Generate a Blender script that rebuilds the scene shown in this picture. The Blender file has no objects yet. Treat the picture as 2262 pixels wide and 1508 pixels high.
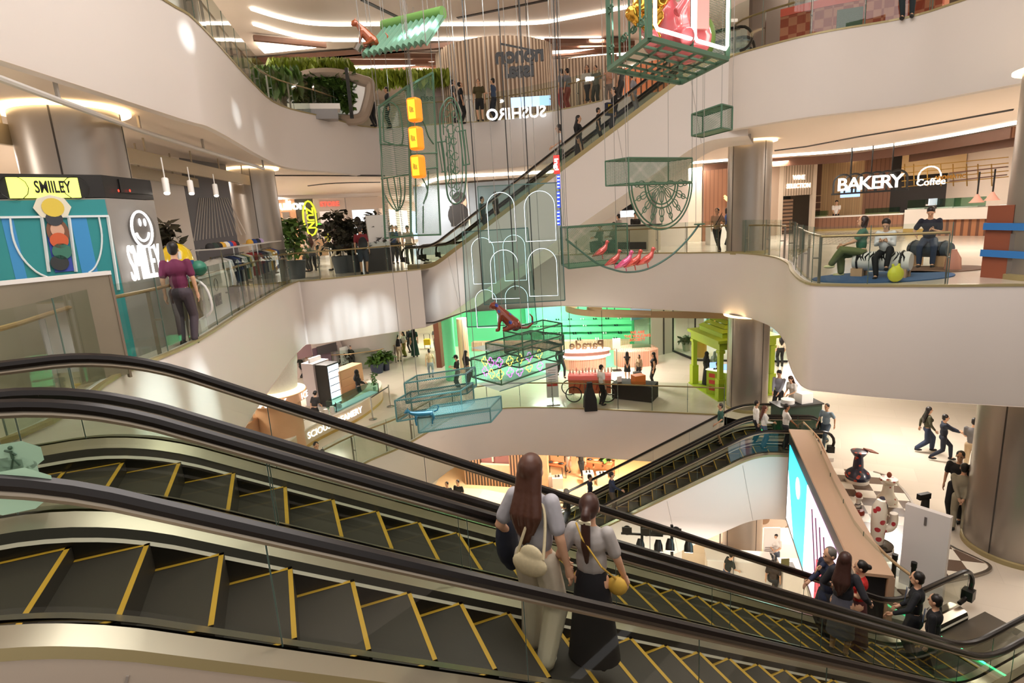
import bpy, bmesh, math, random
from mathutils import Vector, Matrix
from mathutils.geometry import tessellate_polygon
random.seed(7)
S = bpy.context.scene
COL = S.collection
# ------------------------------------------------------------------ camera
W, H = 2262, 1508
PITCH, ROLL, FPX = math.radians(0), 0, 0
_d = (1490-W/2, 6600-H/2); _D = math.hypot(*_d)
ROLL = math.atan2(_d[0], _d[1]); _hd = (H/2-482)*math.cos(ROLL)
FPX = math.sqrt(_hd*_D); PITCH = math.atan2(_hd, FPX)
EYE = Vector((0, 0, 1.8))
_fw = Vector((0, math.cos(PITCH), -math.sin(PITCH)))
_dn = Vector((0, -math.sin(PITCH), -math.cos(PITCH))); _rt = Vector((1, 0, 0))
CX = math.cos(ROLL)*_rt+math.sin(ROLL)*_dn
CY = -math.sin(ROLL)*_rt+math.cos(ROLL)*_dn
cd = bpy.data.cameras.new('camera'); cam = bpy.data.objects.new('camera', cd); COL.objects.link(cam)
cd.sensor_width = 36; cd.lens = FPX/W*36; cd.clip_start = .05; cd.clip_end = 400
m = Matrix.Identity(4)
for i in range(3):
    m[i][0] = CX[i]; m[i][1] = -CY[i]; m[i][2] = -_fw[i]; m[i][3] = EYE[i]
cam.matrix_world = m; S.camera = cam
S.view_settings.view_transform = 'Standard'; S.view_settings.look = 'None'
S.view_settings.exposure = 0.22; S.view_settings.gamma = 1
# ------------------------------------------------------------------ world and lamps
wd = bpy.data.worlds.new('world'); S.world = wd; wd.use_nodes = True
wd.node_tree.nodes['Background'].inputs[0].default_value = (1.0, .93, .88, 1)
wd.node_tree.nodes['Background'].inputs[1].default_value = .75
S.cycles.max_bounces = 7; S.cycles.diffuse_bounces = 3; S.cycles.glossy_bounces = 3
S.cycles.transmission_bounces = 6; S.cycles.transparent_max_bounces = 24
S.cycles.caustics_reflective = False; S.cycles.caustics_refractive = False
L0, L1, L2, L3, CT = -12.0, -6.0, 0.0, 6.0, 10.3
WARM = (1, .91, .82); COOL = (.75, .9, 1)
def lamp(kind, loc, power, color=WARM, size=.5, to=None, spot=None, blend=.4, size_y=None):
    l = bpy.data.lights.new('ceiling_or_fill_lamp', kind); l.energy = power; l.color = color
    if kind == 'AREA':
        l.shape = 'DISK'; l.size = size
        if size_y: l.shape = 'RECTANGLE'; l.size_y = size_y
    else: l.shadow_soft_size = size
    if kind == 'SPOT': l.spot_size = spot; l.spot_blend = blend
    o = bpy.data.objects.new('ceiling_or_fill_lamp', l); COL.objects.link(o); o.location = loc
    if to is not None: o.rotation_euler = (Vector(to)-Vector(loc)).to_track_quat('-Z', 'Y').to_euler()
    return o
# broad area lamp under the closed ceiling, as skylight over the void, and the rows of downlights of every level
lamp('AREA', (1.5, 6, CT-.1), 1500, (1, .94, .9), 9, size_y=12)
for x, y in ((-12, 6), (-13, 14), (-13, 22), (-12, 30), (-4, 32), (4, 30), (12, 26), (15, 18), (16, 10)):
    lamp('AREA', (x, y, 3.93), 330, WARM, 1.2)
for x, y in ((-11, 10), (-12, 18), (-9, 26), (-2, 29), (5, 27), (12, 24), (12, 17), (13, 11), (-2, 36)):
    lamp('AREA', (x, y, -2.4), 210 if x > 11 else 260, WARM, 1.2)
for x, y in ((-9, 24), (-2, 27), (5, 26), (11, 22), (13, 16), (3, 33), (0, 18), (5, 14)):
    lamp('AREA', (x, y, -8.2), 340, WARM, 1.2)
for x, y in ((-11, 22), (-4, 33), (5, 31), (12, 24), (15, 14), (-12, 14)):
    lamp('AREA', (x, y, CT-.15), 330, WARM, 1.2)
# ------------------------------------------------------------------ measuring: a photo pixel on a known plane -> world point
def ray(px, py): return CX*((px-W/2)/FPX)+CY*((py-H/2)/FPX)+_fw
def G(px, py, z):
    v = ray(px, py); t = (z-EYE.z)/v.z; return EYE+v*t
def G2(px, py, z): p = G(px, py, z); return (p.x, p.y)
def HZ(foot, z, px, py):                    # height of the pixel (px,py) above a foot point on plane z
    p = foot if isinstance(foot, Vector) else G(foot[0], foot[1], z); v = ray(px, py)
    t = math.hypot(p.x, p.y)/math.hypot(v.x, v.y); return (EYE+v*t).z
def AT(px, py, dist):                       # point at horizontal distance
    v = ray(px, py); return EYE+v*(dist/math.hypot(v.x, v.y))
for sx, sy, ds in ((760, 718, 22), (828, 722, 22.5), (700, 752, 21), (430, 800, 9.5), (468, 900, 11), (612, 740, 15), (452, 80, 13.2), (489, 262, 17), (552, 300, 19.5), (1015, 590, 21.5)):
    q_ = AT(sx, sy, ds); lamp('SPOT', (1.5+sx*.001, 9, 9.6 if sy > 400 else 4.5), 13000 if sy > 400 else 3500, (.82, .95, 1), .06, to=tuple(q_), spot=math.radians(6.5 if sy > 400 else 4.5), blend=1)
# ------------------------------------------------------------------ materials
MATS = {}
def lin(h):
    h = h.lstrip('#'); c = [int(h[i:i+2], 16)/255 for i in (0, 2, 4)]
    return tuple((x/12.92 if x <= .04045 else ((x+.055)/1.055)**2.4) for x in c)
def mat(name, hexc='#cccccc', rough=.5, metal=0, emit=0, alpha=1, spec=.5, noise=0, nscale=8, bump=0, coat=0):
    if name in MATS: return MATS[name]
    mt = bpy.data.materials.new(name); mt.use_nodes = True; nt = mt.node_tree
    b = nt.nodes['Principled BSDF']; c = lin(hexc)
    b.inputs['Base Color'].default_value = (*c, 1); b.inputs['Roughness'].default_value = rough
    b.inputs['Metallic'].default_value = metal; b.inputs['Specular IOR Level'].default_value = spec
    if coat: b.inputs['Coat Weight'].default_value = coat
    if emit:
        b.inputs['Emission Color'].default_value = (*c, 1); b.inputs['Emission Strength'].default_value = emit
    if alpha < 1: b.inputs['Alpha'].default_value = alpha
    if noise or bump:
        tc = nt.nodes.new('ShaderNodeTexCoord'); n = nt.nodes.new('ShaderNodeTexNoise')
        n.inputs['Scale'].default_value = nscale; n.inputs['Detail'].default_value = 4
        nt.links.new(tc.outputs['Object'], n.inputs['Vector'])
        if noise:
            mx = nt.nodes.new('ShaderNodeMix'); mx.data_type = 'RGBA'
            mx.inputs['A'].default_value = (*[x*(1-noise) for x in c], 1); mx.inputs['B'].default_value = (*[min(1, x*(1+noise)) for x in c], 1)
            nt.links.new(n.outputs['Fac'], mx.inputs['Factor']); nt.links.new(mx.outputs['Result'], b.inputs['Base Color'])
        if bump:
            bp = nt.nodes.new('ShaderNodeBump'); bp.inputs['Strength'].default_value = bump
            nt.links.new(n.outputs['Fac'], bp.inputs['Height']); nt.links.new(bp.outputs['Normal'], b.inputs['Normal'])
    MATS[name] = mt; return mt
def glass(name, hexc='#dfeee6', tr=.9, rough=.02):
    if name in MATS: return MATS[name]
    mt = bpy.data.materials.new(name); mt.use_nodes = True; nt = mt.node_tree; nt.nodes.clear()
    o = nt.nodes.new('ShaderNodeOutputMaterial'); t = nt.nodes.new('ShaderNodeBsdfTransparent'); g = nt.nodes.new('ShaderNodeBsdfGlossy')
    t.inputs[0].default_value = (*lin(hexc), 1); g.inputs['Roughness'].default_value = rough
    f = nt.nodes.new('ShaderNodeLayerWeight'); f.inputs[0].default_value = .5; mx = nt.nodes.new('ShaderNodeMixShader')
    pw = nt.nodes.new('ShaderNodeMath'); pw.operation = 'POWER'; pw.inputs[1].default_value = 4.5; nt.links.new(f.outputs['Facing'], pw.inputs[0])
    mth = nt.nodes.new('ShaderNodeMath'); mth.operation = 'MULTIPLY_ADD'; mth.inputs[1].default_value = .9; mth.inputs[2].default_value = .035
    nt.links.new(pw.outputs[0], mth.inputs[0]); nt.links.new(mth.outputs[0], mx.inputs[0])
    nt.links.new(t.outputs[0], mx.inputs[1]); nt.links.new(g.outputs[0], mx.inputs[2]); nt.links.new(mx.outputs[0], o.inputs[0])
    MATS[name] = mt; return mt
def tiles(name, h1, h2, hm, sx, sy, rough=.3, mortar=.012, kind='brick', rot=0, mix=.0):
    if name in MATS: return MATS[name]
    mt = mat(name, h1, rough); nt = mt.node_tree; b = nt.nodes['Principled BSDF']
    tc = nt.nodes.new('ShaderNodeTexCoord'); mp = nt.nodes.new('ShaderNodeMapping'); mp.inputs['Rotation'].default_value = (0, 0, rot)
    nt.links.new(tc.outputs['Object'], mp.inputs[0])
    if kind == 'brick':
        t = nt.nodes.new('ShaderNodeTexBrick'); t.inputs['Color1'].default_value = (*lin(h1), 1); t.inputs['Color2'].default_value = (*lin(h2), 1)
        t.inputs['Mortar'].default_value = (*lin(hm), 1); t.inputs['Scale'].default_value = 1; t.inputs['Mortar Size'].default_value = mortar
        t.inputs['Brick Width'].default_value = sx; t.inputs['Row Height'].default_value = sy
    elif kind == 'check':
        t = nt.nodes.new('ShaderNodeTexChecker'); t.inputs['Color1'].default_value = (*lin(h1), 1); t.inputs['Color2'].default_value = (*lin(h2), 1)
        t.inputs['Scale'].default_value = 1/sx
    nt.links.new(mp.outputs[0], t.inputs['Vector']); nt.links.new(t.outputs['Color'], b.inputs['Base Color'])
    return mt
def stripes(name, h1, h2, period, duty=.5, axis=0, rough=.5, emit=0):
    if name in MATS: return MATS[name]
    mt = mat(name, h1, rough); nt = mt.node_tree; b = nt.nodes['Principled BSDF']
    tc = nt.nodes.new('ShaderNodeTexCoord'); sp = nt.nodes.new('ShaderNodeSeparateXYZ'); nt.links.new(tc.outputs['Object'], sp.inputs[0])
    m1 = nt.nodes.new('ShaderNodeMath'); m1.operation = 'DIVIDE'; m1.inputs[1].default_value = period; nt.links.new(sp.outputs[axis], m1.inputs[0])
    m2 = nt.nodes.new('ShaderNodeMath'); m2.operation = 'FRACT'; nt.links.new(m1.outputs[0], m2.inputs[0])
    m3 = nt.nodes.new('ShaderNodeMath'); m3.operation = 'LESS_THAN'; m3.inputs[1].default_value = duty; nt.links.new(m2.outputs[0], m3.inputs[0])
    mx = nt.nodes.new('ShaderNodeMix'); mx.data_type = 'RGBA'; mx.inputs['A'].default_value = (*lin(h2), 1); mx.inputs['B'].default_value = (*lin(h1), 1)
    nt.links.new(m3.outputs[0], mx.inputs['Factor']); nt.links.new(mx.outputs['Result'], b.inputs['Base Color'])
    if emit: nt.links.new(mx.outputs['Result'], b.inputs['Emission Color']); b.inputs['Emission Strength'].default_value = emit
    return mt
PL = mat('white_plaster', '#ded6d0', .55, noise=.015, nscale=.6)
CEIL = mat('cream_ceiling', '#e6d8cb', .6)
STEEL = mat('brushed_steel', '#a39c93', .28, 1, noise=.08, nscale=3)
COLM = mat('column_metal', '#8d8379', .32, .9, noise=.08, nscale=1.5)
SEAM = mat('dark_seam', '#3a342f', .6)
GLS = glass('clear_glass', '#e2ebe4'); GLG = glass('green_glass', '#bcd9ca'); GLE = mat('glass_edge', '#54695f', .2)
GLH = glass('escalator_glass', '#e0e6dc')
RUB = mat('black_rubber', '#130d0b', .3, spec=.45)
BRASS = mat('champagne_rail', '#a98c63', .35, .5)
BLK = mat('black_plastic', '#131313', .4); WHT = mat('white_paint', '#efece8', .45)
DKG = mat('dark_grey', '#2c2b2a', .5); GOLD = mat('champagne_trim', '#a2946a', .4, .3)
LITE = mat('light_strip', '#fff3e2', .5, emit=7); LITEC = mat('cool_light_strip', '#f4faff', .5, emit=6)
WOODF = mat('light_wood', '#c9a27c', .5, noise=.12, nscale=5)
# ------------------------------------------------------------------ mesh helper
class M:
    def __init__(s): s.v = []; s.f = []; s.mi = []; s.cur = 0
    def add(s, vs, fs):
        n = len(s.v); s.v += [tuple(v) for v in vs]; s.f += [tuple(i+n for i in f) for f in fs]; s.mi += [s.cur]*len(fs); return s
    def quad(s, a, b, c, d): return s.add([a, b, c, d], [(0, 1, 2, 3)])
    def box(s, x0, y0, z0, x1, y1, z1):
        return s.add([(x0, y0, z0), (x1, y0, z0), (x1, y1, z0), (x0, y1, z0), (x0, y0, z1), (x1, y0, z1), (x1, y1, z1), (x0, y1, z1)],
                     [(3, 2, 1, 0), (4, 5, 6, 7), (0, 1, 5, 4), (1, 2, 6, 5), (2, 3, 7, 6), (3, 0, 4, 7)])
    def obox(s, c, half, rz=0, R=None):
        R = R or Matrix.Rotation(rz, 3, 'Z'); c = Vector(c); vs = []
        for k in range(8):
            vs.append(c+R @ Vector(((-1, 1)[k & 1]*half[0], (-1, 1)[k >> 1 & 1]*half[1], (-1, 1)[k >> 2]*half[2])))
        return s.add(vs, [(0, 2, 3, 1), (4, 5, 7, 6), (0, 1, 5, 4), (2, 6, 7, 3), (0, 4, 6, 2), (1, 3, 7, 5)])
    def bar(s, a, b, w, h=None, up=(0, 0, 1)):
        h = h or w; a = Vector(a); b = Vector(b); d = b-a
        if d.length < 1e-6: return s
        d.normalize(); u = Vector(up)
        if abs(d.dot(u)) > .97: u = Vector((0, 1, 0))
        x = d.cross(u).normalized(); y = x.cross(d).normalized(); vs = []
        for p in (a, b):
            for i, j in ((-1, -1), (1, -1), (1, 1), (-1, 1)): vs.append(p+x*(i*w/2)+y*(j*h/2))
        return s.add(vs, [(3, 2, 1, 0), (4, 5, 6, 7), (0, 1, 5, 4), (1, 2, 6, 5), (2, 3, 7, 6), (3, 0, 4, 7)])
    def prism(s, poly, z0, z1, top=True, bot=True):
        n = len(poly); vs = [(p[0], p[1], z0) for p in poly]+[(p[0], p[1], z1) for p in poly]
        fs = [(i, (i+1) % n, n+(i+1) % n, n+i) for i in range(n)]
        if top: fs.append(tuple(range(n, 2*n)))
        if bot: fs.append(tuple(range(n-1, -1, -1)))
        return s.add(vs, fs)
    def tube(s, pts, r, n=8, closed=False, cap=True):
        pts = [Vector(p) for p in pts]; k = len(pts); rs = r if isinstance(r, (list, tuple)) else [r]*k
        vs = []; fs = []; prev = None
        for i, p in enumerate(pts):
            a = pts[i-1] if (i or closed) else p; b = pts[(i+1) % k] if (i < k-1 or closed) else p
            d = (b-a); d = d.normalized() if d.length > 1e-9 else Vector((0, 0, 1))
            if prev is None: u = Vector((0, 0, 1)) if abs(d.z) < .9 else Vector((1, 0, 0))
            else: u = prev
            x = d.cross(u)
            x = x.normalized() if x.length > 1e-6 else d.orthogonal().normalized()
            u = x.cross(d).normalized(); prev = u
            for j in range(n):
                t = 2*math.pi*j/n; vs.append(p+(x*math.cos(t)+u*math.sin(t))*rs[i])
        for i in range(k if closed else k-1):
            for j in range(n): fs.append((i*n+j, i*n+(j+1) % n, ((i+1) % k)*n+(j+1) % n, ((i+1) % k)*n+j))
        if cap and not closed: fs += [tuple(range(n-1, -1, -1)), tuple((k-1)*n+j for j in range(n))]
        return s.add(vs, fs)
    def lathe(s, prof, c=(0, 0, 0), n=24, sx=1, sy=1, rot=None):
        vs = []; k = len(prof); c = Vector(c)
        for r, z in prof:
            for j in range(n):
                t = 2*math.pi*j/n; p = Vector((r*math.cos(t)*sx, r*math.sin(t)*sy, z))
                vs.append(c+(rot @ p if rot else p))
        fs = [(i*n+j, i*n+(j+1) % n, (i+1)*n+(j+1) % n, (i+1)*n+j) for i in range(k-1) for j in range(n)]
        fs += [tuple(range(n-1, -1, -1)), tuple((k-1)*n+j for j in range(n))]
        return s.add(vs, fs)
    def ball(s, c, r, sx=1, sy=1, sz=1, n=12, rot=None):
        return s.lathe([(r*math.sin(math.pi*i/(n//2+2))*1 if 0 < i < n//2+2 else r*.02, -r*math.cos(math.pi*i/(n//2+2))*sz) for i in range(n//2+3)], c, n, sx, sy, rot)
    def strip(s, pts, z0, z1, th=0):          # vertical wall along a polyline
        n = len(pts); vs = [(p[0], p[1], z0) for p in pts]+[(p[0], p[1], z1) for p in pts]
        return s.add(vs, [(i, i+1, n+i+1, n+i) for i in range(n-1)])
    def sweep(s, pts, prof, n2d=None):        # profile (offset to the left normal, dz) along polyline of 3d points
        k = len(pts); q = len(prof); vs = []
        for i, p in enumerate(pts):
            a = Vector(pts[max(0, i-1)]); b = Vector(pts[min(k-1, i+1)]); d = (b-a); d.z = 0; d.normalize(); nn = Vector((-d.y, d.x, 0))
            for o, dz in prof: vs.append(Vector(p)+nn*o+Vector((0, 0, dz)))
        fs = [(i*q+j, (i+1)*q+j, (i+1)*q+(j+1) % q, i*q+(j+1) % q) for i in range(k-1) for j in range(q)]
        fs += [tuple(range(q-1, -1, -1)), tuple((k-1)*q+j for j in range(q))]
        return s.add(vs, fs)
    def build(s, name, m, parent=None, smooth=False, loc=None, rz=0):
        me = bpy.data.meshes.new(name); me.from_pydata(s.v, [], s.f)
        ms = m if isinstance(m, (list, tuple)) else [m]
        for q in ms: me.materials.append(q)
        if len(ms) > 1: me.polygons.foreach_set('material_index', s.mi)
        me.update()
        bm = bmesh.new(); bm.from_mesh(me); bmesh.ops.recalc_face_normals(bm, faces=bm.faces); bm.to_mesh(me); bm.free()
        if smooth:
            me.polygons.foreach_set('use_smooth', [True]*len(me.polygons))
            try: me.set_sharp_from_angle(angle=math.radians(40))
            except Exception: pass
        o = bpy.data.objects.new(name, me); COL.objects.link(o)
        if parent: o.parent = parent
        if loc is not None: o.location = loc
        if rz: o.rotation_euler.z = rz
        return o
def tag(o, label=None, cat=None, group=None, kind=None):
    if label: o['label'] = label
    if cat: o['category'] = cat
    if group: o['group'] = group
    if kind: o['kind'] = kind
    return o
def thing(name, label, cat, loc=(0, 0, 0), rz=0, group=None):
    o = bpy.data.objects.new(name, None); COL.objects.link(o); o.location = loc; o.rotation_euler.z = rz; o.empty_display_size = .1
    return tag(o, label, cat, group)
def struct(name, mh, m, smooth=False): return tag(mh.build(name, m, smooth=smooth), kind='structure')
def smooth2(pts, n=4, closed=False):          # catmull-rom through the points
    out = []; k = len(pts); P = [Vector(p) for p in pts]
    for i in range(k if closed else k-1):
        p0 = P[i-1] if (i or closed) else P[0]; p1 = P[i]; p2 = P[(i+1) % k]; p3 = P[(i+2) % k] if (closed or i+2 < k) else P[-1]
        for j in range(n):
            t = j/n; out.append(.5*((2*p1)+(p2-p0)*t+(2*p0-5*p1+4*p2-p3)*t*t+(-p0+3*p1-3*p2+p3)*t**3))
    if not closed: out.append(P[-1])
    return out
_TMP = bpy.data.scenes.new('modelling')
def evaluated(o):                             # mesh of an object with its modifiers, made in a side scene so the big scene is not re-evaluated
    _TMP.collection.objects.link(o); vl = _TMP.view_layers[0]; vl.update(); dg = vl.depsgraph
    return bpy.data.meshes.new_from_object(o.evaluated_get(dg))
def fit(o, w, h):                             # scale lettering to a width and height in metres
    v = [p.co for p in o.data.vertices]; x = max(p.x for p in v)-min(p.x for p in v); y = max(p.y for p in v)-min(p.y for p in v)
    o.data.transform(Matrix.Diagonal((w/x, h/y, 1, 1))); return o
def text(body, m, size, depth, parent, name='lettering', mtx=None, bold=0, align='CENTER', mirror=False, sp=1):
    c = bpy.data.curves.new(name, 'FONT'); c.body = body; c.size = size; c.extrude = depth; c.align_x = align; c.align_y = 'CENTER'
    c.offset = bold; c.space_character = sp; c.resolution_u = 3
    o = bpy.data.objects.new(name, c); me = evaluated(o); bpy.data.objects.remove(o)
    if mirror: me.transform(Matrix.Scale(-1, 4, (1, 0, 0)))
    me.materials.clear(); me.materials.append(m); me.name = name
    o = bpy.data.objects.new(name, me); COL.objects.link(o)
    if parent: o.parent = parent
    if mtx is not None: o.matrix_local = mtx
    return o
def face_mtx(p, nrm, up=(0, 0, 1), roll=0):   # matrix putting local XY into the plane with normal nrm
    z = Vector(nrm).normalized(); x = Vector(up).cross(z).normalized(); y = z.cross(x)
    mm = Matrix.Identity(4)
    for i in range(3): mm[i][0] = x[i]; mm[i][1] = y[i]; mm[i][2] = z[i]; mm[i][3] = p[i]
    return mm @ Matrix.Rotation(roll, 4, 'Z')
# ------------------------------------------------------------------ outlines of the void at every level
e23d = Vector((math.cos(math.radians(154)), math.sin(math.radians(154)), 0)); e23n = Vector((-e23d.y, e23d.x, 0))*-1   # n away
e23P = G(1597, 135, L3)
V3L = [(-5.9, -4)]+[(-5.85, 6)]+[G2(x, y, L3) for x, y in ((350, 0), (440, 60), (560, 190), (620, 237), (720, 262), (830, 285), (1000, 275), (1100, 268), (1235, 246), (1330, 226))]
V3L = [tuple(p[:2]) for p in smooth2([(*p, 0) for p in V3L], 4)]
q = e23P+e23n*2.75
V3M = [(6.5, 22.3), (q.x, q.y), (e23P.x, e23P.y)]
V3R = [G2(x, y, L3) for x, y in ((1600, 139), (1640, 121), (1800, 80), (2000, 45), (2148, 0))]+[(12.2, 11), (12.5, 6), (12.5, -4)]
V3R = [tuple(p[:2]) for p in smooth2([(*p, 0) for p in V3R], 5)]
V3 = V3L+V3M+V3R
V2L = [(-5.0, 4.4)]+[G2(x, y, L2) for x, y in ((117, 944), (270, 835), (438, 760), (560, 680), (650, 628), (700, 622), (930, 598))]
V2L = [tuple(p[:2]) for p in smooth2([(*p, 0) for p in V2L], 4)]
e = e23P+e23d*11.2; e_ = e+e23n*2.75
V2M = [(e_.x, e_.y)]
V2R = [G2(x, y, L2) for x, y in ((1240, 566), (1400, 563), (1500, 562), (1620, 562), (1700, 570), (1738, 585), (1748, 605), (1780, 631), (1850, 636), (2050, 638), (2262, 637))]+[(12.5, 8.7), (15, 6), (16, .7)]
V2R = [tuple(p[:2]) for p in smooth2([(*p, 0) for p in V2R], 4)]
U = Vector((.92738, .37412, 0)); WV = Vector((-.37412, .92738, 0))
def UW(u, w, z=0): p = U*u+WV*w; return Vector((p.x, p.y, z))
V2N = [tuple(UW(-2.9, 2.75)[:2])]
V2 = V2L+V2M+V2R+[(1.6, .7), tuple(UW(-.3, 1.1)[:2]), tuple(UW(-2.9, 1.6)[:2])]+V2N+[tuple(UW(-2.9, 5.9)[:2])]
V1L = [(-14, 4), (-10, 9), (-7.6, 13.2)]+[G2(x, y, L1) for x, y in ((780, 1040), (900, 985), (1000, 925), (1060, 911), (1150, 903), (1300, 906), (1450, 913), (1600, 920))]
V1L = [tuple(p[:2]) for p in smooth2([(*p, 0) for p in V1L], 4)]
E01D = Vector((-.978, .208, 0)); E01N = Vector((.208, .978, 0))
def E01(s, w, z=0): p = E01D*(-3.78+s)+E01N*w; return Vector((p.x, p.y, z))
V1M = [tuple(E01(-1.1, 20.5)[:2]), tuple(E01(-1.1, 17.6)[:2])]
V1R = [(8.0, 15.0), (7.0, 12.4), (6.35, 10.4), (6.3, 9.6), tuple(UW(9.9, 5.9)[:2]), tuple(UW(9.9, 2.7)[:2]), (14, 6), (14, 2), (-14, 2)]
V1 = V1L+V1M+V1R
def slab(name, outer, hole, z, m):
    pl = [[Vector((*p, 0)) for p in outer], [Vector((*p, 0)) for p in reversed(hole)]]
    tris = tessellate_polygon(pl); pts = [p for l in pl for p in l]
    mh = M(); mh.add([(p.x, p.y, z) for p in pts], tris); return struct(name, mh, m)
OUT = [(-22, -4.5), (24, -4.5), (24, 44), (-22, 44)]
FL2 = tiles('pale_stone_tiles', '#ded3c3', '#d6cbbb', '#cbbfae', 1.8, .9, .16, .003, rot=.5)
FL3 = mat('upper_floor_stone', '#d9cfc2', .2)
FL0 = tiles('ground_stone', '#dccbb7', '#cfbca6', '#bba890', 2.2, 1.1, .2, .004, rot=.25)
slab('floor', OUT, V3, L3, FL3)
slab('floor', OUT, V2, L2, FL2)
slab('floor', [(-22, 1), (24, 1), (24, 44), (-22, 44)], [p for p in V1 if True], L1, FL2)
struct('floor', M().box(-22, -4, L0-.2, 24, 44, L0), FL0)
# ceilings under each slab: same outline, following the fascia foot
def ceil(z, hole): return slab('ceiling', OUT, hole, z, CEIL)
def offs(pts, d):
    out = []; n = len(pts)
    for i in range(n):
        a = Vector(pts[max(0, i-1)]); b = Vector(pts[min(n-1, i+1)]); t = (b-a)
        t = t.normalized() if t.length > 1e-9 else Vector((1, 0)); nn = Vector((-t.y, t.x)); p = Vector(pts[i])+nn*d; out.append((p.x, p.y))
    return out
ceil(4.0, V3); ceil(-2.25, V2); slab('ceiling', [(-22, 1), (24, 1), (24, 44), (-22, 44)], V1, -8.05, CEIL)
struct('ceiling', M().box(-22, -4.5, CT, 24, 44, CT+.2), CEIL)
# fascias with a slim cap trim
FPROF = lambda h: [(0, .06), (.16, .06), (.16, -h+.02), (.10, -h-.03), (0.02, -h), (0, -h+.06)]
def fascia(name, pts, z, h): return struct(name, M().sweep([(p[0], p[1], z) for p in pts], FPROF(h)), PL, smooth=True)
fascia('wall_left', V3L, L3, 2.0); fascia('wall_centre', V3M[:2], L3, 2.0); fascia('wall_right', V3R, L3, 2.0)
fascia('wall_back', [V3L[-1], V3M[0]], L3, 2.0)
fascia('wall_left', [tuple(UW(-2.9, 5.9)[:2])]+V2L, L2, 2.25)
fascia('wall_back', [(-2.0, 26.0)]+V2R, L2, 2.25)
fascia('wall_back', V1L, L1, 2.05)
fascia('wall_right', [V1M[1]]+V1R[:5], L1, 2.05)
for pts, z, nm in ((V2L, L2, 'trim_1'), (V2R, L2, 'trim_2'), (V1L, L1, 'trim_3'), (V3R, L3, 'trim_4'), (V3L, L3, 'trim_5')):
    struct(nm, M().sweep([(p[0], p[1], z) for p in pts], [(-.02, .04), (.06, .04), (.06, .085), (-.02, .085)]), GOLD)
# outer enclosing walls far behind the shops
WALLM = mat('shop_back_wall', '#d9cbbd', .6)
for z0_, z1_, xs in ((L0, L2-.01, ((-22, 24),)), (L2, L3-.01, ((-22, -9.3), (-5.2, 24))), (L3, CT, ((-22, 24),))):
    for xa, xb in xs: struct('wall_far', M().box(xa, 43.8, z0_, xb, 44, z1_), WALLM)
struct('wall_unseen_south', M().box(-22, -4.5, L0, 24, -4.3, L2), mat('shade_wall', '#8f8378', .7))  # unseen wall added behind the camera to keep the bright world out of reflections
struct('wall_west', M().box(-22, -4.5, L0, -21.8, 44, CT), WALLM)
struct('wall_east', M().box(23.8, -4.5, L0, 24, 44, CT), WALLM)
# ------------------------------------------------------------------ columns
def column(x, y, z0, z1, r, label, ring=True):
    t = thing('column', label, 'column', (x, y, z0))
    h = z1-z0
    M().lathe([(r, 0), (r, h)], n=48).build('shaft', STEEL2, t, True)
    s = M()
    for k in range(4):
        a = .35+k*math.pi/2; s.obox((math.cos(a)*r, math.sin(a)*r, h/2), (.006, .012, h/2-.02), a)
    s.build('panel_seam', SEAM, t)
    M().lathe([(r+.04, 0), (r+.04, .1), (r+.01, .12)], n=48).build('base_ring', GOLD, t, True)
    if ring: M().lathe([(r+.05, h-.06), (r+.16, h-.06), (r+.16, h-.02), (r+.05, h-.02)], n=48).build('cove_light', mat('amber_cove', '#ffd9a0', .5, emit=5), t)
    return t
STEEL2 = mat('column_steel', '#a19a92', .34, .8, noise=.05, nscale=1.2)
column(-7.2, 10.2, L2, 4.0, .77, 'wide grey metal column rising behind the yellow sign of the left kiosk')
column(-8.6, 20.5, L2, 4.0, .75, 'grey metal column behind the clothes racks on the left of the middle floor')
column(9.05, 21.6, L2, 4.0, .75, 'grey metal column on the middle floor between timber wall and wine shop')
column(9.05, 21.3, L1, -2.25, .75, 'grey metal column beside the lime green pavilion')
column(8.85, 20.9, L0, -8.05, .75, 'brown lit metal column on the lowest floor behind the reception desk')
column(10.9, 11.3, L1, -2.25, .95, 'wide metal column at the right edge next to the chess board')
column(10.9, 11.3, L2, 4.0, .85, 'wide metal column behind the brown queue booth at the right edge')
column(10.4, 20.2, L3, CT, .75, 'pale metal column on the top floor beside the orange patterned bench')
column(-7.8, 15.2, L3, CT, .7, 'grey metal column at the top left behind the curved glass balustrade')
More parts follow.
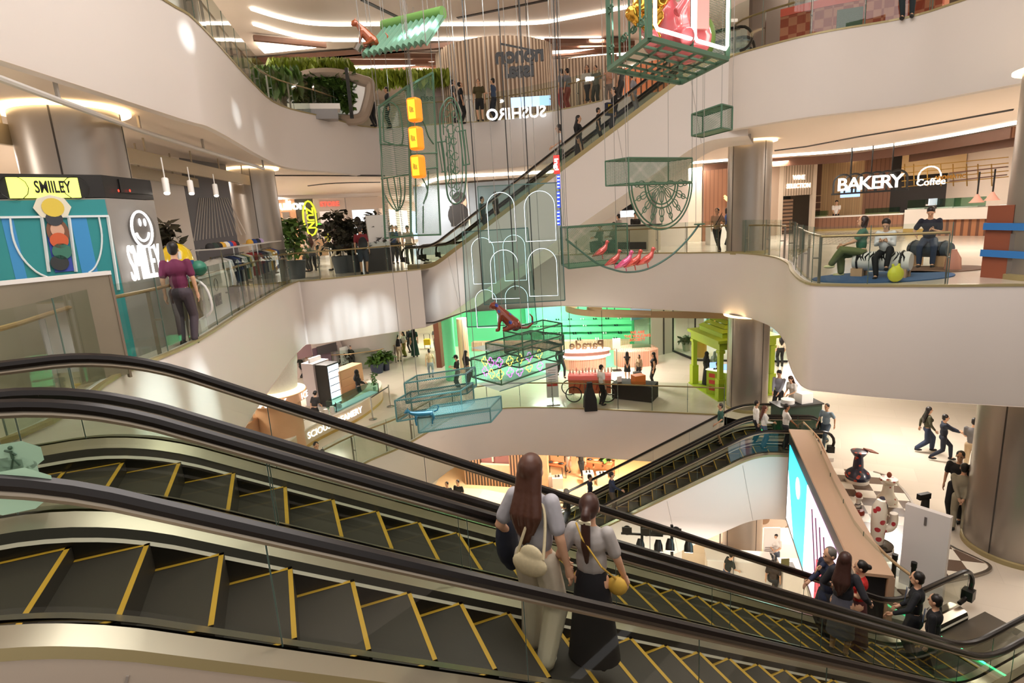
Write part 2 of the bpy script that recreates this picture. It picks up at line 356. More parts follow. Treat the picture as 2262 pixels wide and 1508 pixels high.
# ------------------------------------------------------------------ glass balustrades
def balustrade(pts, z, label, off=.12, h=1.12, step=1.3, clip=True, rail=BRASS, glassm=GLS, high=0, group=None):
    """pts run along the edge; the void lies to the right of the direction, glass on the edge, post and rail inside"""
    t = thing('glass_balustrade', label, 'balustrade', (pts[0][0], pts[0][1], z), 0, group); o = Vector((pts[0][0], pts[0][1], z))
    L = [0]
    for a, b in zip(pts, pts[1:]): L.append(L[-1]+(Vector(b[:2])-Vector(a[:2])).length)
    def pt(s):
        for i in range(len(pts)-1):
            if s <= L[i+1] or i == len(pts)-2:
                f = (s-L[i])/max(1e-6, L[i+1]-L[i]); a = Vector(pts[i][:2]); b = Vector(pts[i+1][:2]); d = (b-a).normalized(); nn = Vector((-d.y, d.x))
                return a.lerp(b, f), nn
    n = max(1, round(L[-1]/step)); w = L[-1]/n
    def P(s, of, dz): p, nn = pt(s); q = p+nn*of; return Vector((q.x, q.y, z+dz))-o
    for i in range(n):
        gm = M(); s0 = i*w+.012; s1 = (i+1)*w-.012; ks = [s0+(s1-s0)*k/3 for k in range(4)]
        vs = [P(k, off, .03) for k in ks]+[P(k, off, h+.12+high) for k in ks]
        gm.add(vs, [(k, k+1, k+5, k+4) for k in range(3)]); gm.build('glass_pane', glassm, t)
    for i in range(n+1):
        s = i*w; M().bar(P(s, off, .03), P(s, off, h+.12+high), .012).build('glass_edge', GLE, t)
    for i in range(n+1):
        s = min(L[-1]-.01, i*w+.001); pm = M(); a = P(s, off+.14, 0); b = P(s, off+.14, h-.1)
        _, nn = pt(s); ang = math.atan2(nn.y, nn.x)
        pm.obox((a+b)/2, (.03, .008, (h-.1)/2), ang); pm.bar(P(s, off, h*.52), P(s, off+.14, h*.52), .03); pm.build('post', mat('post_steel', '#8f8b83', .3, .9), t)
    M().tube([P(L[-1]*k/(n*3), off+.17, h-.08) for k in range(n*3+1)], .028, 8).build('handrail', rail, t, True)
    return t
balustrade(V2L[3:], L2, 'glass balustrade curving along the middle floor in front of the left kiosk')
i0 = 0
balustrade(V2R[1:18], L2, 'glass balustrade of the middle floor in front of the man with a shoulder strap')
balustrade(V2R[19:38], L2, 'glass balustrade round the rounded corner with seated people behind')
balustrade(V1L[11:], L1, 'glass balustrade of the shopping floor below the cart and green pavilion')
balustrade([G2(x, y, L1+1) for x, y in ((1762, 935), (1795, 970), (1840, 1080), (1890, 1180), (1950, 1245), (2010, 1290))], L1, 'glass balustrade with wooden rail beside the chess board', off=0, rail=WOODF)
balustrade(V3L[6:], L3, 'glass balustrade along the top floor at the back and left', high=0)
balustrade(V3R[1:], L3, 'glass balustrade of the top floor in front of the orange bench', high=.2)
# ------------------------------------------------------------------ escalators
TREAD = mat('step_metal', '#36322c', .5, .25); YEL = mat('yellow_line', '#b58f2a', .5); SKIRT = mat('dark_skirt', '#3b3833', .35, .7)
DECK = mat('deck_steel', '#bab2a4', .28, .9, noise=.05, nscale=2)
def escalator(name_label, P, ws, z0, z1, ta, tb, out_near=True, clad=1.5, cladm=PL, steps=True, group=None, cap=(), bot_ext=.3, seg=1.25, ctop=.12):
    """P(s,w,z) maps along/across; the knee of the handrail line is s=0, drop runs at 30 deg to the bottom knee; ws = (near, far) handrail offsets"""
    D = z0-z1; Lr = D/math.tan(math.radians(30)); R = 1.6
    def zl(s, h):                       # height profile with rounded knees
        e_ = .9
        def raw(s): return z0-min(max(s, 0), Lr)*math.tan(math.radians(30))
        k = 9; return h+sum(raw(s+(j/(k-1)-.5)*.9) for j in range(k))/k
    N = 26; SS = sorted([-ta+i*(ta+Lr+tb)/40 for i in range(41)]+[-.6+i*.13 for i in range(10)]+[Lr-.6+i*.13 for i in range(10)])
    org = P(0, ws[0], z1); t = thing('escalator', name_label, 'escalator', org, 0, group)
    def Q(s, w, z): return P(s, w, z)-org
    mid = (ws[0]+ws[1])/2; sg = 1 if ws[1] > ws[0] else -1
    for w, sd in ((ws[0], -1), (ws[1], 1)):
        sd *= sg
        r = .33; pts = []
        for i in range(9): a = math.pi*(i/8); pts.append(Q(-ta-math.sin(a)*r, w, z0+.9-r-math.cos(a)*r))
        pts += [Q(s, w, zl(s, .9)) for s in SS]
        pts[:9] = pts[:9]
        lo = [Q(Lr+tb+math.sin(math.pi*i/8)*r, w, z1+.9-r+math.cos(math.pi*i/8)*r) for i in range(1, 9)]
        hr_ = M().tube(pts+lo, .042, 8).build('handrail', RUB, t, True)
        M().tube([p-Vector((0, 0, .055)) for p in pts[9:]], .024, 6).build('handrail_guide', mat('guide_steel', '#a59b8b', .3, .9), hr_, True)
        k = 0; s = -ta-.2; npan = int((ta+Lr+tb+.4)/seg)
        for i in range(npan):
            a = s+i*(ta+Lr+tb+.4)/npan+.008; b = s+(i+1)*(ta+Lr+tb+.4)/npan-.008; kk = [a+(b-a)*j/5 for j in range(6)]
            g = M().add([Q(x, w, zl(x, .2)) for x in kk]+[Q(x, w, zl(x, .83)) for x in kk], [(j, j+1, j+7, j+6) for j in range(5)])
            gp = g.build('glass_pane', GLH, t)
            M().bar(Q(b+.008, w, zl(b+.008, .2)), Q(b+.008, w, zl(b+.008, .83)), .007).build('glass_joint', GLE, gp)
        def band(wa, ha, wb, hb, nm, mt_):
            X = [-ta-.1]+SS[1:]; mh = M(); vs = []
            for x in X: vs += [Q(x, wa, zl(x, ha)), Q(x, wb, zl(x, hb))]
            mh.add(vs, [(2*j, 2*j+1, 2*j+3, 2*j+2) for j in range(len(X)-1)]); return mh.build(nm, mt_, t, True)
        band(w+sd*.02, .2, w+sd*.15, .175, 'outer_deck', DECK)
        band(w-sd*.02, .2, w-sd*.14, .15, 'inner_deck', DECK)
        band(w-sd*.14, .15, w-sd*.165, .09, 'skirt', SKIRT)
        band(w-sd*.165, .09, w-sd*.185, .07, 'skirt_brush_strip', mat('white_strip', '#b9b3a4', .4))
        band(w-sd*.17, .07, w-sd*.172, -.4, 'lower_skirt', SKIRT)
        band(w+sd*.15, .175, w+sd*.165, ctop, 'gold_edge', GOLD)
    # truss cladding: outer side walls and soffit
    X = [-ta-bot_ext]+SS[1:-1]+[Lr+tb]; 
    for w, sd in ((ws[0]-sg*.16, -1), (ws[1]+sg*.16, 1)):
        mh = M(); vs = []
        for x in X: vs += [Q(x, w, zl(x, ctop)), Q(x, w, zl(x, -clad))]
        mh.add(vs, [(2*j, 2*j+1, 2*j+3, 2*j+2) for j in range(len(X)-1)]); mh.build('side_cladding', cladm, t, True)
        x = .4
        while x < Lr: M().bar(Q(x, w+.002*sd, zl(x, .04)), Q(x-.35 if True else x, w+.002*sd, zl(x-.35, -clad+.02)), .012).build('panel_joint', mat('panel_joint', '#a79f96', .6), t); x += 2.3
    mh = M(); vs = []
    for x in X: vs += [Q(x, ws[0]-sg*.16, zl(x, -clad)), Q(x, ws[1]+sg*.16, zl(x, -clad))]
    mh.add(vs, [(2*j, 2*j+1, 2*j+3, 2*j+2) for j in range(len(X)-1)]); mh.build('soffit', cladm, t, True)
    if steps:
        run = .405; rise = run*math.tan(math.radians(30)); n = int(Lr/run)+5; wa = ws[0]+sg*.175; wb = ws[1]-sg*.175
        proto = {}
        for i in range(n):
            s = -.9+i*run; zz = zl(s+run*.5, -.0); rs = max(0.005, zz-zl(s+run*1.5, 0))
            mh = M(); a, b, c, d = Q(s, wa, zz), Q(s, wb, zz), Q(s+run, wb, zz), Q(s+run, wa, zz); dn = Vector((0, 0, -rs-.03))
            mh.quad(a, b, c, d); mh.quad(d, c, c+dn, d+dn)
            mh.cur = 1; ee = Vector((0, 0, .003))
            def yl(p, q, r_, s_): mh.quad(p+ee, q+ee, r_+ee, s_+ee)
            A = (s+run-.03); yl(Q(A, wa, zz), Q(A, wb, zz), c, d)
            yl(a, Q(s, wa+sg*.03, zz), Q(s+run, wa+sg*.03, zz), d); yl(Q(s, wb-sg*.03, zz), b, c, Q(s+run, wb-sg*.03, zz))
            mh.build('step', [TREAD, YEL], t)
        mh = M().quad(Q(-ta-.2, wa, z0+.01), Q(-ta-.2, wb, z0+.01), Q(-.9, wb, z0+.0), Q(-.9, wa, z0+.0)); mh.build('comb_plate', mat('comb', '#6e685e', .35, .8), t)
        mh = M().quad(Q(Lr+.9, wa, z1+.01), Q(Lr+.9, wb, z1+.01), Q(Lr+tb+.5, wb, z1+.01), Q(Lr+tb+.5, wa, z1+.01)); mh.build('comb_plate', mat('comb', '#6e685e', .35, .8), t)
    for (s, w, z, up) in cap:
        mh = M(); mh.obox(Q(s, w, z), (.09, .09, .1), math.atan2(Q(1, 0, 0).y, Q(1, 0, 0).x)); mh.build('handrail_inlet', BLK, t)
    return t
PF = lambda s, w, z: UW(-1.297+s, w, z)
LrR = 6/math.tan(math.radians(30))
escalator('nearest escalator running down from left to right with two women riding it', PF, (3.03, 4.2), 0, L1, 1.6, 1.9, cladm=mat('cream_cladding', '#cdbfae', .4), clad=1.0, seg=1.3, cap=((LrR+2.15, 3.03, L1+.35, 0), (LrR+2.15, 4.2, L1+.35, 0)))
escalator('second escalator behind the nearest one, carrying the men in dark suits', PF, (4.48, 5.64), 0, L1, 1.6, 1.9, cladm=mat('cream_cladding', '#cdbfae', .4), clad=1.0, seg=1.3, cap=((LrR+2.15, 4.48, L1+.35, 0), (LrR+2.15, 5.64, L1+.35, 0)))
w23 = e23P.dot(e23n)
P23 = lambda s, w, z: Vector((0, 0, z))+e23d*(e23P.dot(e23d)+.55+s)+e23n*w
escalator('white clad escalator climbing from the middle floor to the top floor with people riding', P23, (w23+.16, w23+1.33), L3, L2, 1.0, 1.2, clad=2.2, ctop=.0, bot_ext=.3, cap=((LrR+1.45, w23+.16, .4, 0), (LrR+1.45, w23+1.33, .4, 0)))
escalator('escalator to the top floor just behind the front white clad one', P23, (w23+1.6, w23+2.77), L3, L2, 1.0, 1.2, clad=2.2, ctop=.0, bot_ext=.3, cap=((LrR+1.45, w23+1.6, .4, 0), (LrR+1.45, w23+2.77, .4, 0)))
BLUEW = PL
escalator('pale blue clad escalator from the lowest floor in front of the tall screen', E01, (17.85, 19.02), L1, L0, 1.9, 1.4, clad=2.0, cladm=BLUEW, cap=((-2.15, 17.85, L1+.35, 0), (-2.15, 19.02, L1+.35, 0)))
escalator('escalator from the lowest floor behind the pale blue clad one, with man in green', E01, (19.25, 20.42), L1, L0, 1.9, 1.4, clad=2.0, cladm=BLUEW, cap=((-2.15, 19.25, L1+.35, 0), (-2.15, 20.42, L1+.35, 0)))
# ------------------------------------------------------------------ people
SKIN = ['#d9a988', '#c98f6b', '#e3bda0', '#a8704c']
HAIRC = '#17110f'
def skm(h): return mat('skin_'+h[1:], h, .5)
def clm(h, r=.75): return mat('cloth_'+h[1:], h, r, noise=.06, nscale=20)
def remesh(mh, vox, name, m, parent, extra=None):
    me = bpy.data.meshes.new(name); me.from_pydata(mh.v, [], mh.f); bm = bmesh.new(); bm.from_mesh(me); bmesh.ops.recalc_face_normals(bm, faces=bm.faces); bm.to_mesh(me); bm.free()
    o = bpy.data.objects.new(name, me); md = o.modifiers.new('r', 'REMESH'); md.mode = 'VOXEL'; md.voxel_size = vox; md.use_smooth_shade = True
    sm = o.modifiers.new('s', 'SMOOTH'); sm.iterations = 3; sm.factor = .5
    n = evaluated(o); bpy.data.objects.remove(o)
    if extra and extra.v:
        bm = bmesh.new(); bm.from_mesh(n); vs = [bm.verts.new(v) for v in extra.v]
        for f in extra.f:
            try: bm.faces.new([vs[i] for i in f])
            except ValueError: pass
        bmesh.ops.recalc_face_normals(bm, faces=bm.faces); bm.to_mesh(n); bm.free()
    n.name = name; n.materials.clear(); n.materials.append(m); n.polygons.foreach_set('use_smooth', [True]*len(n.polygons))
    o = bpy.data.objects.new(name, n); COL.objects.link(o); o.parent = parent; return o
def ik(a, b, l1, l2, hint):
    a = Vector(a); b = Vector(b); d = b-a; L = min(d.length, l1+l2-.005); d.normalize(); b = a+d*L
    x = (l1*l1-l2*l2+L*L)/(2*L); h = math.sqrt(max(0, l1*l1-x*x)); hn = Vector(hint); hn = hn-d*hn.dot(d); hn.normalize()
    return a+d*x+hn*h, b
def limb(mh, pts, rs, fl=1, n=8):             # tapered limb with rounded ends, fl = front/back flattening
    pts = [Vector(p) for p in pts]; q = []; r = []
    for i in range(len(pts)-1):
        for j in range(3): t = j/3; q.append(pts[i].lerp(pts[i+1], t)); r.append(rs[i]*(1-t)+rs[i+1]*t)
    q.append(pts[-1]); r.append(rs[-1])
    mh.tube(q, r, n); mh.ball(pts[0], rs[0], n=8); mh.ball(pts[-1], rs[-1], n=8)
def person(label, foot, head=None, z=L1, hgt=None, face=180, lh=None, rh=None, lf=None, rf=None, pelvis=None, lean=0, hy=0, hp=0, top='#222222', sleeve='short', bot='#222222', bottom='pants',
           shoe='#222222', hair='short', hairc=HAIRC, skin=0, group=None, vox=.024, belly=0, female=False, base=None, collar=False, jacket=False, twist=0):
    b = base if base is not None else G(foot[0], foot[1], z)
    if hgt is None: hgt = (HZ(b, z, *head)-b.z) if head else 1.65
    k = hgt/1.7; az = math.atan2(-b.x, b.y)
    t = thing('person', label, 'person', b, az+math.radians(face), group); t.scale = (k, k, k)
    px, py, pz = pelvis or (0, 0, .93); sw = .155 if female else .18
    def T(x, y, zz):                              # torso point: z above pelvis, with lean
        f = zz/.5; return Vector((px+x, py+y+lean*f*abs(f)**.3, pz+zz-abs(lean)*.3*max(0, f)**2))
    ch = T(0, 0, .40); nk = T(0, .0, .55); tw = math.radians(twist)
    def sh(s): return T(s*sw*math.cos(tw), s*sw*math.sin(tw), .475)
    hz = nk+Vector((0, .02+lean*.12, .14)); Rh = Matrix.Rotation(math.radians(hy), 3, 'Z') @ Matrix.Rotation(math.radians(hp), 3, 'X')
    def Hd(x, y, zz): return hz+Rh @ Vector((x, y, zz))
    arms = []
    for s, tg in ((-1, lh), (1, rh)):
        tg = tg or (s*(sw+.07), .03, pz-.08); el, wr = ik(sh(s), tg, .28, .25, (s*.5, -1, -.15)); arms.append((s, sh(s), el, wr))
    legs = []
    for s, tg in ((-1, lf), (1, rf)):
        tg = tg or (s*.095, -.02, .08); hip = Vector((px+s*.09, py, pz-.03)); kn, an = ik(hip, tg, .43, .43, (s*.15, 1, .15)); legs.append((s, hip, kn, an))
    B = M(); X = M(); fb = .17 if female else .155
    B.ball(T(0, 0, 0), 1, .165 if female else .155, .11, .12, 10); B.ball(T(0, .01+belly*.3, .2), 1, .125 if female else .145, .095+belly, .18, 10)
    B.ball(T(0, 0, .38), 1, sw-.015, .11, .16, 10)
    if female: B.ball(T(-.07, .09, .34), .06); B.ball(T(.07, .09, .34), .06)
    limb(B, [T(0, -.01, .45), nk, hz+Vector((0, -.01, -.05))], [.075, .055, .055])
    B.ball(Hd(0, .0, .03), 1, .078, .095, .115, 12); B.ball(Hd(0, .03, -.06), 1, .058, .06, .06, 10)
    for s, a, el, wr in arms:
        limb(B, [a, el, wr], [.052, .042, .027]); d = (wr-el).normalized()
        side = d.cross(Vector((0, 0, 1))) if abs(d.z) < .9 else Vector((0, 1, 0)); side = side.normalized() if side.length else Vector((0, 1, 0)); side = Vector((0, 1, 0)) if abs(d.z) > .7 else Vector((s*.3, 0, 1)).normalized()
        side = (side-d*side.dot(d)).normalized(); nrm = d.cross(side)
        limb(B, [wr, wr+d*.075], [.03, .036])
        for j, (o, l) in enumerate(((-.027, .062), (-.009, .075), (.009, .07), (.026, .055))):
            p = wr+d*.09+side*o; c = nrm*(-s)*.0; cu = Vector((-s*.5, .2, -.1)) if abs(d.z) > .7 else Vector((0, .0, -.8))
            X.tube([p-d*.02, p+d*l*.5, p+d*l*.85+cu*.025, p+d*l*.95+cu*.05], [.0095, .009, .008, .007], 6)
        X.tube([wr+d*.03+side*.03, wr+d*.06+side*.052, wr+d*.095+side*.055], [.012, .011, .009], 6)
    for s, a, kn, an in legs: limb(B, [a, kn, kn.lerp(an, .4), an], [.085, .055, .052, .035]); limb(B, [an, an+Vector((s*.01, .1, -.04))], [.04, .03])
    X.ball(Hd(0, .096, -.005), .017, 1, 1.1, 1.5, 8); X.ball(Hd(-.08, -.005, .0), .024, .4, 1, 1.3, 8); X.ball(Hd(.08, -.005, .0), .024, .4, 1, 1.3, 8); X.ball(Hd(0, .085, -.052), .02, 1.2, .5, .35, 8)
    sk = SKIN[skin]; body_ = remesh(B, vox, 'body', skm(sk), t, X)
    for s in (-1, 1): M().ball(Hd(s*.03, .085, .018), .012, 1.3, .7, .8, 8).build('eye', BLK, body_)
    # top
    C = M(); ex = .018; topm = clm(top)
    if sleeve != 'off':
        C.ball(T(0, 0, .0), 1, .16, .118, .09, 10); C.ball(T(0, .01+belly*.3, .17), 1, .15, .12+belly, .2, 10); C.ball(T(0, 0, .38), 1, sw+.0, .128, .155, 10)
        if female: C.ball(T(-.07, .09, .34), .075); C.ball(T(.07, .09, .34), .075)
        if jacket: C.ball(T(0, 0, -.1), 1, .185, .145, .2, 10)
        limb(C, [T(0, 0, .42), T(0, -.01, .5)], [.1, .07])
        for s, a, el, wr in arms:
            if sleeve == 'long': limb(C, [a, el, el.lerp(wr, .92)], [.066, .055, .04])
            elif sleeve == 'short': limb(C, [a, a.lerp(el, .7)], [.068, .066])
            else: limb(C, [a*1, a.lerp(el, .12)], [.06, .06])
        remesh(C, vox, 'jacket' if jacket else 'shirt', topm, t)
        if collar: M().add([T(-.07, .1, .5), T(.07, .1, .5), T(0, .152, .3), T(0, .14, .47)], [(0, 3, 2), (3, 1, 2)]).build('white_collar', WHT, t); M().bar(T(0, .15, .48), T(0, .165, .2), .035, .012).build('tie', clm('#5a6a86'), t)
    if bottom in ('pants', 'shorts', 'wide'):
        C = M(); C.ball(T(0, 0, -.02), 1, .165, .122, .13, 10); wd_ = 1.55 if bottom == 'wide' else 1.15
        for s, a, kn, an in legs:
            if bottom == 'shorts': limb(C, [a, a.lerp(kn, .9)], [.1, .09])
            else: limb(C, [a, kn, an+Vector((0, 0, .03))], [.1, .068*wd_, .05*wd_])
        remesh(C, vox, 'shorts' if bottom == 'shorts' else 'trousers', clm(bot), t)
    else:
        ln = {'mini': .42, 'skirt': .55, 'long': .82, 'dress': .55}[bottom]; w2 = {'mini': .2, 'skirt': .2, 'long': .25, 'dress': .24}[bottom]
        prof = [(.02, .12), (.125, .1), (.15, .03), (.165, -.06), (.5*(.165+w2), -ln*.55), (w2, -ln), (w2-.01, -ln)]
        if pelvis: 
            C = M(); C.ball(T(0, 0, -.02), 1, .165, .122, .13, 10)
            for s, a, kn, an in legs: limb(C, [a, kn], [.1, .1])
            remesh(C, vox, 'skirt', clm(bot), t)
        else: M().lathe(prof, T(0, 0, 0), 18, 1, .78).build('skirt', clm(bot), t, True)
    for s, a, kn, an in legs:
        C = M(); C.ball(an+Vector((s*.008, .05, -.045)), 1, .045, .13, .042, 10); C.ball(an+Vector((0, -.02, -.02)), 1, .042, .055, .05, 8); C.build('shoe', clm(shoe, .5), t, True)
    hm = mat('hair_'+hairc[1:], hairc, .45)
    if hair == 'cap':
        C = M(); C.ball(Hd(0, -.008, .055), 1, .09, .108, .09, 12, Rh); C.obox(Hd(0, .12, .06), (.065, .05, .006), R=Rh); C.build('cap', clm(shoe if False else top), t, True)
    if hair == 'hijab':
        C = M(); C.ball(Hd(0, -.015, .03), 1, .1, .11, .135, 12); C.ball(nk+Vector((0, 0, .02)), 1, .12, .12, .12, 10); limb(C, [nk, T(0, -.03, .4)], [.13, .16]); remesh(C, vox, 'headscarf', clm(top), t)
    elif hair != 'bald':
        C = M(); C.ball(Hd(0, -.018, .055), 1, .09, .1, .095, 12, Rh); C.ball(Hd(0, -.045, .0), 1, .08, .07, .09, 10, Rh)
        if hair in ('long', 'pony', 'bob'): C.ball(Hd(0, -.03, .04), 1, .096, .1, .11, 12, Rh)
        if hair == 'long':
            for s_, e_ in ((-1, .25), (-.35, .17), (.35, .2), (1, .27)): limb(C, [Hd(s_*.045, -.05, .0), nk+Vector((s_*.06, -.07, 0)), T(s_*.085, -.125, .4), T(s_*.06, -.14, e_)], [.06, .052, .05, .018], n=8)
        if hair == 'bob': limb(C, [Hd(-.06, -.03, .02), Hd(-.07, -.02, -.09)], [.05, .045]); limb(C, [Hd(.06, -.03, .02), Hd(.07, -.02, -.09)], [.05, .045]); limb(C, [Hd(0, -.06, .02), Hd(0, -.07, -.1)], [.07, .06])
        if hair == 'pony': limb(C, [Hd(0, -.1, .05), Hd(0, -.16, .02), T(0, -.17, .42), T(0, -.15, .25)], [.035, .045, .045, .02])
        if hair == 'bun': C.ball(Hd(0, -.13, .04), .05)
        remesh(C, min(vox, .02), 'hair', hm, t)
    return t
def walk(st=.3, ph=1): return dict(lf=(-.09, ph*st*.8, .08), rf=(.09, -ph*st, .13), pelvis=(0, 0, .89), lh=(-.24, -ph*.15, .88), rh=(.24, ph*.17, .9))
PHONE = dict(rh=(.08, .30, 1.17), lh=(-.08, .28, 1.15), hp=-22)
def stand(**k): return k
SIT = lambda sh=.45: dict(pelvis=(0, 0, sh+.1), lf=(-.1, .42, .08), rf=(.1, .42, .08))
# ------------------------------------------------------------------ measuring on a vertical wall plane
class Wall:
    def __init__(s, A, B, z=0):
        s.A = Vector((A[0], A[1], z)); d = Vector((B[0]-A[0], B[1]-A[1], 0)); s.L = d.length; s.d = d.normalized(); s.n = Vector((s.d.y, -s.d.x, 0))
        if s.n.dot(EYE-s.A) < 0: s.n = -s.n
    def px(s, x, y, off=0):
        v = ray(x, y); a = s.A+s.n*off; t = (a-EYE).dot(s.n)/v.dot(s.n); return EYE+v*t
    def sz(s, x, y, off=0): p = s.px(x, y, off)-s.A; return p.dot(s.d), p.z+s.A.z
    def P(s, u, z, off=0): q = s.A+s.d*u+s.n*off; return Vector((q.x, q.y, z))
    def box(s, mh, u0, z0, u1, z1, off, th):
        a, b, c, e = s.P(u0, z0, off), s.P(u1, z0, off), s.P(u1, z1, off), s.P(u0, z1, off); k = -s.n*th
        return mh.add([a, b, c, e, a+k, b+k, c+k, e+k], [(0, 1, 2, 3), (7, 6, 5, 4), (0, 4, 5, 1), (1, 5, 6, 2), (2, 6, 7, 3), (3, 7, 4, 0)])
    def rect(s, mh, x0, y0, x1, y1, off=.05, th=.04):
        u0, z1 = s.sz(x0, y0, off); u1, z0 = s.sz(x1, y1, off); return s.box(mh, u0, z0, u1, z1, off, th)
    def mtx(s, x, y, off=.05): return face_mtx(s.px(x, y, off), s.n)
def Wd(x0, x1, dist0, dist1=None, y=500): 
    a = AT(x0, y, dist0); b = AT(x1, y, dist1 or dist0); return Wall((a.x, a.y), (b.x, b.y))
def mk(w, name, label, cat, m, x0, y0, x1, y1, off=.05, th=.04, parent=None, group=None):
    o = w.rect(M(), x0, y0, x1, y1, off, th).build(name, m, parent)
    return tag(o, label, cat, group) if not parent else o
BROWN = mat('walnut', '#6e4a38', .5, noise=.1, nscale=4)
FLUTE = mat('fluted_cream', '#dcc7b2', .5)
# ---- upper ceiling: strips, slots, leaf panels, beams
def strip(pts, z, w, m, label, cat='light strip', name='light_strip', closed=False, th=.04, group=None):
    P = smooth2([G(x, y, z) for x, y in pts], 5, closed); return tag(M().tube(P, w/2, 6, closed=closed).build(name, m), label, cat, group)
strip([(555, 18), (620, 38), (700, 52), (830, 53), (1000, 53), (1180, 50), (1260, 38), (1390, 14)], CT-.03, .16, LITE, 'long curved white light line nearest on the upper ceiling')
strip([(560, 52), (650, 78), (720, 87), (800, 88), (930, 86), (1200, 85), (1327, 83)], CT-.03, .16, LITE, 'second white light line behind it on the upper ceiling, straight to the right')
strip([(1370, 162), (1400, 146), (1480, 141), (1560, 141), (1620, 147), (1560, 168), (1440, 169), (1385, 168)], CT-.05, .22, LITE, 'closed white loop of light above the orange shop front', closed=True)
for a, b, l in (((800, 0), (895, 46), 'dark ceiling slot left of the twin spotlights'), ((1010, 40), (1210, 0), 'dark ceiling slot right of the twin spotlights')):
    tag(M().bar(G(*a, CT-.01), G(*b, CT-.01), .18, .03).build('ceiling_slot', BLK), l, 'ceiling slot')
leaf = lambda L: M().add([G(x, y, CT-.22) for x, y in L], [tuple(range(len(L)))])
for L, l in (([(570, 104), (722, 100), (690, 107), (585, 118)], 'long white leaf-shaped ceiling light at the far left'), ([(730, 154), (850, 141), (960, 136), (900, 147), (800, 153)], 'white leaf-shaped ceiling light above the hanging ferns'),
             ([(1170, 118), (1200, 112), (1320, 107), (1260, 117), (1190, 124)], 'white leaf-shaped ceiling light behind the black hanging letters'), ([(1240, 131), (1330, 117), (1395, 113), (1380, 122), (1300, 128)], 'white leaf-shaped ceiling light right of the other one')):
    tag(leaf(L).build('leaf_light', LITE), l, 'ceiling light')
for a, b, w in (((560, 84), (720, 100), .2), ((560, 136), (900, 108), .35), ((640, 128), (1000, 100), .3), ((700, 122), (1000, 125), .25), ((740, 138), (1000, 137), .25), ((1200, 93), (1370, 92), .45), ((1190, 106), (1400, 97), .35), ((1195, 122), (1400, 108), .3), ((1200, 138), (1380, 134), .5), ((740, 158), (1000, 150), .3)):
    tag(M().bar(G(*a, CT-.2), G(*b, CT-.2), w, .22).build('timber_ceiling_beam', BROWN), 'brown timber beam crossing the upper ceiling beyond the light lines', 'ceiling beam', 'brown timber beams on the upper ceiling')
def foliage(name, n, gen, m, parent=None, size=.12, seed=1, droop=0):
    r = random.Random(seed); mh = M()
    for i in range(n):
        p = Vector(gen(r)); a = r.uniform(0, 6.28); b = r.uniform(-1.2, .6) if not droop else r.uniform(-1.7, -1.1); s = size*r.uniform(.6, 1.4)
        d = Vector((math.cos(a)*math.cos(b), math.sin(a)*math.cos(b), math.sin(b))); w = d.cross(Vector((math.sin(a*3), .3, 1))).normalized()*s*.3
        mh.add([p, p+d*s*.5+w, p+d*s, p+d*s*.5-w], [(0, 1, 2, 3)])
    return mh.build(name, m, parent)
GR1 = mat('leaf_green', '#4d6b2a', .5, noise=.25, nscale=3); GR2 = mat('leaf_lime', '#86952f', .5, noise=.2, nscale=3); GR3 = mat('leaf_dark', '#2f3a24', .5, noise=.3, nscale=5)
def fern(x0, x1, y0, y1, dist, label, n, m, seed):
    def gen(r):
        x = r.uniform(x0, x1); p = AT(x, r.uniform(y0, y1), dist+r.uniform(0, 1.6)); return p
    tag(foliage('hanging_ferns', n, gen, m, None, .55, seed, 1), label, 'hanging plant')
fern(592, 770, 124, 152, 26, 'dense row of hanging green ferns under the brown beams at upper left', 1500, GR2, 3)
fern(760, 990, 148, 168, 29, 'row of hanging green ferns left of the fluted round wall', 1300, GR2, 4)
fern(560, 660, 140, 185, 24, 'darker hanging greenery behind the curved glass on the upper left', 500, GR1, 5)
t = thing('green_wall_arch', 'white curved frame round a leafy green wall on the top floor', 'planted wall', AT(715, 240, 26))
o0 = t.location.copy(); AW = Wd(600, 840, 26, 26, 240)
pts = smooth2([AW.px(x, y)-o0 for x, y in ((622, 215), (650, 185), (680, 166), (740, 163), (800, 178), (818, 188), (812, 230), (795, 262), (740, 262), (660, 245), (630, 235))], 4, True)
M().tube(pts, .22, 8, closed=True).build('arch_frame', mat('taupe_frame', '#a08f7f', .5), t, True)
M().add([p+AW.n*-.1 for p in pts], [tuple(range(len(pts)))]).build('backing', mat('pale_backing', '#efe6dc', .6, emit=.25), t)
foliage('leaves', 1800, lambda r: AW.px(r.uniform(655, 780), r.uniform(168, 238), .05)-o0, GR1, t, .28, 8)
t = thing('cafe_counter', 'white counter with dark glass front below the leafy wall on the top floor', 'counter', AT(705, 240, 24)); o0 = t.location.copy(); CW = Wd(630, 760, 24, 24, 240)
CW2 = M(); CW.rect(CW2, 634, 228, 752, 240, 0, .8); CW2.v = [tuple(Vector(v)-o0) for v in CW2.v]; CW2.build('counter_top', WHT, t)
c2 = M(); CW.rect(c2, 640, 240, 748, 262, -.02, .6); c2.v = [tuple(Vector(v)-o0) for v in c2.v]; c2.build('front', mat('smoked_front', '#6c635b', .2), t)
p_ = AT(765, 150, 24.5); q_ = AT(771, 262, 24.5)
tag(M().bar((p_.x, p_.y, p_.z), (p_.x, p_.y, L3), .12).build('black_post', BLK), 'slim black post standing before the hanging ferns', 'post')
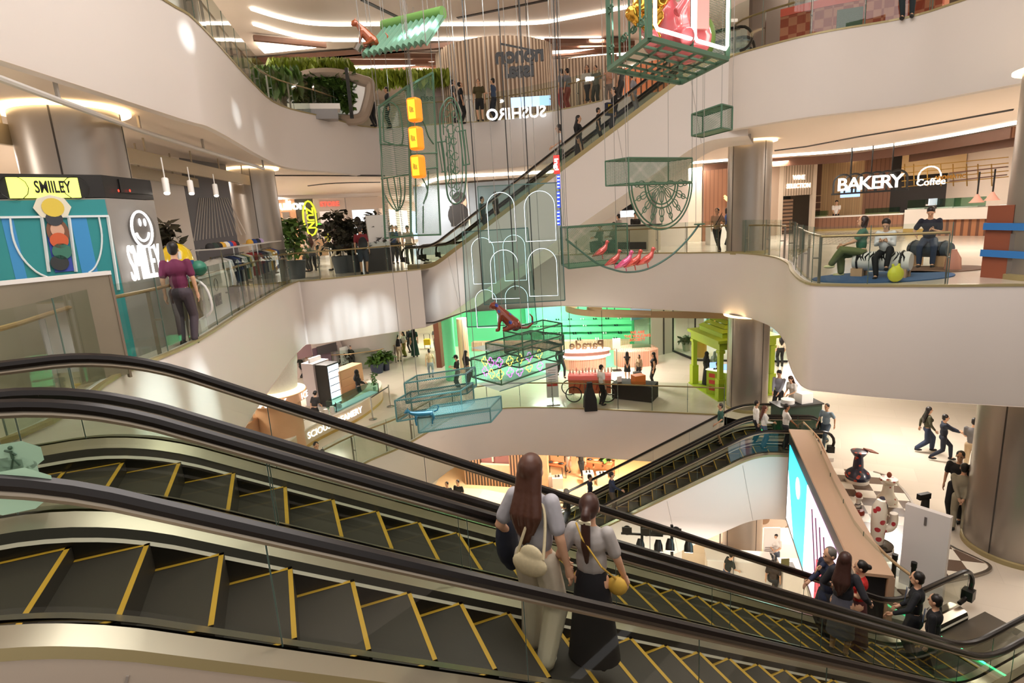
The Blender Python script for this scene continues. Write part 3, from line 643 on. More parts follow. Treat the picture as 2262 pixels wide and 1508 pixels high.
# fluted wall
def fluted(plan, z0, z1, label, m=FLUTE, pitch=.16, r=.055):
    L = 0; pts = []; P = [Vector(p) for p in plan]; t = thing('fluted_wall', label, 'wall panel', (P[0].x, P[0].y, z0)); o = P[0]
    back = M().strip([(p.x-o.x, p.y-o.y) for p in P], 0, z1-z0).build('backing', mat('flute_back', '#8f7763', .6), t)
    fl = M()
    for a, b in zip(P, P[1:]):
        d = (b-a); n = max(1, int(d.length/pitch))
        for i in range(n):
            p = a+d*(i/n)-o; fl.tube([(p.x, p.y, 0), (p.x, p.y, z1-z0)], r, 6)
    fl.build('flutes', m, t); return t
def A2(x, dist): p = AT(x, 300, dist); return Vector((p.x, p.y))
c_ = A2(1105, 31.5); pl = [c_+Vector((math.cos(a), math.sin(a)))*3.0 for a in [math.radians(180+i*8) for i in range(0, 21)]]
fluted(pl, L3, CT-.3, 'round cream fluted wall on the top floor with three men in front')
fluted([A2(1190, 31), A2(1366, 31)], L3, CT-.9, 'straight cream fluted wall right of the round one')
OW = Wall(A2(1378, 31), A2(1560, 29)); t = thing('orange_shop_front', 'orange slatted shop front behind the escalator top', 'shop front', (OW.A.x, OW.A.y, L3))
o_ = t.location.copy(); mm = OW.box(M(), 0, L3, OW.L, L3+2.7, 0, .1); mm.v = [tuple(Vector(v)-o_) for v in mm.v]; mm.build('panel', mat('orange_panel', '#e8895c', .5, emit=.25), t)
mm = M(); [OW.box(mm, .1+i*.3, L3, .16+i*.3, L3+2.7, .06, .05) for i in range(int(OW.L/.3))]; mm.v = [tuple(Vector(v)-o_) for v in mm.v]; mm.build('slats', BROWN, t)
RW = Wall(A2(905, 30), A2(985, 30.5)); t = thing('grey_pink_panel_wall', 'grey and pale pink wall panels with small lettering left of the fluted wall', 'wall panel', (RW.A.x, RW.A.y, L3))
o_ = t.location.copy()
for a, b, m_, nm in ((0, .55, mat('grey_lilac', '#a9a09a', .6), 'grey_panel'), (.57, 1, mat('pale_pink', '#d9c3bf', .6), 'pink_panel')):
    mm = RW.box(M(), RW.L*a, L3, RW.L*b, L3+2.9, 0, .1); mm.v = [tuple(Vector(v)-o_) for v in mm.v]; mm.build(nm, m_, t)
tx = text('rise', DKG, .45, .01, t, 'lettering', Matrix.Translation(-o_) @ RW.mtx(943, 216, .03))
# restaurant sign's reflection modelled as mirrored letters; black hanging letters seen from behind
SW = Wd(1090, 1190, 25.2, 25.2, 250)
t = thing('sign_reflection', 'reflection of white SUSHIRO lettering, modelled as mirrored letters behind the top floor glass', 'sign', SW.px(1140, 251)); text('SUSHIRO', mat('sign_white', '#ffffff', .5, emit=1.5), .62, .03, t, 'lettering', Matrix.Translation(-t.location) @ SW.mtx(1140, 251), .012, mirror=True)
tag(mk(SW, 'blue_screen', None, None, mat('blue_screen', '#a9cdf0', .3, emit=1.2), 1128, 216, 1218, 232, -.6, .05), 'pale blue glowing screen above the mirrored white reflection on the top floor', 'screen')
BW = Wd(1095, 1190, 19.5, 19.5, 150)
t = thing('hanging_letter_sign', 'black letter sign hanging from cables, seen from behind', 'sign', BW.px(1145, 135))
I_ = Matrix.Translation(-t.location)
for body, x, y, s in (('nonon', 1147, 122, .62), ('issai', 1147, 155, .62)): text(body, BLK, s, .09, t, 'lettering', I_ @ BW.mtx(x, y), .02, mirror=True, sp=.95)
M().bar(BW.px(1107, 97)-t.location, BW.px(1186, 113)-t.location, .05).build('hanging_bar', BLK, t)
for x in (1150, 1166): p = BW.px(x, 110); M().tube([p-t.location, Vector((p.x, p.y, CT))-t.location], .012, 5).build('cable', BLK, t)
# orange patterned bench at the top right
OB = [G2(x, y, L3) for x, y in ((1718, 96), (1810, 84), (1850, 80))]
def backset(px, py, d): p = G(px, py, L3); q = Vector((p.x, p.y, 0)).normalized()*d; return (p.x+q.x, p.y+q.y)
OB = [tuple(v[:2]) for v in smooth2([(*backset(x, y, 1.1), 0) for x, y in ((1722, 97), (1810, 78), (1900, 63), (1960, 54), (2020, 42), (2080, 26))], 3)]
PATT = stripes('diamond_fabric', '#a2452f', '#c9765a', .3, .5, 0, .8); nt = PATT.node_tree
PATT2 = tiles('diamond_pattern', '#a54a35', '#c47a5e', '#c47a5e', .22, .22, .8, kind='check', rot=.785)
t = thing('curved_bench', 'long curved bench with diamond patterned back and orange top on the top floor', 'bench', (*OB[0], L3)); o_ = t.location.copy()
mm = M().sweep([(p[0], p[1], L3) for p in OB], [(0, 0), (.45, 0), (.45, .95), (0, .95)]); mm.v = [tuple(Vector(v)-o_) for v in mm.v]; mm.build('patterned_back', PATT2, t)
mm = M().sweep([(p[0], p[1], L3) for p in OB], [(-.02, .95), (.47, .95), (.47, 1.15), (-.02, 1.15)]); mm.v = [tuple(Vector(v)-o_) for v in mm.v]; mm.build('orange_cushion', mat('orange_vinyl', '#e0492b', .4), t)
struct('wall_upper_right', M().box(10, 24, L3, 23.8, 24.3, CT), mat('dark_brown_wall', '#5b443a', .5))
w_ = Wall(backset(1838, 75, .15), backset(1905, 66, .15)); t = mk(w_, 'poster_stand', 'green poster of a seated person behind the upper right glass', 'poster', mat('green_poster', '#3f5b46', .5), 1850, 22, 1904, 72)
lamp('AREA', (15, 18.5, CT-.2), 260, WARM, 1)
for x, y in ((-6, 30), (2, 34), (9, 26), (-12, 20)): lamp('AREA', (x, y, L3+.3), 60, WARM, 1, to=(x, y+.01, CT))  # uplights added low on the top floor to brighten the upper ceiling
# twin spotlights on the upper ceiling
for x, y in ((898, 30), (912, 38)):
    t = thing('spotlight', 'white round spotlight under the upper ceiling, one of the pair above the tiled roof', 'spotlight', G(x, y-22, CT), 0, 'twin spotlights on the upper ceiling'); 
    M().tube([(0, 0, 0), (0, 0, -.5)], .02, 6).build('stem', WHT, t); M().lathe([(.11, -.5), (.13, -.75), (.12, -.8), (.09, -.8)], n=16).build('housing', WHT, t, True)
    M().lathe([(.088, -.79), (.088, -.81)], n=16).build('lamp_face', LITEC, t)
def bl(mh, name, m, t, smooth=False):         # world-space mesh -> child of thing t
    mh.v = [tuple(Vector(v)-t.location) for v in mh.v]; return mh.build(name, m, t, smooth)
def TL(t): return Matrix.Translation(-t.location)
def T3(p, z=None): return Vector((p[0], p[1], p[2] if z is None else z))
# ------------------------------------------------------------------ left kiosk with the smiling face sign
C1 = G(305, 788, 0); zt = HZ(C1, 0, 242, 437); C0 = G(0, 440, zt); C2 = G(340, 443, zt); C0 = C1+(Vector((C0.x, C0.y, 0))-C1)*1.3; C2 = Vector((C2.x, C2.y, 0))
KW = Wall(C0, C1); KS = Wall(C1, C2); C3 = C0+(Vector((C2.x, C2.y, 0))-C1)
t = thing('kiosk', 'grey kiosk with a blue sports court poster and glowing SMILEY sign', 'kiosk', C1)
M_ = M().prism([tuple(p[:2]) for p in (C0, C1, C2, C3)], 0, zt)
bl(M_, 'body', mat('concrete_grey', '#8f8a84', .6, noise=.08, nscale=2), t)
zb = HZ(C1, 0, 237, 386)
bl(M().prism([tuple((p+(C1-p)*0)[:2]) for p in (C0, C1, C2, C3)], zt+.01, zb), 'black_header', mat('black_header', '#1d1b1a', .5), t)
TEAL = mat('court_teal', '#2e8f93', .5); CBL = mat('court_blue', '#3f93cf', .5); WLN = mat('court_line', '#e4eef0', .5)
u1 = KW.L-.02; bl(KW.box(M(), .05, .02, u1, zt-.02, .015, .012), 'poster', TEAL, t)
def kp(nm, m_, x0, y0, x1, y1, off=.02): bl(KW.rect(M(), x0, y0, x1, y1, off, .006), nm, m_, t)
kp('court_area', CBL, 2, 482, 95, 760); kp('court_area', CBL, 155, 482, 250, 760)
for a in (((0, 480), (240, 477)), ((-30, 560), (30, 760)), ((92, 478), (108, 600)), ((152, 478), (168, 600)), ((238, 478), (262, 640))):
    bl(M().bar(KW.px(*a[0], .03), KW.px(*a[1], .03), .03, .03), 'court_line', WLN, t)
for pts in ([(22, 480), (30, 530), (50, 570), (80, 600), (105, 612)], [(218, 478), (225, 520), (222, 560), (210, 590), (196, 602)]):
    bl(M().tube([KW.px(x, y, .03) for x, y in smooth2([(*p, 0) for p in pts], 3) for x, y in [(x[0], x[1]) if False else (0, 0)]] if False else [KW.px(p[0], p[1], .03) for p in smooth2([(*q, 0) for q in pts], 3)], .014, 5), 'court_line', WLN, t)
def disc(wall, x, y, r, off=.04, n=20, sy=1):
    c = wall.px(x, y, off); return M().add([c+wall.d*(r*math.cos(6.2832*i/n))+Vector((0, 0, r*sy*math.sin(6.2832*i/n))) for i in range(n)], [tuple(range(n))])
# figure on the poster: blue hoodie, long hair, stacked balls
bl(KW.rect(M(), 104, 522, 164, 598, .03, .008), 'printed_hoodie', mat('hoodie_blue', '#3b4fae', .6), t)
bl(disc(KW, 128, 512, .13, .045, sy=1.5), 'printed_hair', mat('brown_hair_print', '#7d5540', .6), t); bl(disc(KW, 127, 508, .08, .05, sy=1.3), 'printed_face', mat('skin_print', '#d8ab92', .6), t)
for x, y, r, c in ((120, 483, .1, '#3c3f45'), (131, 531, .11, '#d06038'), (137, 555, .115, '#3f7a68'), (132, 580, .11, '#34383a')):
    bl(disc(KW, x, y, r, .055), 'printed_ball', mat('print_'+c[1:], c, .6), t)
bl(disc(KW, 116, 458, .22, .05, 8, .8), 'printed_backboard', mat('backboard_print', '#e9e3cd', .6), t); bl(disc(KW, 117, 458, .13, .056), 'printed_emblem', mat('print_yellow', '#e3c94f', .6), t)
tg_ = mat('led_lime', '#e4f06a', .4, emit=1.3)
bl(KW.rect(M(), 12, 391, 180, 436, .03, .04), 'lime_screen', tg_, t)
fit(text('SMIILEY', BLK, .3, .004, t, 'screen_lettering', TL(t) @ KW.mtx(117, 414, .045), .006), abs(KW.sz(157, 414)[0]-KW.sz(76, 414)[0]), .17)
for x in (30, 168): bl(M().tube([KW.px(x, 415, .04)+KW.d*(.16*math.cos(a*.5236))+Vector((0, 0, .16*math.sin(a*.5236))) for a in range(13)], .005, 4), 'screen_emblem', BLK, t)
NEON = mat('white_neon', '#ffffff', .4, emit=1.6)
def ring(wall, x, y, rx, rz, off, r, m_, nm, a0=0, a1=360, n=28): 
    c = wall.px(x, y, off); bl(M().tube([c+wall.d*(rx*math.cos(math.radians(a0+(a1-a0)*i/n)))+Vector((0, 0, rz*math.sin(math.radians(a0+(a1-a0)*i/n)))) for i in range(n+1)], r, 6), nm, m_, t)
ring(KS, 314, 506, .26, .28, .12, .02, NEON, 'face_outline'); ring(KS, 314, 508, .17, .17, .12, .02, NEON, 'smile', 195, 345, 14)
c = KS.px(314, 507, .05); bl(M().lathe([(.28, -.05), (.28, .06)], c, 28, rot=face_mtx((0, 0, 0), KS.n).to_3x3()), 'face_disc', mat('sign_grey', '#6f6a66', .5), t)
for x in (309, 320): bl(disc(KS, x, 491, .04, .125, 12, 1.6), 'eye', NEON, t)
o = text('SMILEY', NEON, .5, .012, t, 'sign_lettering', TL(t) @ KS.mtx(323, 582, .08), .0, sp=1.05); fit(o, abs(KS.sz(357, 575)[0]-KS.sz(290, 588)[0]), .56)
bl(KS.rect(M(), 262, 395, 338, 430, .02, .3), 'sound_equipment', mat('rack_black', '#0f0f10', .4), t)
for x in (262, 287): bl(disc(KS, x, 421, .02, .05), 'red_indicator', mat('red_led', '#ff2a1a', .4, emit=4), t)
# light pine frames and metal partition
PINE = mat('pine', '#d9bd92', .6, noise=.1, nscale=6)
for i, x in enumerate((58, 88)):
    p = G(x+8, 850, 0); q = AT(x-6, 622, math.hypot(p.x, p.y)); zz = q.z; t = thing('pine_frame', ('left', 'right')[i]+' pale pine timber frame before the grey partition of the kiosk', 'timber frame', p)
    M().obox((0, 0, zz/2), (.05, .05, zz/2)).build('upright', PINE, t); M().obox((.02, .75, zz/2), (.05, .05, zz/2)).build('upright', PINE, t); 
    for h in (zz-.05, zz*.55, .2): M().obox((0.01, .37, h), (.05, .42, .05)).build('crosspiece', PINE, t)
A_ = G(292, 832, 0); zz = HZ(A_, 0, 250, 597); B_ = G(100, 615, zz) if False else A_+(Vector((-6.6, 5.6, 0))-A_)*1.0
PW = Wall(B_, A_); t = thing('display_partition', 'grey metal partition panel with pale frame and black side posts in front of the poster', 'partition', A_)
bl(PW.box(M(), .05, .05, PW.L-.03, zz-.05, 0, .05), 'panel', mat('hazy_metal', '#a59c8a', .35, .6, noise=.15, nscale=1), t)
for u0, u1 in ((0, .05), (PW.L-.03, PW.L)): bl(PW.box(M(), u0, 0, u1, zz, .01, .07), 'frame_side', mat('frame_brown', '#7f6f60', .5), t)
bl(PW.box(M(), 0, zz-.05, PW.L, zz, .02, .09), 'frame_top', WHT, t)
for k in (0, .22): bl(M().bar(PW.P(-.1+k, 0, .3), PW.P(-.18+k, zz-.02, .3), .07), 'black_post', BLK, t)
# mirror-like green reflections come from the shoe shop opposite: nothing to build
# ---- back wall and mural left of the round column, plant, spots
LW = Wall(G2(300, 640, 0), G2(520, 610, 0)); LW = Wd(330, 640, 17.5, 24, 540)
t = thing('white_wall_panel', 'plain white wall panel behind the man in the purple shirt', 'wall panel', LW.P(0, 0)); a = LW.sz(345, 500)[0]; b = LW.sz(422, 500)[0]; c = LW.sz(520, 500)[0]
bl(LW.box(M(), a-2.5, 0, b, 4, 0, .1), 'panel', mat('white_panel', '#efe4da', .6), t)
t = thing('striped_mural', 'grey mural with white lines fanning out behind the clothes rack', 'mural', LW.P(b, 0)); bl(LW.box(M(), b+.02, 0, c, 4, 0, .1), 'panel', mat('mural_grey', '#6d6b70', .5), t)
for i in range(15): bl(M().bar(LW.px(440+i*4.4, 437, .01), LW.px(428+i*6.2+ (i*i)*.15, 532-i*1.0, .01), .03, .02), 'line', mat('mural_line', '#c9c1ba', .5), t)
def potted(label, foot, z, top, spread, m, n=260, size=.22, pot='#f0ece4', ph=.45, pr=.25, trunk=True, seed=1, name='potted_plant', potm=None):
    b = G(foot[0], foot[1], z) if not isinstance(foot, Vector) else foot; h = HZ(b, z, *top)-b.z; t = thing(name, label, 'plant', b)
    M().lathe([(pr*.75, 0), (pr, ph), (pr*.9, ph), (pr*.85, ph-.05)], n=20).build('pot', potm or mat('pot_'+pot[1:], pot, .5), t, True)
    if trunk: M().tube([(0, 0, ph*.8), (.03, 0, h*.6), (0, .02, h*.9)], .022, 6).build('stem', mat('bark', '#4a3626', .8), t)
    def gen(r): 
        u = r.random(); a = r.uniform(0, 6.28); rr = spread*math.sqrt(r.random())*(1-.6*u); return (rr*math.cos(a), rr*math.sin(a), ph+(h-ph)*(.15+.8*u))
    foliage('leaves', n, gen, m, t, size, seed); return t
FIG = mat('rubber_leaf', '#3d3a2c', .35, noise=.3, nscale=6)
potted('dark leaved rubber plant beside the white wall on the left', AT(375, 640, 13.5)*1, 0, (372, 478), .45, FIG, 220, .3, seed=2) if False else potted('dark leaved rubber plant beside the white wall on the left', Vector((*AT(378, 600, 14.5)[:2], 0)), 0, (372, 478), .5, FIG, 260, .28, seed=2)
for i, (x, y) in enumerate(((364, 395), (419, 400), (474, 408))):
    p = AT(x, y, 12+i*1.6); t = thing('track_spotlight', ('first', 'middle', 'last')[i]+' white track spotlight, counted from the kiosk, over the clothes racks', 'spotlight', p, 0, None)
    M().tube([(0, 0, 0), (.05, -.1, -.25)], .055, 12).build('housing', WHT, t, True); M().tube([(0, 0, 0), (0, 0, 3.2-p.z)], .01, 5).build('stem', WHT, t); M().tube([(.05, -.1, -.25), (.052, -.104, -.26)], .045, 12).build('lamp_face', LITE, t)
BEAM = mat('beige_beam', '#b8a88e', .5)
for i, (a, b, z, w, h) in enumerate((((-20, 292), (178, 325), 3.6, .1, .32), ((268, 340), (565, 402), 3.55, .1, .3), ((270, 374), (495, 416), 3.35, .1, .25))):
    A_ = G(*a, z); B_ = G(*b, z); t = thing('ceiling_beam_frame', ('near beige beam hanging in front of the big left column', 'upper long beige beam hanging beyond the left column', 'lower beige beam hanging beside the white spotlights')[i], 'hanging beam', A_)
    M().bar((0, 0, 0), B_-A_, w, h).build('beam', BEAM, t)
    for k in (.12, .4, .62, .85): p = (B_-A_)*k; M().bar(p, p+Vector((0, 0, 4.0-z)), .03).build('hanger', BEAM, t)
P_ = [G(x, y, 3.75) for x, y in ((-20, 166), (130, 222), (310, 288), (450, 332), (582, 372))]
t = thing('ceiling_pipe', 'long pale grey rail hanging under the left balcony', 'ceiling rail', P_[0]); bl(M().tube(P_, .045, 8), 'rail', mat('pale_grey', '#c9c4bf', .4), t)
for p in P_[1:]: bl(M().bar(p, Vector((p.x, p.y, 4.0)), .04), 'hanger', mat('bracket', '#9c958c', .4), t)
# ---- clothes racks with caps
CR = [(t_ := None)]
RK = Wall(G2(462, 706, 0), G2(640, 616, 0))
cols = ['#d9d4c8', '#e9e6df', '#c9c4b6', '#dfe2e4', '#1f2438', '#20364f', '#2a3d77', '#1f2430', '#d0d3cf', '#c4c9c0', '#3c5a48', '#d8c27a', '#e6e2da']
cols2 = ['#8c2f2c', '#6f2530', '#3a4258', '#3a3f4a', '#e2dbc8', '#d8b04a', '#c98d3b', '#39509a', '#5a3b78', '#8d2d34']
CN = {'#1f2438': 'dark navy', '#20364f': 'teal navy', '#2a3d77': 'bright blue', '#1f2430': 'blackish navy', '#3c5a48': 'green', '#d8c27a': 'straw yellow', '#8c2f2c': 'brick red', '#6f2530': 'wine red', '#3a4258': 'slate', '#3a3f4a': 'dark grey', '#e2dbc8': 'cream', '#d8b04a': 'mustard', '#c98d3b': 'ochre', '#39509a': 'royal blue', '#5a3b78': 'purple', '#8d2d34': 'dark red', '#d9d4c8': 'stone', '#e9e6df': 'off white', '#c9c4b6': 'sand', '#dfe2e4': 'ice white', '#d0d3cf': 'light grey', '#c4c9c0': 'grey green', '#e6e2da': 'ivory'}
def rack(x0, x1, ytop, label, colors, grp):
    u0 = RK.sz(x0, 600)[0]; u1 = RK.sz(x1, 600)[0]; z = 1.32; t = thing('clothes_rack', label, 'clothes rack', RK.P(u0, 0))
    for u in (u0, u1):
        for o in (-.25, .25): bl(M().bar(RK.P(u, 0, o), RK.P(u, 1.5, o), .025), 'leg', mat('chrome', '#b9b9b6', .2, 1), t)
    bl(M().bar(RK.P(u0, z), RK.P(u1, z), .025), 'hanging_rail', mat('chrome', '#b9b9b6', .2, 1), t); bl(RK.box(M(), u0-.05, 1.5, u1+.05, 1.53, .3, .6), 'top_shelf', mat('shelf_glass', '#cfcac2', .3), t)
    n = len(colors)
    for i, c in enumerate(colors):
        u = u0+.12+(u1-u0-.24)*i/(n-1); p = RK.P(u, z-.04); s = thing('hanging_shirt', CN.get(c, 'pale')+' shirt on a hanger in the '+grp, 'shirt', p, math.atan2(RK.n.y, RK.n.x), 'shirts on the '+grp)
        mh = M(); w = .035; pr = [(-.06, 0), (.06, 0), (.24, -.07), (.3, -.35), (.22, -.37), (.2, -.2), (.2, -.68), (-.2, -.68), (-.2, -.2), (-.22, -.37), (-.3, -.35), (-.24, -.07)]
        mh.add([(x, -w, y) for x, y in pr]+[(x, w, y) for x, y in pr], [tuple(range(12)), tuple(range(23, 11, -1))]+[(k, (k+1) % 12, 12+(k+1) % 12, 12+k) for k in range(12)])
        mh.build('garment', clm(c), s); M().tube([(0, 0, 0), (0, 0, .04)], .004, 4).build('hook', BLK, s)
    return u0, u1
ua = rack(470, 545, 560, 'nearer clothes rack full of pale and navy shirts with caps on top', cols, 'nearer rack')
ub = rack(556, 618, 555, 'farther clothes rack with red, grey and cream shirts next to the column', cols2, 'farther rack')
caps = [('#2a2a2c', ua[0]+.1), ('#26352f', ua[0]+.45), ('#1e1e20', ua[0]+.75), ('#d9a63b', ua[0]+1.05), ('#e6dfd0', ua[0]+1.4), ('#2c4a9a', ua[0]+1.7), ('#c22f30', ua[0]+2.0), ('#2a2a2c', ua[0]+2.3), ('#d9a63b', ub[0]+.3), ('#23407e', ub[0]+.8), ('#222838', ub[0]+1.3), ('#b9a3cf', ub[0]+1.7)]
cn = ['black', 'dark green', 'jet black', 'mustard', 'cream', 'blue', 'red', 'charcoal', 'mustard', 'navy', 'dark navy', 'lilac']
for i, (c, u) in enumerate(caps):
    o = thing('cap', cn[i]+' cap on the shelf of the '+('nearer' if i < 8 else 'farther')+' clothes rack', 'cap', RK.P(u, 1.53, .0), math.atan2(RK.n.y, RK.n.x)-1.57, 'caps on the clothes racks')
    M().lathe([(.1, 0), (.102, .04), (.085, .09), (.04, .125), (.005, .13)], n=16).build('crown', clm(c), o, True); M().obox((0, -.13, .012), (.075, .06, .006)).build('brim', clm(c), o)
# white table with a bag, globe and ball, in front
TBW = Wall(G2(430, 733, 0), G2(478, 706, 0)); t = thing('display_table', 'white display table with a printed cloth front beside the clothes rack', 'table', TBW.P(0, 0))
bl(TBW.box(M(), 0, 1.02, TBW.L+.2, 1.06, .3, .8), 'top', WHT, t); bl(TBW.box(M(), .02, 0, TBW.L+.18, 1.02, .28, .03), 'cloth_front', mat('grey_cloth', '#cbc4bc', .8), t)
text('SMILEY', DKG, .3, .003, t, 'lettering', TL(t) @ face_mtx(TBW.P(TBW.L*.55, .5, .3), TBW.n) @ Matrix.Diagonal((.55, 1, 1, 1)), .015)
bl(M().tube([TBW.P(TBW.L*.55+.13*math.cos(i*.5236), .82+.13*math.sin(i*.5236), .3) for i in range(13)], .006, 4), 'emblem', DKG, t)
o = thing('ball_box', 'blue printed box with a green ball on the white display table', 'box', TBW.P(.15, 1.06)); M().obox((0, 0, .16), (.15, .12, .16), .4).build('box', mat('box_blue', '#2f5d94', .5), o); M().ball((.22, .05, .16), .15).build('ball', mat('ball_green', '#3f8a72', .4), o, True)
# big yellow round mirror / balloon
t = thing('yellow_dome', 'large glossy yellow rounded display behind the man in purple', 'display', Vector((*AT(396, 600, 14)[:2], 0)))
M().lathe([(.3, 0), (.33, .4), (.33, 1.3), (.27, 1.55), (.15, 1.68), (.02, 1.72)], n=28).build('dome', mat('yellow_gloss', '#ecc91e', .2, coat=.5), t, True)
# garment steamer
p = G(438, 748, 0); p = G(436, 738, 0); t = thing('garment_steamer', 'white garment steamer with long hose by the glass balustrade', 'steamer', p)
M().obox((0, 0, .14), (.16, .12, .14)).build('base', WHT, t); M().tube([(0, 0, .28), (-.05, 0, .8), (-.12, 0, 1.45)], .015, 6).build('pole', mat('chrome', '#b9b9b6', .2, 1), t)
M().tube(smooth2([(.05, 0, .25), (.35, 0, .45), (.3, 0, .9), (-.02, 0, 1.15), (-.12, 0, 1.45)], 4), .025, 8).build('hose', WHT, t, True); M().obox((-.12, 0, 1.5), (.06, .04, .07)).build('steam_head', WHT, t)
# ------------------------------------------------------------------ far shops on the middle floor, left
FS = Wd(600, 870, 38, 41, 545)
def shopfront(x0, x1, label, m_, inner, sign=None, signm=None, ssize=.5):
    u0 = FS.sz(x0, 500)[0]; u1 = FS.sz(x1, 500)[0]; t = thing('shop_front', label, 'shop front', FS.P(u0, 0)); zt_ = 3.75
    bl(FS.box(M(), u0, 3.0, u1, zt_, 0, .2), 'fascia', m_, t); bl(FS.box(M(), u0, 0, u0+.35, 3.0, 0, .2), 'pier', m_, t); bl(FS.box(M(), u1-.35, 0, u1, 3.0, 0, .2), 'pier', m_, t)
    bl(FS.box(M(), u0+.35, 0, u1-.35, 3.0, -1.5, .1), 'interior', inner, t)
    if sign: text(sign, signm or mat('sign_white', '#ffffff', .5, emit=1.5), ssize, .05, t, 'lettering', TL(t) @ face_mtx(FS.P((u0+u1)/2, 3.38, .06), FS.n), .02)
    return t, u0, u1
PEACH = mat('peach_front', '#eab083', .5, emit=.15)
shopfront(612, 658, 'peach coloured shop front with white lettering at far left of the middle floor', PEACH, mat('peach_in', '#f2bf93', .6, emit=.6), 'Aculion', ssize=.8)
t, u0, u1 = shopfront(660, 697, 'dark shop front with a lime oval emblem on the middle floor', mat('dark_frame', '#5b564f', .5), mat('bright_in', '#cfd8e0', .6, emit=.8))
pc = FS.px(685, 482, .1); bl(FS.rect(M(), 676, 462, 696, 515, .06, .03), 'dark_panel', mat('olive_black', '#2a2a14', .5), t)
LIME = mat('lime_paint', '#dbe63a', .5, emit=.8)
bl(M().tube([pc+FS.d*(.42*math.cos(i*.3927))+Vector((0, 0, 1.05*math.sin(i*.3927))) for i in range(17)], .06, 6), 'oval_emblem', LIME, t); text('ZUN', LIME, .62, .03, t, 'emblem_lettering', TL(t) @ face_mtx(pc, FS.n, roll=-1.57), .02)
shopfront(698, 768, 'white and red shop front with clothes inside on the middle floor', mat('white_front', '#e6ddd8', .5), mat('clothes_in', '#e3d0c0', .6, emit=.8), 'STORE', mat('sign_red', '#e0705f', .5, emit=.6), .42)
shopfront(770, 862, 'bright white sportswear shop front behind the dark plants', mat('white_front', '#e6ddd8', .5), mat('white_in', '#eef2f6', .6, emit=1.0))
t = thing('blue_banner', 'slate blue vertical banner between the lime emblem and the white shop', 'banner', FS.P(FS.sz(704, 500)[0], 0)); bl(FS.rect(M(), 699, 470, 709, 535, .3, .05), 'cloth', mat('slate_blue', '#5d6480', .6), t); bl(FS.rect(M(), 702, 493, 711, 500, .34, .03), 'green_label', mat('label_green', '#6fe04f', .5, emit=.5), t)
strip([(612, 441), (660, 450), (700, 456), (780, 459), (900, 460)], 3.85, .16, LITE, 'white cove light line above the far left shops of the middle floor')
for i, (x, y, c) in enumerate(((722, 500, '#1b1b1d'), (732, 505, '#26262a'), (742, 508, '#1b1b1d'), (751, 503, '#3a3a3a'), (724, 522, '#d8e04a'), (790, 490, '#222222'), (802, 500, '#17171a'))):
    p = FS.px(x, y, -.7); o = thing('display_garment', 'dark garment on display inside the far left shops' if c[1] in '123' else 'lime garment on display inside the far white and red shop', 'garment', p, 0, 'garments in the far shops' if c[1] in '123' else None)
    M().ball((0, 0, 0), .3, .8, .4, 1.2).build('torso', clm(c), o, True); M().tube([(0, 0, -.3), (0, 0, -p.z)], .03, 6).build('stand', BLK, o)
for x, y, b, s, sp, lb in ((745, 462, 556, 1, 1.0, 'tall dark leaved tree in the planter left of the man taking a photo'), (769, 482, 556, 2, .8, 'shorter dark leaved tree right behind the man taking a photo'), (830, 465, 575, 3, .9, 'tall dark leaved tree beside the blank white board'), (641, 478, 560, 4, .8, 'green fiddle leaf tree beside the cart stall')):
    potted(lb, Vector((*AT(x, 500, 25 if s != 4 else 24)[:2], 0)), 0, (x, y), sp, FIG if s != 4 else GR1, 330, .3, seed=s, pot='#5c6066', ph=.7, pr=.4)
# cart stall with radio and blue poster
CWl = Wall(G2(645, 590, 0), G2(702, 591, 0)); t = thing('market_cart', 'pale wooden market cart with a blue hand poster and a spoked wheel', 'cart', CWl.P(0, 0)); W_ = CWl.L
bl(CWl.box(M(), 0, .55, W_, 1.35, 0, .7), 'body', WOODF, t); bl(CWl.box(M(), W_*.55, .6, W_*.93, 1.3, .02, .02), 'poster', mat('poster_navy', '#1f3b63', .5), t)
bl(disc(CWl, 684, 562, .2, .03, 16, 1.5), 'poster_figure', mat('poster_sky', '#6fb4e0', .5), t)
for u in (W_*.15, W_*.6): bl(M().bar(CWl.P(u, 0), CWl.P(u, .55), .04), 'leg', mat('chrome', '#b9b9b6', .2, 1), t)
c = CWl.P(W_*1.0, .35, .05); bl(M().tube([c+CWl.d*(.3*math.cos(i*.3927))+Vector((0, 0, .34*math.sin(i*.3927))) for i in range(16)], .03, 6, closed=True), 'wheel', DKG, t)
for i in range(8): bl(M().bar(c, c+CWl.d*(.3*math.cos(i*.785))+Vector((0, 0, .34*math.sin(i*.785))), .012), 'spoke', DKG, t)
o = thing('radio', 'cream box with a round black speaker on the cart stall', 'speaker', CWl.P(.2, 1.0, .2)); bl(CWl.box(M(), -.1, .62, .6, 1.12, .25, .25), 'case', mat('cream_box', '#e7d9c2', .5), o); bl(disc(CWl, 660, 549, .15, .27), 'speaker_cone', BLK, o)
o = thing('grass_box', 'box of bright green grass on the cart stall', 'plant', CWl.P(.2, 1.35)); foliage('grass', 260, lambda r: (r.uniform(0, .5), r.uniform(-.15, .15), .1), mat('grass_bright', '#3f8f2a', .6), o, .22, 5); M().box(0, -.15, 0, .5, .15, .12).build('tray', mat('grass_dark', '#24591c', .7), o)
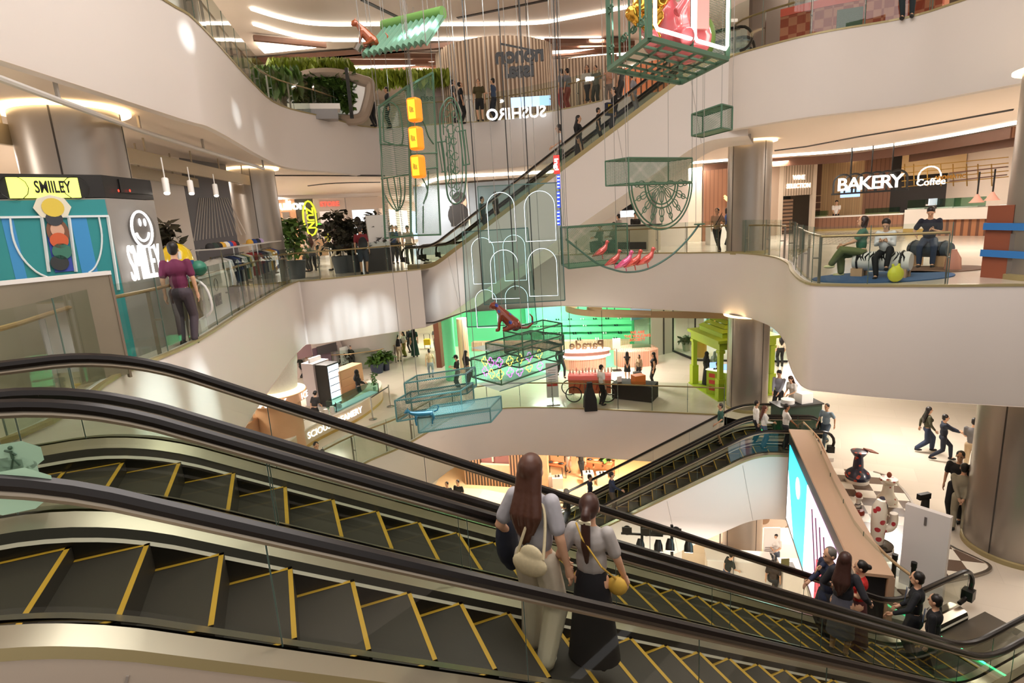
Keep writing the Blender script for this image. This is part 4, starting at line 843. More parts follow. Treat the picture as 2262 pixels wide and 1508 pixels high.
t = thing('info_board', 'white notice board with red text left of the cart stall', 'notice board', G(622, 590, 0)); iw = Wall(G2(612, 592, 0), G2(638, 590, 0)); bl(iw.box(M(), 0, .5, iw.L, 2.1, 0, .04), 'panel', WHT, t); bl(iw.rect(M(), 621, 508, 626, 518, .01, .01), 'red_mark', mat('red_print', '#c5463c', .5), t); [bl(iw.rect(M(), 616, 530+k*8, 634, 532+k*8, .01, .01), 'text_line', mat('text_grey', '#9a8f8c', .5), t) for k in range(5)]; bl(M().bar(iw.P(iw.L/2, 0), iw.P(iw.L/2, .5), .05), 'stand', DKG, t)
# white board and dark bin by the glass, ramp of dark steps
WBd = Wall(G2(822, 600, 0), G2(868, 596, 0)); t = thing('blank_board', 'blank white board standing on a black box behind the glass', 'board', WBd.P(0, 0)); zb_, zt2 = HZ(WBd.P(.3, 0), 0, 845, 547), HZ(WBd.P(.3, 0), 0, 845, 474)
bl(WBd.box(M(), 0, zb_, WBd.L, zt2, 0, .3), 'board', WHT, t); bl(WBd.box(M(), -.25, 0, WBd.L, zb_-.02, .05, .6), 'black_box', DKG, t)
# ------------------------------------------------------------------ corridor beyond
xa, xb = -9.3, -5.2
struct('floor', M().box(xa, 43.8, -.2, xb, 88, 0), FL2); struct('ceiling', M().box(xa, 43.8, 4.0, xb, 88, 4.2), CEIL)
WIN = mat('shop_glow', '#fff1e0', .5, emit=1.6)
struct('wall_corridor', M().box(xa-.2, 44, 0, xa, 88, 4), mat('corridor_wall', '#d8c3ac', .5)); struct('wall_corridor', M().box(xb, 44, 0, xb+.2, 88, 4), mat('corridor_wall', '#d8c3ac', .5)); struct('wall_corridor_end', M().box(xa, 88, 0, xb, 88.2, 4), mat('glow_end', '#dfe9ee', .5, emit=.8))
for i in range(7):
    y = 46+i*6
    for x, sgn in ((xa+.02, 1), (xb-.06, -1)): struct('window_%d' % (i+1), M().box(x, y, .3, x+.04, y+4, 3.1), WIN if (i+sgn) % 3 else mat('shop_glow_blue', '#9fc4e8', .5, emit=1.2))
strip([(935, 432), (945, 424), (962, 402), (1000, 397)], 3.9, .14, LITE, 'angular white light loop on the ceiling near the corridor mouth') if False else None
strip([(928, 425), (945, 403), (1000, 391), (1090, 386), (1235, 379)], 3.93, .14, LITE, 'long white ceiling light behind the white clad escalator')
strip([(928, 425), (960, 428), (1000, 427), (1060, 424)], 3.93, .12, LITE, 'short white ceiling light closing the angle near the corridor mouth')
for y in (50, 58, 66, 74): lamp('AREA', ((xa+xb)/2, y, 3.9), 130, WARM, 1.5)
struct('wall_corridor', M().box(-5.2, 34.5, 0, -4.9, 43.8, 4), mat('peach_side', '#d9a878', .5))
# mural wall with the figure in a black jacket
MW = Wall((-5.1, 33.8), (3.2, 33.0)); t = thing('figure_mural', 'large grey blue mural of a person in a black jacket behind the escalator foot', 'mural', MW.P(0, 0))
bl(MW.box(M(), 0, 0, MW.L, 3.9, 0, .2), 'backdrop', mat('mural_blue', '#8f9aa6', .6, noise=.2, nscale=.5), t)
bl(MW.rect(M(), 993, 455, 1029, 498, .03, .02), 'printed_jacket', mat('print_black', '#1c1b1c', .7), t); bl(disc(MW, 1018, 447, .33, .04, sy=1.3), 'printed_face', mat('skin_print', '#d8ab92', .6), t); bl(disc(MW, 1014, 436, .36, .05, sy=.9), 'printed_hair', mat('print_black', '#1c1b1c', .7), t)
bl(disc(MW, 1013, 475, .62, .045, sy=1.1), 'printed_shoulders', mat('print_black', '#1c1b1c', .7), t)
bl(MW.rect(M(), 1029, 400, 1039, 500, .05, .05), 'white_post', WHT, t)
# ------------------------------------------------------------------ centre: phone brand stall and counter
AWl = Wd(1230, 1520, 30, 30, 540); t = thing('white_back_wall', 'plain white wall behind the mountain logo stall', 'wall panel', AWl.P(0, 0)); bl(AWl.box(M(), 0, 0, AWl.L, 4, 0, .1), 'panel', mat('white_panel', '#efe4da', .6), t)
bl(AWl.rect(M(), 1440, 425, 1450, 560, .1, .3), 'grey_pillar', mat('pillar_grey', '#8e8a84', .5), t)
t = thing('mountain_sign', 'black mountain shaped sign with a glowing snowy base', 'sign', AWl.px(1390, 450, .3)); 
mt_ = [(1372, 478), (1374, 458), (1386, 443), (1393, 448), (1397, 456), (1402, 462), (1404, 478)]
bl(M().add([AWl.px(x, y, .3) for x, y in mt_]+[AWl.px(x, y, .15) for x, y in mt_], [tuple(range(7)), tuple(range(13, 6, -1))]+[(k, (k+1) % 7, 7+(k+1) % 7, 7+k) for k in range(7)]), 'mountain', BLK, t)
bl(AWl.rect(M(), 1370, 466, 1404, 478, .36, .05), 'snow_glow', mat('white_neon', '#ffffff', .4, emit=5), t)
SC = Wall(G2(1362, 560, 0), G2(1432, 561, 0)); t = thing('stall_counter', 'cream service counter with black bags on its lower shelf', 'counter', SC.P(0, 0)); zc = 1.15
bl(SC.box(M(), 0, .1, SC.L, zc, 0, .8), 'body', mat('cream_counter', '#e4d6c0', .5), t); bl(SC.box(M(), -.03, zc, SC.L+.03, zc+.06, .03, .86), 'worktop', BLK, t); bl(SC.box(M(), .1, .2, SC.L-.1, .5, .02, .02), 'black_bags', DKG, t)
# ------------------------------------------------------------------ right: timber wall, wine shop, bakery
TW = Wall(G2(1500, 534, 0), G2(1640, 531, 0)); t = thing('timber_wall', 'walnut timber wall with vertical grooves left of the grey column', 'wall panel', TW.P(0, 0))
WAL = stripes('walnut_grooves', '#8d6147', '#6b4531', .16, .85, 0, .5); bl(TW.box(M(), 1.3, 0, TW.L+1, 3.6, 0, .2), 'panelling', WAL, t)
t2 = thing('white_back_wall', 'pale wall panel left of the timber wall', 'wall panel', TW.P(0, 0)); bl(TW.box(M(), -1.5, 0, 1.25, 4, 0, .2), 'panel', mat('cream_wall', '#e0d3c2', .6), t2)
t = thing('brass_sign', 'tilted brass lattice sign on the timber wall', 'sign', TW.px(1607, 440, .1)); bl(M().bar(TW.px(1600, 432, .2), TW.px(1616, 446, .2), .08), 'bar', mat('brass_glow', '#ffce7a', .4, emit=1.5), t); bl(M().bar(TW.px(1600, 437, .2), TW.px(1614, 450, .2), .06), 'bar', mat('brass_glow', '#ffce7a', .4, emit=1.5), t)
WS = Wall(G2(1716, 519, 0), G2(1797, 512, 0)); uu = WS.L; t = thing('wine_shop_front', 'fluted grey portal reading WINE SELECTION above a dark doorway', 'shop front', WS.P(0, 0))
bl(WS.box(M(), 0, 2.1, uu, 4, 0, .2), 'fluted_panel', stripes('flute_grey', '#c9b7a2', '#93826f', .18, .5, 0), t); bl(WS.box(M(), 0, 0, .3, 4, .05, .2), 'pier', mat('portal_cream', '#d9c9b4', .5), t); bl(WS.box(M(), uu-.25, 0, uu, 4, .05, .2), 'pier', mat('portal_cream', '#d9c9b4', .5), t)
bl(WS.box(M(), .3, 0, uu-.25, 2.1, -1.5, .1), 'dark_interior', mat('dark_in', '#231c18', .6), t); bl(WS.box(M(), .3, .1, .3+uu*.33, 1.9, -.1, .1), 'bottle_rack', stripes('bottle_rack', '#8c6f56', '#3b2b22', .2, .6, 2), t); bl(WS.box(M(), uu*.66, 1.1, uu*.72, 1.5, -1.2, .05), 'blue_screen', mat('blue_screen', '#a9cdf0', .3, emit=1.2), t)
WGL = mat('warm_letter', '#ffe9cf', .4, emit=1.6)
text('WINE', WGL, .34, .02, t, 'lettering', TL(t) @ face_mtx(WS.P(uu*.5, 3.05, .08), WS.n), .01); text('SELECTION', WGL, .34, .02, t, 'lettering', TL(t) @ face_mtx(WS.P(uu*.5, 2.6, .08), WS.n), .01)
struct('wall_dusk', WS.box(M(), -3, 0, 0, 4, .02, .2), mat('taupe_wall', '#b09a86', .6))
BW_ = Wall(G2(1798, 511, 0), G2(2180, 500, 0)); L_ = BW_.L
BRK = tiles('cream_brick', '#c9a87c', '#b9956a', '#a38561', .24, .08, .7, .006)
t = thing('bakery_back_wall', 'back wall of the bakery, brick at left and walnut and black at right', 'wall panel', BW_.P(0, 0, -2.2)); bx = lambda a, b, z0, z1, nm, m_, off=-2.2: bl(BW_.box(M(), BW_.sz(a, 450, off)[0], z0, BW_.sz(b, 450, off)[0], z1, off, .15), nm, m_, t)
bx(1796, 1812, 0, 4, 'walnut_strip', BROWN); bx(1812, 1905, 0, 4, 'brickwork', BRK); bx(1905, 1965, 0, 4, 'walnut_panel', WAL); bx(1965, 2120, 0, 4, 'black_panel', mat('soft_black', '#26201c', .6)); bx(2120, 2320, 0, 4, 'walnut_panel', WAL); bx(1985, 2125, 2.75, 3.9, 'cream_header', mat('cream_header', '#c9ab7c', .5), -1.2)
for z in (1.2, 1.6, 2.0): bx(1798, 1812, z, z+.05, 'shelf', WOODF, -2.0)
u_b = BW_.sz(1993, 500)[0]
t = thing('bakery_counter', 'long walnut fronted bakery counter with white top under the BAKERY sign', 'counter', BW_.P(0, 0)); zc = HZ(BW_.P(0, 0), 0, 1798, 479)
bl(BW_.box(M(), 0, .12, u_b, zc-.08, 0, .8), 'front', WAL, t); bl(BW_.box(M(), 0, 0, u_b, .12, -.02, .75), 'gold_plinth', mat('gold_plinth', '#c7a45a', .4, .4), t); bl(BW_.box(M(), 0, zc-.08, u_b, zc, .03, .85), 'white_top', mat('white_marble', '#ece4da', .3), t)
for a, b in ((1800, 1825), (1910, 1985)): ua_, ub_ = BW_.sz(a, 470)[0], BW_.sz(b, 470)[0]; o = thing('display_case', 'small glass display case on the bakery counter, '+('left end' if a < 1850 else 'right part'), 'display case', BW_.P(ua_, zc)); bl(BW_.box(M(), ua_, zc, ub_, zc+.32, -.1, .4), 'glass', GLG, o); bl(BW_.box(M(), ua_, zc+.01, ub_, zc+.06, -.12, .36), 'tray', WOODF, o)
CT2 = Wall(G2(1994, 520, 0), G2(2175, 521, 0)); z2 = HZ(CT2.P(1, 0), 0, 2061, 461); t = thing('coffee_counter', 'white marble coffee counter with a ribbed walnut front on the right', 'counter', CT2.P(0, 0)); ux = CT2.sz(2052, 500)[0]
bl(CT2.box(M(), 0, .3, ux, z2, 0, 1), 'marble_block', mat('white_marble', '#ece4da', .3), t); bl(CT2.box(M(), 0, 0, ux, .3, .01, 1), 'gold_plinth', mat('gold_plinth', '#c7a45a', .4, .4), t); bl(CT2.box(M(), ux, 0, CT2.L+3, z2-.45, -.05, 1), 'ribbed_front', stripes('ribbed_walnut', '#a9714c', '#6b4531', .1, .6, 0), t); bl(CT2.box(M(), ux-.4, z2-.45, CT2.L+3, z2, .12, 1.1), 'marble_top', mat('white_marble', '#ece4da', .3), t)
for i, (a, b) in enumerate(((2010, 2048), (2075, 2110), (2112, 2165))): 
    ua_, ub_ = CT2.sz(a, 470, -.5)[0], CT2.sz(b, 470, -.5)[0]; o = thing('pastry_case', ('left', 'middle', 'right')[i]+' glass pastry case on the white coffee counter', 'display case', CT2.P(ua_, z2)); bl(CT2.box(M(), ua_, z2, ub_, z2+.4, -.3, .5), 'glass', GLG, o); bl(CT2.box(M(), ua_, z2, ub_, z2+.05, -.3, .5), 'base', WHT, o)
o = thing('cash_register', 'white tilted till screen on the coffee counter', 'till', CT2.px(2060, 452, -.2)); M().obox((0, 0, .12), (.22, .03, .14), .3).build('screen', mat('till_screen', '#cfe0ee', .4, emit=.4), o); M().obox((0, .1, 0), (.15, .1, .03)).build('foot', WHT, o)
# BAKERY sign: arches and letters
SG = Wall(*[tuple((CT2.px(x, 430, 1.0))[:2]) for x in (1850, 1995)]) if False else Wd(1850, 1995, 31.5, 31.2, 420)
t = thing('bakery_sign', 'black arched hanging sign with glowing BAKERY letters', 'sign', SG.px(1920, 405)); us = [SG.sz(x, 405)[0] for x in (1862, 1887, 1912, 1936, 1958, 1981)]; zm = SG.sz(1920, 405)[1]
for i, u in enumerate(us):
    pts = [SG.P(u+.38*math.cos(math.pi*k/10), zm+.1+.38*math.sin(math.pi*k/10)) for k in range(11)]
    bl(M().tube([SG.P(u+.38, zm-.35)]+pts+[SG.P(u-.38, zm-.35)], .045, 6), 'arch', BLK, t)
    text('BAKERY'[i], mat('bakery_letter', '#fff8ea', .4, emit=2), .8, .04, t, 'letter', TL(t) @ face_mtx(SG.P(u, zm+.0, .12), SG.n), .012)
bl(SG.box(M(), us[0]-.45, zm-.42, us[-1]+.45, zm-.34, .05, .1), 'base_bar', BLK, t)
for x in (1879, 1925, 1970): u = SG.sz(x, 380)[0]; bl(M().bar(SG.P(u, zm+.45), SG.P(u, 4), .04), 'hanging_rod', BLK, t)
o = thing('menu_screen', 'small blue menu screen hanging below the BAKERY sign', 'screen', SG.px(1878, 427, -1)); bl(SG.rect(M(), 1857, 419, 1899, 434, -1, .06), 'screen', mat('menu_blue', '#8fb4ea', .3, emit=1.2), o); bl(M().bar(SG.px(1878, 419, -1.03), T3(SG.px(1878, 419, -1.03), 4), .03), 'mount', BLK, o)
# coffee sign and brass shelves
KG = Wd(2000, 2200, 31.5, 30.5, 400); t = thing('coffee_sign', 'round glowing Coffee sign on brass grid shelving', 'sign', KG.px(2053, 392)); zc_ = KG.px(2053, 390)
bl(M().tube([zc_+KG.d*(.42*math.cos(i*.3))+Vector((0, 0, .42*math.sin(i*.3))) for i in range(-2, 13)], .03, 6), 'ring', mat('bakery_letter', '#fff8ea', .4, emit=2), t)
text('Coffee', mat('bakery_letter', '#fff8ea', .4, emit=2), .4, .02, t, 'lettering', TL(t) @ KG.mtx(2056, 402, .1), .002)
text('AROMATIC', mat('brass_text', '#c9933f', .4, .5), .22, .02, t, 'lettering', TL(t) @ KG.mtx(2098, 391, .1), .005)
BR = mat('brass', '#b18a45', .35, .8); t = thing('brass_shelf_frame', 'brass grid shelf frame hanging above the coffee counter', 'shelf frame', KG.P(0, 3))
for y in (365, 378, 395, 408): bl(M().bar(KG.px(1992, y+5), KG.px(2228, y-18), .035), 'rail', BR, t)
for x in (1998, 2018, 2048, 2078, 2105, 2135, 2160, 2190): bl(M().bar(KG.px(x, 362), KG.px(x+1, 411), .03), 'upright', BR, t)
for y0, x0, x1 in ((382, 2100, 2225), (400, 2100, 2222)): bl(M().bar(KG.px(x0, y0, -.1), KG.px(x1, y0-14, -.1), .3, .04), 'timber_shelf', BROWN, t)
for i, x in enumerate((2158, 2192)): p = CT2.px(x, 438-(i*5), .3); o = thing('pendant_lamp', ('left', 'right')[i]+' pink cone pendant lamp over the coffee counter', 'lamp', p); M().lathe([(.26, -.16), (.2, -.1), (.07, .1), (.04, .16)], n=16).build('lamp_shade', mat('pink_shade', '#e0a08c', .4, emit=.3), o, True); M().tube([(0, 0, .16), (0, 0, 1.0)], .03, 5).build('cord', BLK, o)
# ceiling features right
strip([(1530, 359), (1620, 352), (1712, 344), (1800, 338), (1870, 332), (1960, 321), (2050, 307), (2140, 291), (2232, 273), (2290, 262)], 3.96, .14, LITE, 'long curved white light line on the ceiling in front of the bakery')
t = thing('slatted_ceiling_band', 'curved walnut slatted band hanging under the ceiling before the bakery', 'ceiling band', G(1712, 350, 3.95)); mm = M(); P_ = smooth2([G(x, y, 3.95) for x, y in ((1540, 366), (1712, 350), (1800, 345), (1870, 340), (1960, 329), (2050, 315), (2140, 299), (2240, 280))], 22)
bl(M().sweep(P_, [(0, 0), (-.1, 0), (-.1, -.4), (0, -.4)]), 'band', BROWN, t)
mm = M(); [mm.bar(p-Vector((0, 0, .38)), p, .09, .12) for p in P_[::2]]; bl(mm, 'slats', mat('walnut_light', '#8a5f45', .5), t)
t = thing('slatted_ceiling_band', 'upper walnut slatted block above the coffee sign', 'ceiling band', G(2014, 345, 3.9)); P_ = [G(x, y, 3.3) for x, y in ((2012, 357), (2100, 344), (2250, 322))]; P_ = smooth2(P_, 24); bl(M().sweep(P_, [(0, 0), (-.1, 0), (-.1, .62), (0, .62)]), 'band', BROWN, t)
mm = M(); [mm.bar(p, p+Vector((0, 0, .62)), .07, .14) for p in P_]; bl(mm, 'slats', mat('walnut_light', '#8a5f45', .5), t)
tag(M().tube([G(x, y, 3.99) for x, y in ((1711, 332), (1781, 323), (1898, 301), (2030, 279), (2238, 241))], .04, 4).build('ceiling_slot', BLK), 'dark curved slot in the ceiling above the bakery light line', 'ceiling slot')
tag(M().tube([G(x, y, 3.99) for x, y in ((606, 387), (700, 387), (850, 388))], .035, 4).build('ceiling_slot', BLK), 'dark straight slot in the ceiling above the far left shops', 'ceiling slot')
tag(M().tube(smooth2([G(x, y, 3.99) for x, y in ((680, 410), (740, 404), (840, 402))], 4), .035, 4).build('ceiling_slot', BLK), 'dark curved slot in the ceiling nearer the far left shops', 'ceiling slot')
dl = [(1760, 361), (1768, 351), (1827, 358), (1838, 363), (1885, 351), (1895, 355), (1902, 360), (1905, 367), (1850, 371), (1958, 349), (1957, 354), (1962, 358), (1961, 366), (2045, 329), (1966, 340), (2025, 337), (2103, 327), (2132, 317), (2200, 315), (2150, 356), (2175, 352)]
for x, y in dl:
    p = G(x, y, 3.97)
    if p.y > 43 or p.x > 23: continue
    M().lathe([(.1, 0), (.1, .03)], p, 12).build('downlight', mat('downlight_glow', '#ffe6c4', .5, emit=12)); tag(COL.objects[-1], 'small round recessed downlight in the bakery ceiling', 'ceiling light', 'recessed downlights in the bakery ceiling')
for x, y in ((14, 30), (20, 28), (10, 31)): lamp('AREA', (x, y, 3.8), 200, WARM, 1)
# mosaic floor, queue booth, sofa bench, blue sofa etc.
tag(M().add([G(x, y, .004) for x, y in ((1735, 517), (1995, 510), (2000, 530), (1940, 538), (1735, 541))], [(0, 1, 2, 3, 4)]).build('mosaic_floor', tiles('mosaic', '#3b3430', '#cbb9a5', '#cbb9a5', .3, .3, .4, kind='check', rot=.3)), 'black and white mosaic floor patch before the bakery counter', 'floor mosaic')
QA = G(2165, 612, 0); QB = G(2242, 618, 0); t = thing('queue_booth', 'reddish brown booth wrapped with blue belts before the right column', 'booth', QA); qh = HZ(QA, 0, 2170, 455); QW = Wall(QA, QB); RB = mat('red_brown', '#8a4b33', .5)
bl(QW.box(M(), 0, 0, .5, qh, 0, .5), 'brown_side', RB, t); bl(QW.box(M(), .5, 0, QW.L+.3, qh*.62, .02, .5), 'panel', mat('grey_panel_q', '#6d655e', .5), t)
for z in (qh*.72, qh*.35): bl(M().bar(QW.P(0, z, .06), QW.P(QW.L+2.2, z-.05, .06), .03, .14), 'blue_belt', mat('blue_belt', '#2f74b8', .5), t)
# ------------------------------------------------------------------ shopping floor (L1): green shoe shop
GRN = mat('mint_green', '#6fdda0', .5, emit=.06); GRN2 = mat('mint_floor', '#86dcb0', .35); PNK = tiles('pink_mosaic', '#e0a487', '#d3917a', '#efc8b4', .09, .3, .6, .01)
SF = Wall(G2(1235, 818, L1), G2(1440, 806, L1)); SB = Wall(G2(1010, 772, L1), G2(1420, 768, L1))
g = lambda x, y, z=L1: G(x, y, z)
tag(M().add([T3(g(x, y), L1+.01) for x, y in ((1020, 850), (1150, 838), (1240, 820), (1365, 810), (1372, 790), (1440, 770), (1020, 765))], [tuple(range(7))]).build('mint_floor', GRN2), 'mint green floor area of the shoe shop', 'floor covering')
t = thing('shoe_shop_wall', 'bright mint green stepped shelf wall of the shoe shop', 'display wall', SB.P(0, L1))
ua, ub = SB.sz(1000, 720)[0], SB.sz(1395, 720)[0]
bl(SB.box(M(), ua-1, L1, ub+.1, L1+3.9, -.9, .1), 'back_wall', GRN, t)
zs = [HZ(SB.P(ub-1, 0), L1, 1340, y) for y in (757, 741, 725, 711)]
for i, z in enumerate(zs): bl(SB.box(M(), SB.sz(1215-i*20, 740)[0], z-.28 if i else L1, ub, z, -.0-i*.22, .9), 'step_shelf', GRN, t)
u1_ = SB.sz(1160, 720)[0]; bl(SB.box(M(), u1_, L1+1.5, u1_+.3, L1+3.7, -.3, .5), 'fin', GRN, t); bl(SB.box(M(), ub+.05, L1, ub+.15, L1+3.8, 2.2, 3), 'side_wall', GRN, t)
bl(SB.box(M(), SB.sz(1045, 740)[0], L1, ub-.1, L1+.55, .5, .5), 'pink_bench', PNK, t)
lamp('AREA', tuple(SB.P(ub*.55, L1+3.5, 1.5)), 300, (.98, 1, .95), 2)
for i, z in enumerate(zs+[L1+.55]):
    n = 8 if i < 4 else 5
    for k in range(n):
        u = SB.sz((1190, 1165, 1150, 1200, 1240)[i]+k*((32, 34, 35, 28, 40)[i]), 740)[0]
        if u > ub-.3: continue
        s = thing('shoe_pair', 'pair of shoes on the mint green shelf', 'shoes', SB.P(u, z+.0, (-.25-i*.22) if i < 4 else .3), 0, 'shoe pairs on the mint green shelves'); c = BLK if (i+k) % 3 else WHT
        rn = ['lowest mint shelf', 'second mint shelf', 'third mint shelf', 'top mint shelf', 'pink mosaic bench'][i]; s['label'] = ('black' if c is BLK else 'white')+' pair of shoes on the '+rn+', '+('first', 'second', 'third', 'fourth', 'fifth', 'sixth', 'seventh', 'eighth')[k]+' from the left'; s['group'] = 'shoe pairs on the '+rn
        for d in (-.07, .07): M().ball((d, 0, .05), 1, .045, .13, .05, 8).build('shoe', c, s, True); M().ball((d, .07, .1), 1, .04, .05, .07, 8).build('heel', c, s, True)
t = thing('red_wall_lettering', 'red lettering about a walking society on the shop glass', 'lettering', SF.px(1408, 742)); R_ = mat('red_letter', '#d8402f', .5, emit=.3)
for k, s in enumerate(('WE ARE', 'THE WALKING', 'SOCIETY')): text(s, R_, .2, .01, t, 'lettering', TL(t) @ SF.mtx(1408, 734+k*8, .02), .003)
for x0, x1, m_, l in ((1395, 1438, GLG, 'mint tinted glass front panel with red lettering behind it'), ):
    tag(SF.rect(M(), x0, 690, x1, 800, 0, .02).build('shop_window', m_), l, 'shop window')
t = thing('curved_display_ledge', 'pink mosaic curved display ledge right of the mint shelves', 'display', SF.px(1400, 800)); c = T3(SF.px(1405, 802, -.4), L1)
M_ = M().lathe([(1.15, 0), (1.15, .8), (.9, .95), (.85, .95)], (0, 0, 0), 32, 1, .6); M_.build('ledge', PNK, t, True); t.location = c
t = thing('oval_display', 'pink mosaic oval plinth with white top in front of the shoe shelves', 'display', G(1292, 812, L1)); M().lathe([(1.1, 0), (1.1, .55)], n=32, sy=.5).build('plinth', PNK, t, True); M().lathe([(1.15, .55), (1.15, .62)], n=32, sy=.5).build('top', WHT, t)
p = AT(1296, 778, 24.5); t = thing('parade_sign', 'oval hanging sign with reversed Parade lettering and white glowing edge', 'sign', p)
M().lathe([(1.0, -.1), (1.0, .1)], n=36, sy=.35).build('oval_board', mat('rose_board', '#b98474', .5), t); M().lathe([(1.04, .08), (1.04, .13)], n=36, sy=.38).build('edge_light', LITE, t); M().lathe([(1.04, -.16), (1.04, -.11)], n=36, sy=.38).build('edge_light', LITE, t)
text('Parade', mat('bronze_letter', '#7a5a40', .4, .3), .55, .03, t, 'lettering', face_mtx((0, 0, .32), (-p.x, -p.y, 0)), .015, mirror=True)
for x in (-.7, .7): M().tube([(x, 0, .1), (x, 0, -2.3-p.z)], .012, 4).build('cable', DKG, t)
# curved green entrance wall, pink shelves, dark brown door leaves at the left of the shop
for x0, x1, m_, l, h, off in ((985, 1012, GRN, 'mint green curved wall end at the left of the shoe shop', 3.7, 0), (1017, 1040, PNK, 'pink mosaic niche column inside the left of the shoe shop', 2.9, -.4)):
    p = G((x0+x1)/2, 838 if m_ is GRN else 822, L1); r_ = (x1-x0)/2*math.hypot(p.x, p.y)/FPX; t = thing('shop_pillar', l, 'pillar', p); M().lathe([(r_, 0), (r_, h)], n=24).build('shaft', m_, t, True)
p = G(985, 800, L1); t = thing('timber_door_leaf', 'dark reddish timber wall end left of the mint shop', 'wall panel', p); M().obox((0, 0, 1.85), (.15, 1.2, 1.85), -.2).build('panel', mat('red_timber', '#6d3a28', .5), t)
# grey service wall, right boutique with colours
GW = Wall(G2(1440, 788, L1), G2(1485, 778, L1)); t = thing('grey_service_wall', 'plain pale grey wall and door between the two shops', 'wall panel', GW.P(0, L1)); bl(GW.box(M(), 0, L1, GW.L, L1+3.75, 0, .2), 'panel', mat('grey_green_wall', '#b5b0a2', .6), t); bl(GW.box(M(), GW.L*.55, L1, GW.L*.6, L1+3.75, .03, .05), 'joint', SEAM, t)
bl(GW.rect(M(), 1394, 680, 1438, 700, .05, .05), 'advert_screen', mat('advert', '#7f8f9f', .4, emit=.5), t)
NW = Wall(G2(1486, 776, L1), G2(1535, 797, L1)); NW2 = Wall(G2(1535, 797, L1), G2(1740, 800, L1))
t = thing('boutique_front', 'glass boutique front with coloured shelves behind black frames', 'shop front', NW.P(0, L1)); FR = mat('black_frame', '#1c1b1a', .4)
for w_ in (NW, NW2):
    bl(w_.box(M(), 0, L1+.1, w_.L, L1+3.7, 0, .02), 'glass', GLS, t); bl(w_.box(M(), 0, L1, w_.L, L1+.1, .03, .08), 'frame', FR, t); bl(w_.box(M(), -.04, L1, .04, L1+3.7, .03, .08), 'frame', FR, t)
bk = Wall(NW.P(-1, 0, -2.5), NW2.P(NW2.L, 0, -3)); bl(bk.box(M(), 0, L1, bk.L, L1+3.75, 0, .1), 'inner_wall', mat('bright_in', '#cfd8e0', .6, emit=.8), t)
r = random.Random(4)
for k in range(70):
    u = r.uniform(.2, bk.L-.2); z = L1+.4+r.randint(0, 6)*.48; c = r.choice(['#d8486e', '#e8b04a', '#3b8f86', '#e67a4a', '#f0e6dd', '#5c9a52', '#c6405a', '#efe0c8']); o = bk.box(M(), u, z, u+r.uniform(.15, .4), z+r.uniform(.2, .38), .45, .3).build('merchandise_box', mat('goods_'+c[1:], c, .5))
    tag(o, {'#d8486e': 'deep pink', '#e8b04a': 'amber', '#3b8f86': 'teal', '#e67a4a': 'orange', '#f0e6dd': 'white', '#5c9a52': 'green', '#c6405a': 'crimson', '#efe0c8': 'cream'}[c]+' item on the boutique shelves behind the pavilion, shelf '+('one', 'two', 'three', 'four', 'five', 'six', 'seven')[int((z-L1-.35)/.48)], 'goods', 'coloured goods on the boutique shelves')
lamp('AREA', tuple(bk.P(bk.L*.5, L1+3.5, 1.2)), 180, WARM, 1)
potted('green plant in a pale pot behind the boutique glass', T3(NW.px(1517, 780, -.8), L1), L1, (1517, 745), .5, GR1, 200, .25, pot='#cfd3c4', ph=.5, pr=.28, seed=11)
o = thing('yellow_bin', 'tall yellow container behind the pavilion post', 'container', G(1548, 787, L1)); M().lathe([(.3, 0), (.3, 1.1)], n=20).build('body', mat('yellow_bin', '#e0a52a', .5), o, True)
# beige oval ring under the ceiling
P_ = smooth2([G(x, y, -2.75) for x, y in ((1735, 705), (1600, 703), (1450, 701), (1340, 700), (1285, 696), (1258, 690), (1254, 684), (1275, 679))], 5)
t = thing('oval_ceiling_ring', 'large beige curved ring hanging under the ceiling before the shoe shop', 'ceiling ring', P_[0]); bl(M().sweep(P_, [(0, 0), (.08, 0), (.08, .28), (0, .28)]), 'band', mat('ring_beige', '#b39a78', .5), t)
for p in P_[::7]: bl(M().bar(p+Vector((0, 0, .2)), T3(p, -2.25), .03), 'hanger', DKG, t)
P_ = smooth2([G(x, y, -2.6) for x, y in ((1440, 696), (1380, 694), (1320, 692), (1300, 688), (1330, 684))], 5); t = thing('oval_ceiling_ring', 'smaller beige curved band inside the large ceiling ring', 'ceiling ring', P_[0]); bl(M().sweep(P_, [(0, 0), (.08, 0), (.08, .2), (0, .2)]), 'band', mat('ring_beige', '#b39a78', .5), t); bl(M().bar(P_[8], T3(P_[8], -2.25), .03), 'hanger', DKG, t)
# ---- lime green pavilion
LG = mat('lime_green', '#a9bf2b', .5); Lp, Fp, Rp = g(1532, 856), g(1590, 893), g(1704, 879); Bp = Lp+(Rp-Fp)
zt = HZ(Fp, L1, 1589, 757); zp = HZ(Fp, L1, 1593, 780); cc = (Lp+Rp)/2
t = thing('pavilion', 'lime green open pavilion with four posts and pyramid roof', 'pavilion', T3(cc, L1))
def exq(pts, k): c = sum(pts, Vector())/4; return [c+(p-c)*k for p in pts]
Q4 = [Lp, Fp, Rp, Bp]; ax = math.atan2((Rp-Fp).y, (Rp-Fp).x)
bl(M().prism([tuple(p[:2]) for p in exq(Q4, 1.16)], L1, L1+.06), 'floor_plate', LG, t)
for p in Q4:
    mh = M(); mh.obox((p.x, p.y, L1+.45), (.14, .14, .45), ax); mh.obox((p.x, p.y, (L1+zp)/2), (.09, .09, (zp-L1)/2), ax); mh.obox((p.x, p.y, zp-.08), (.13, .13, .06), ax); bl(mh, 'post', LG, t)
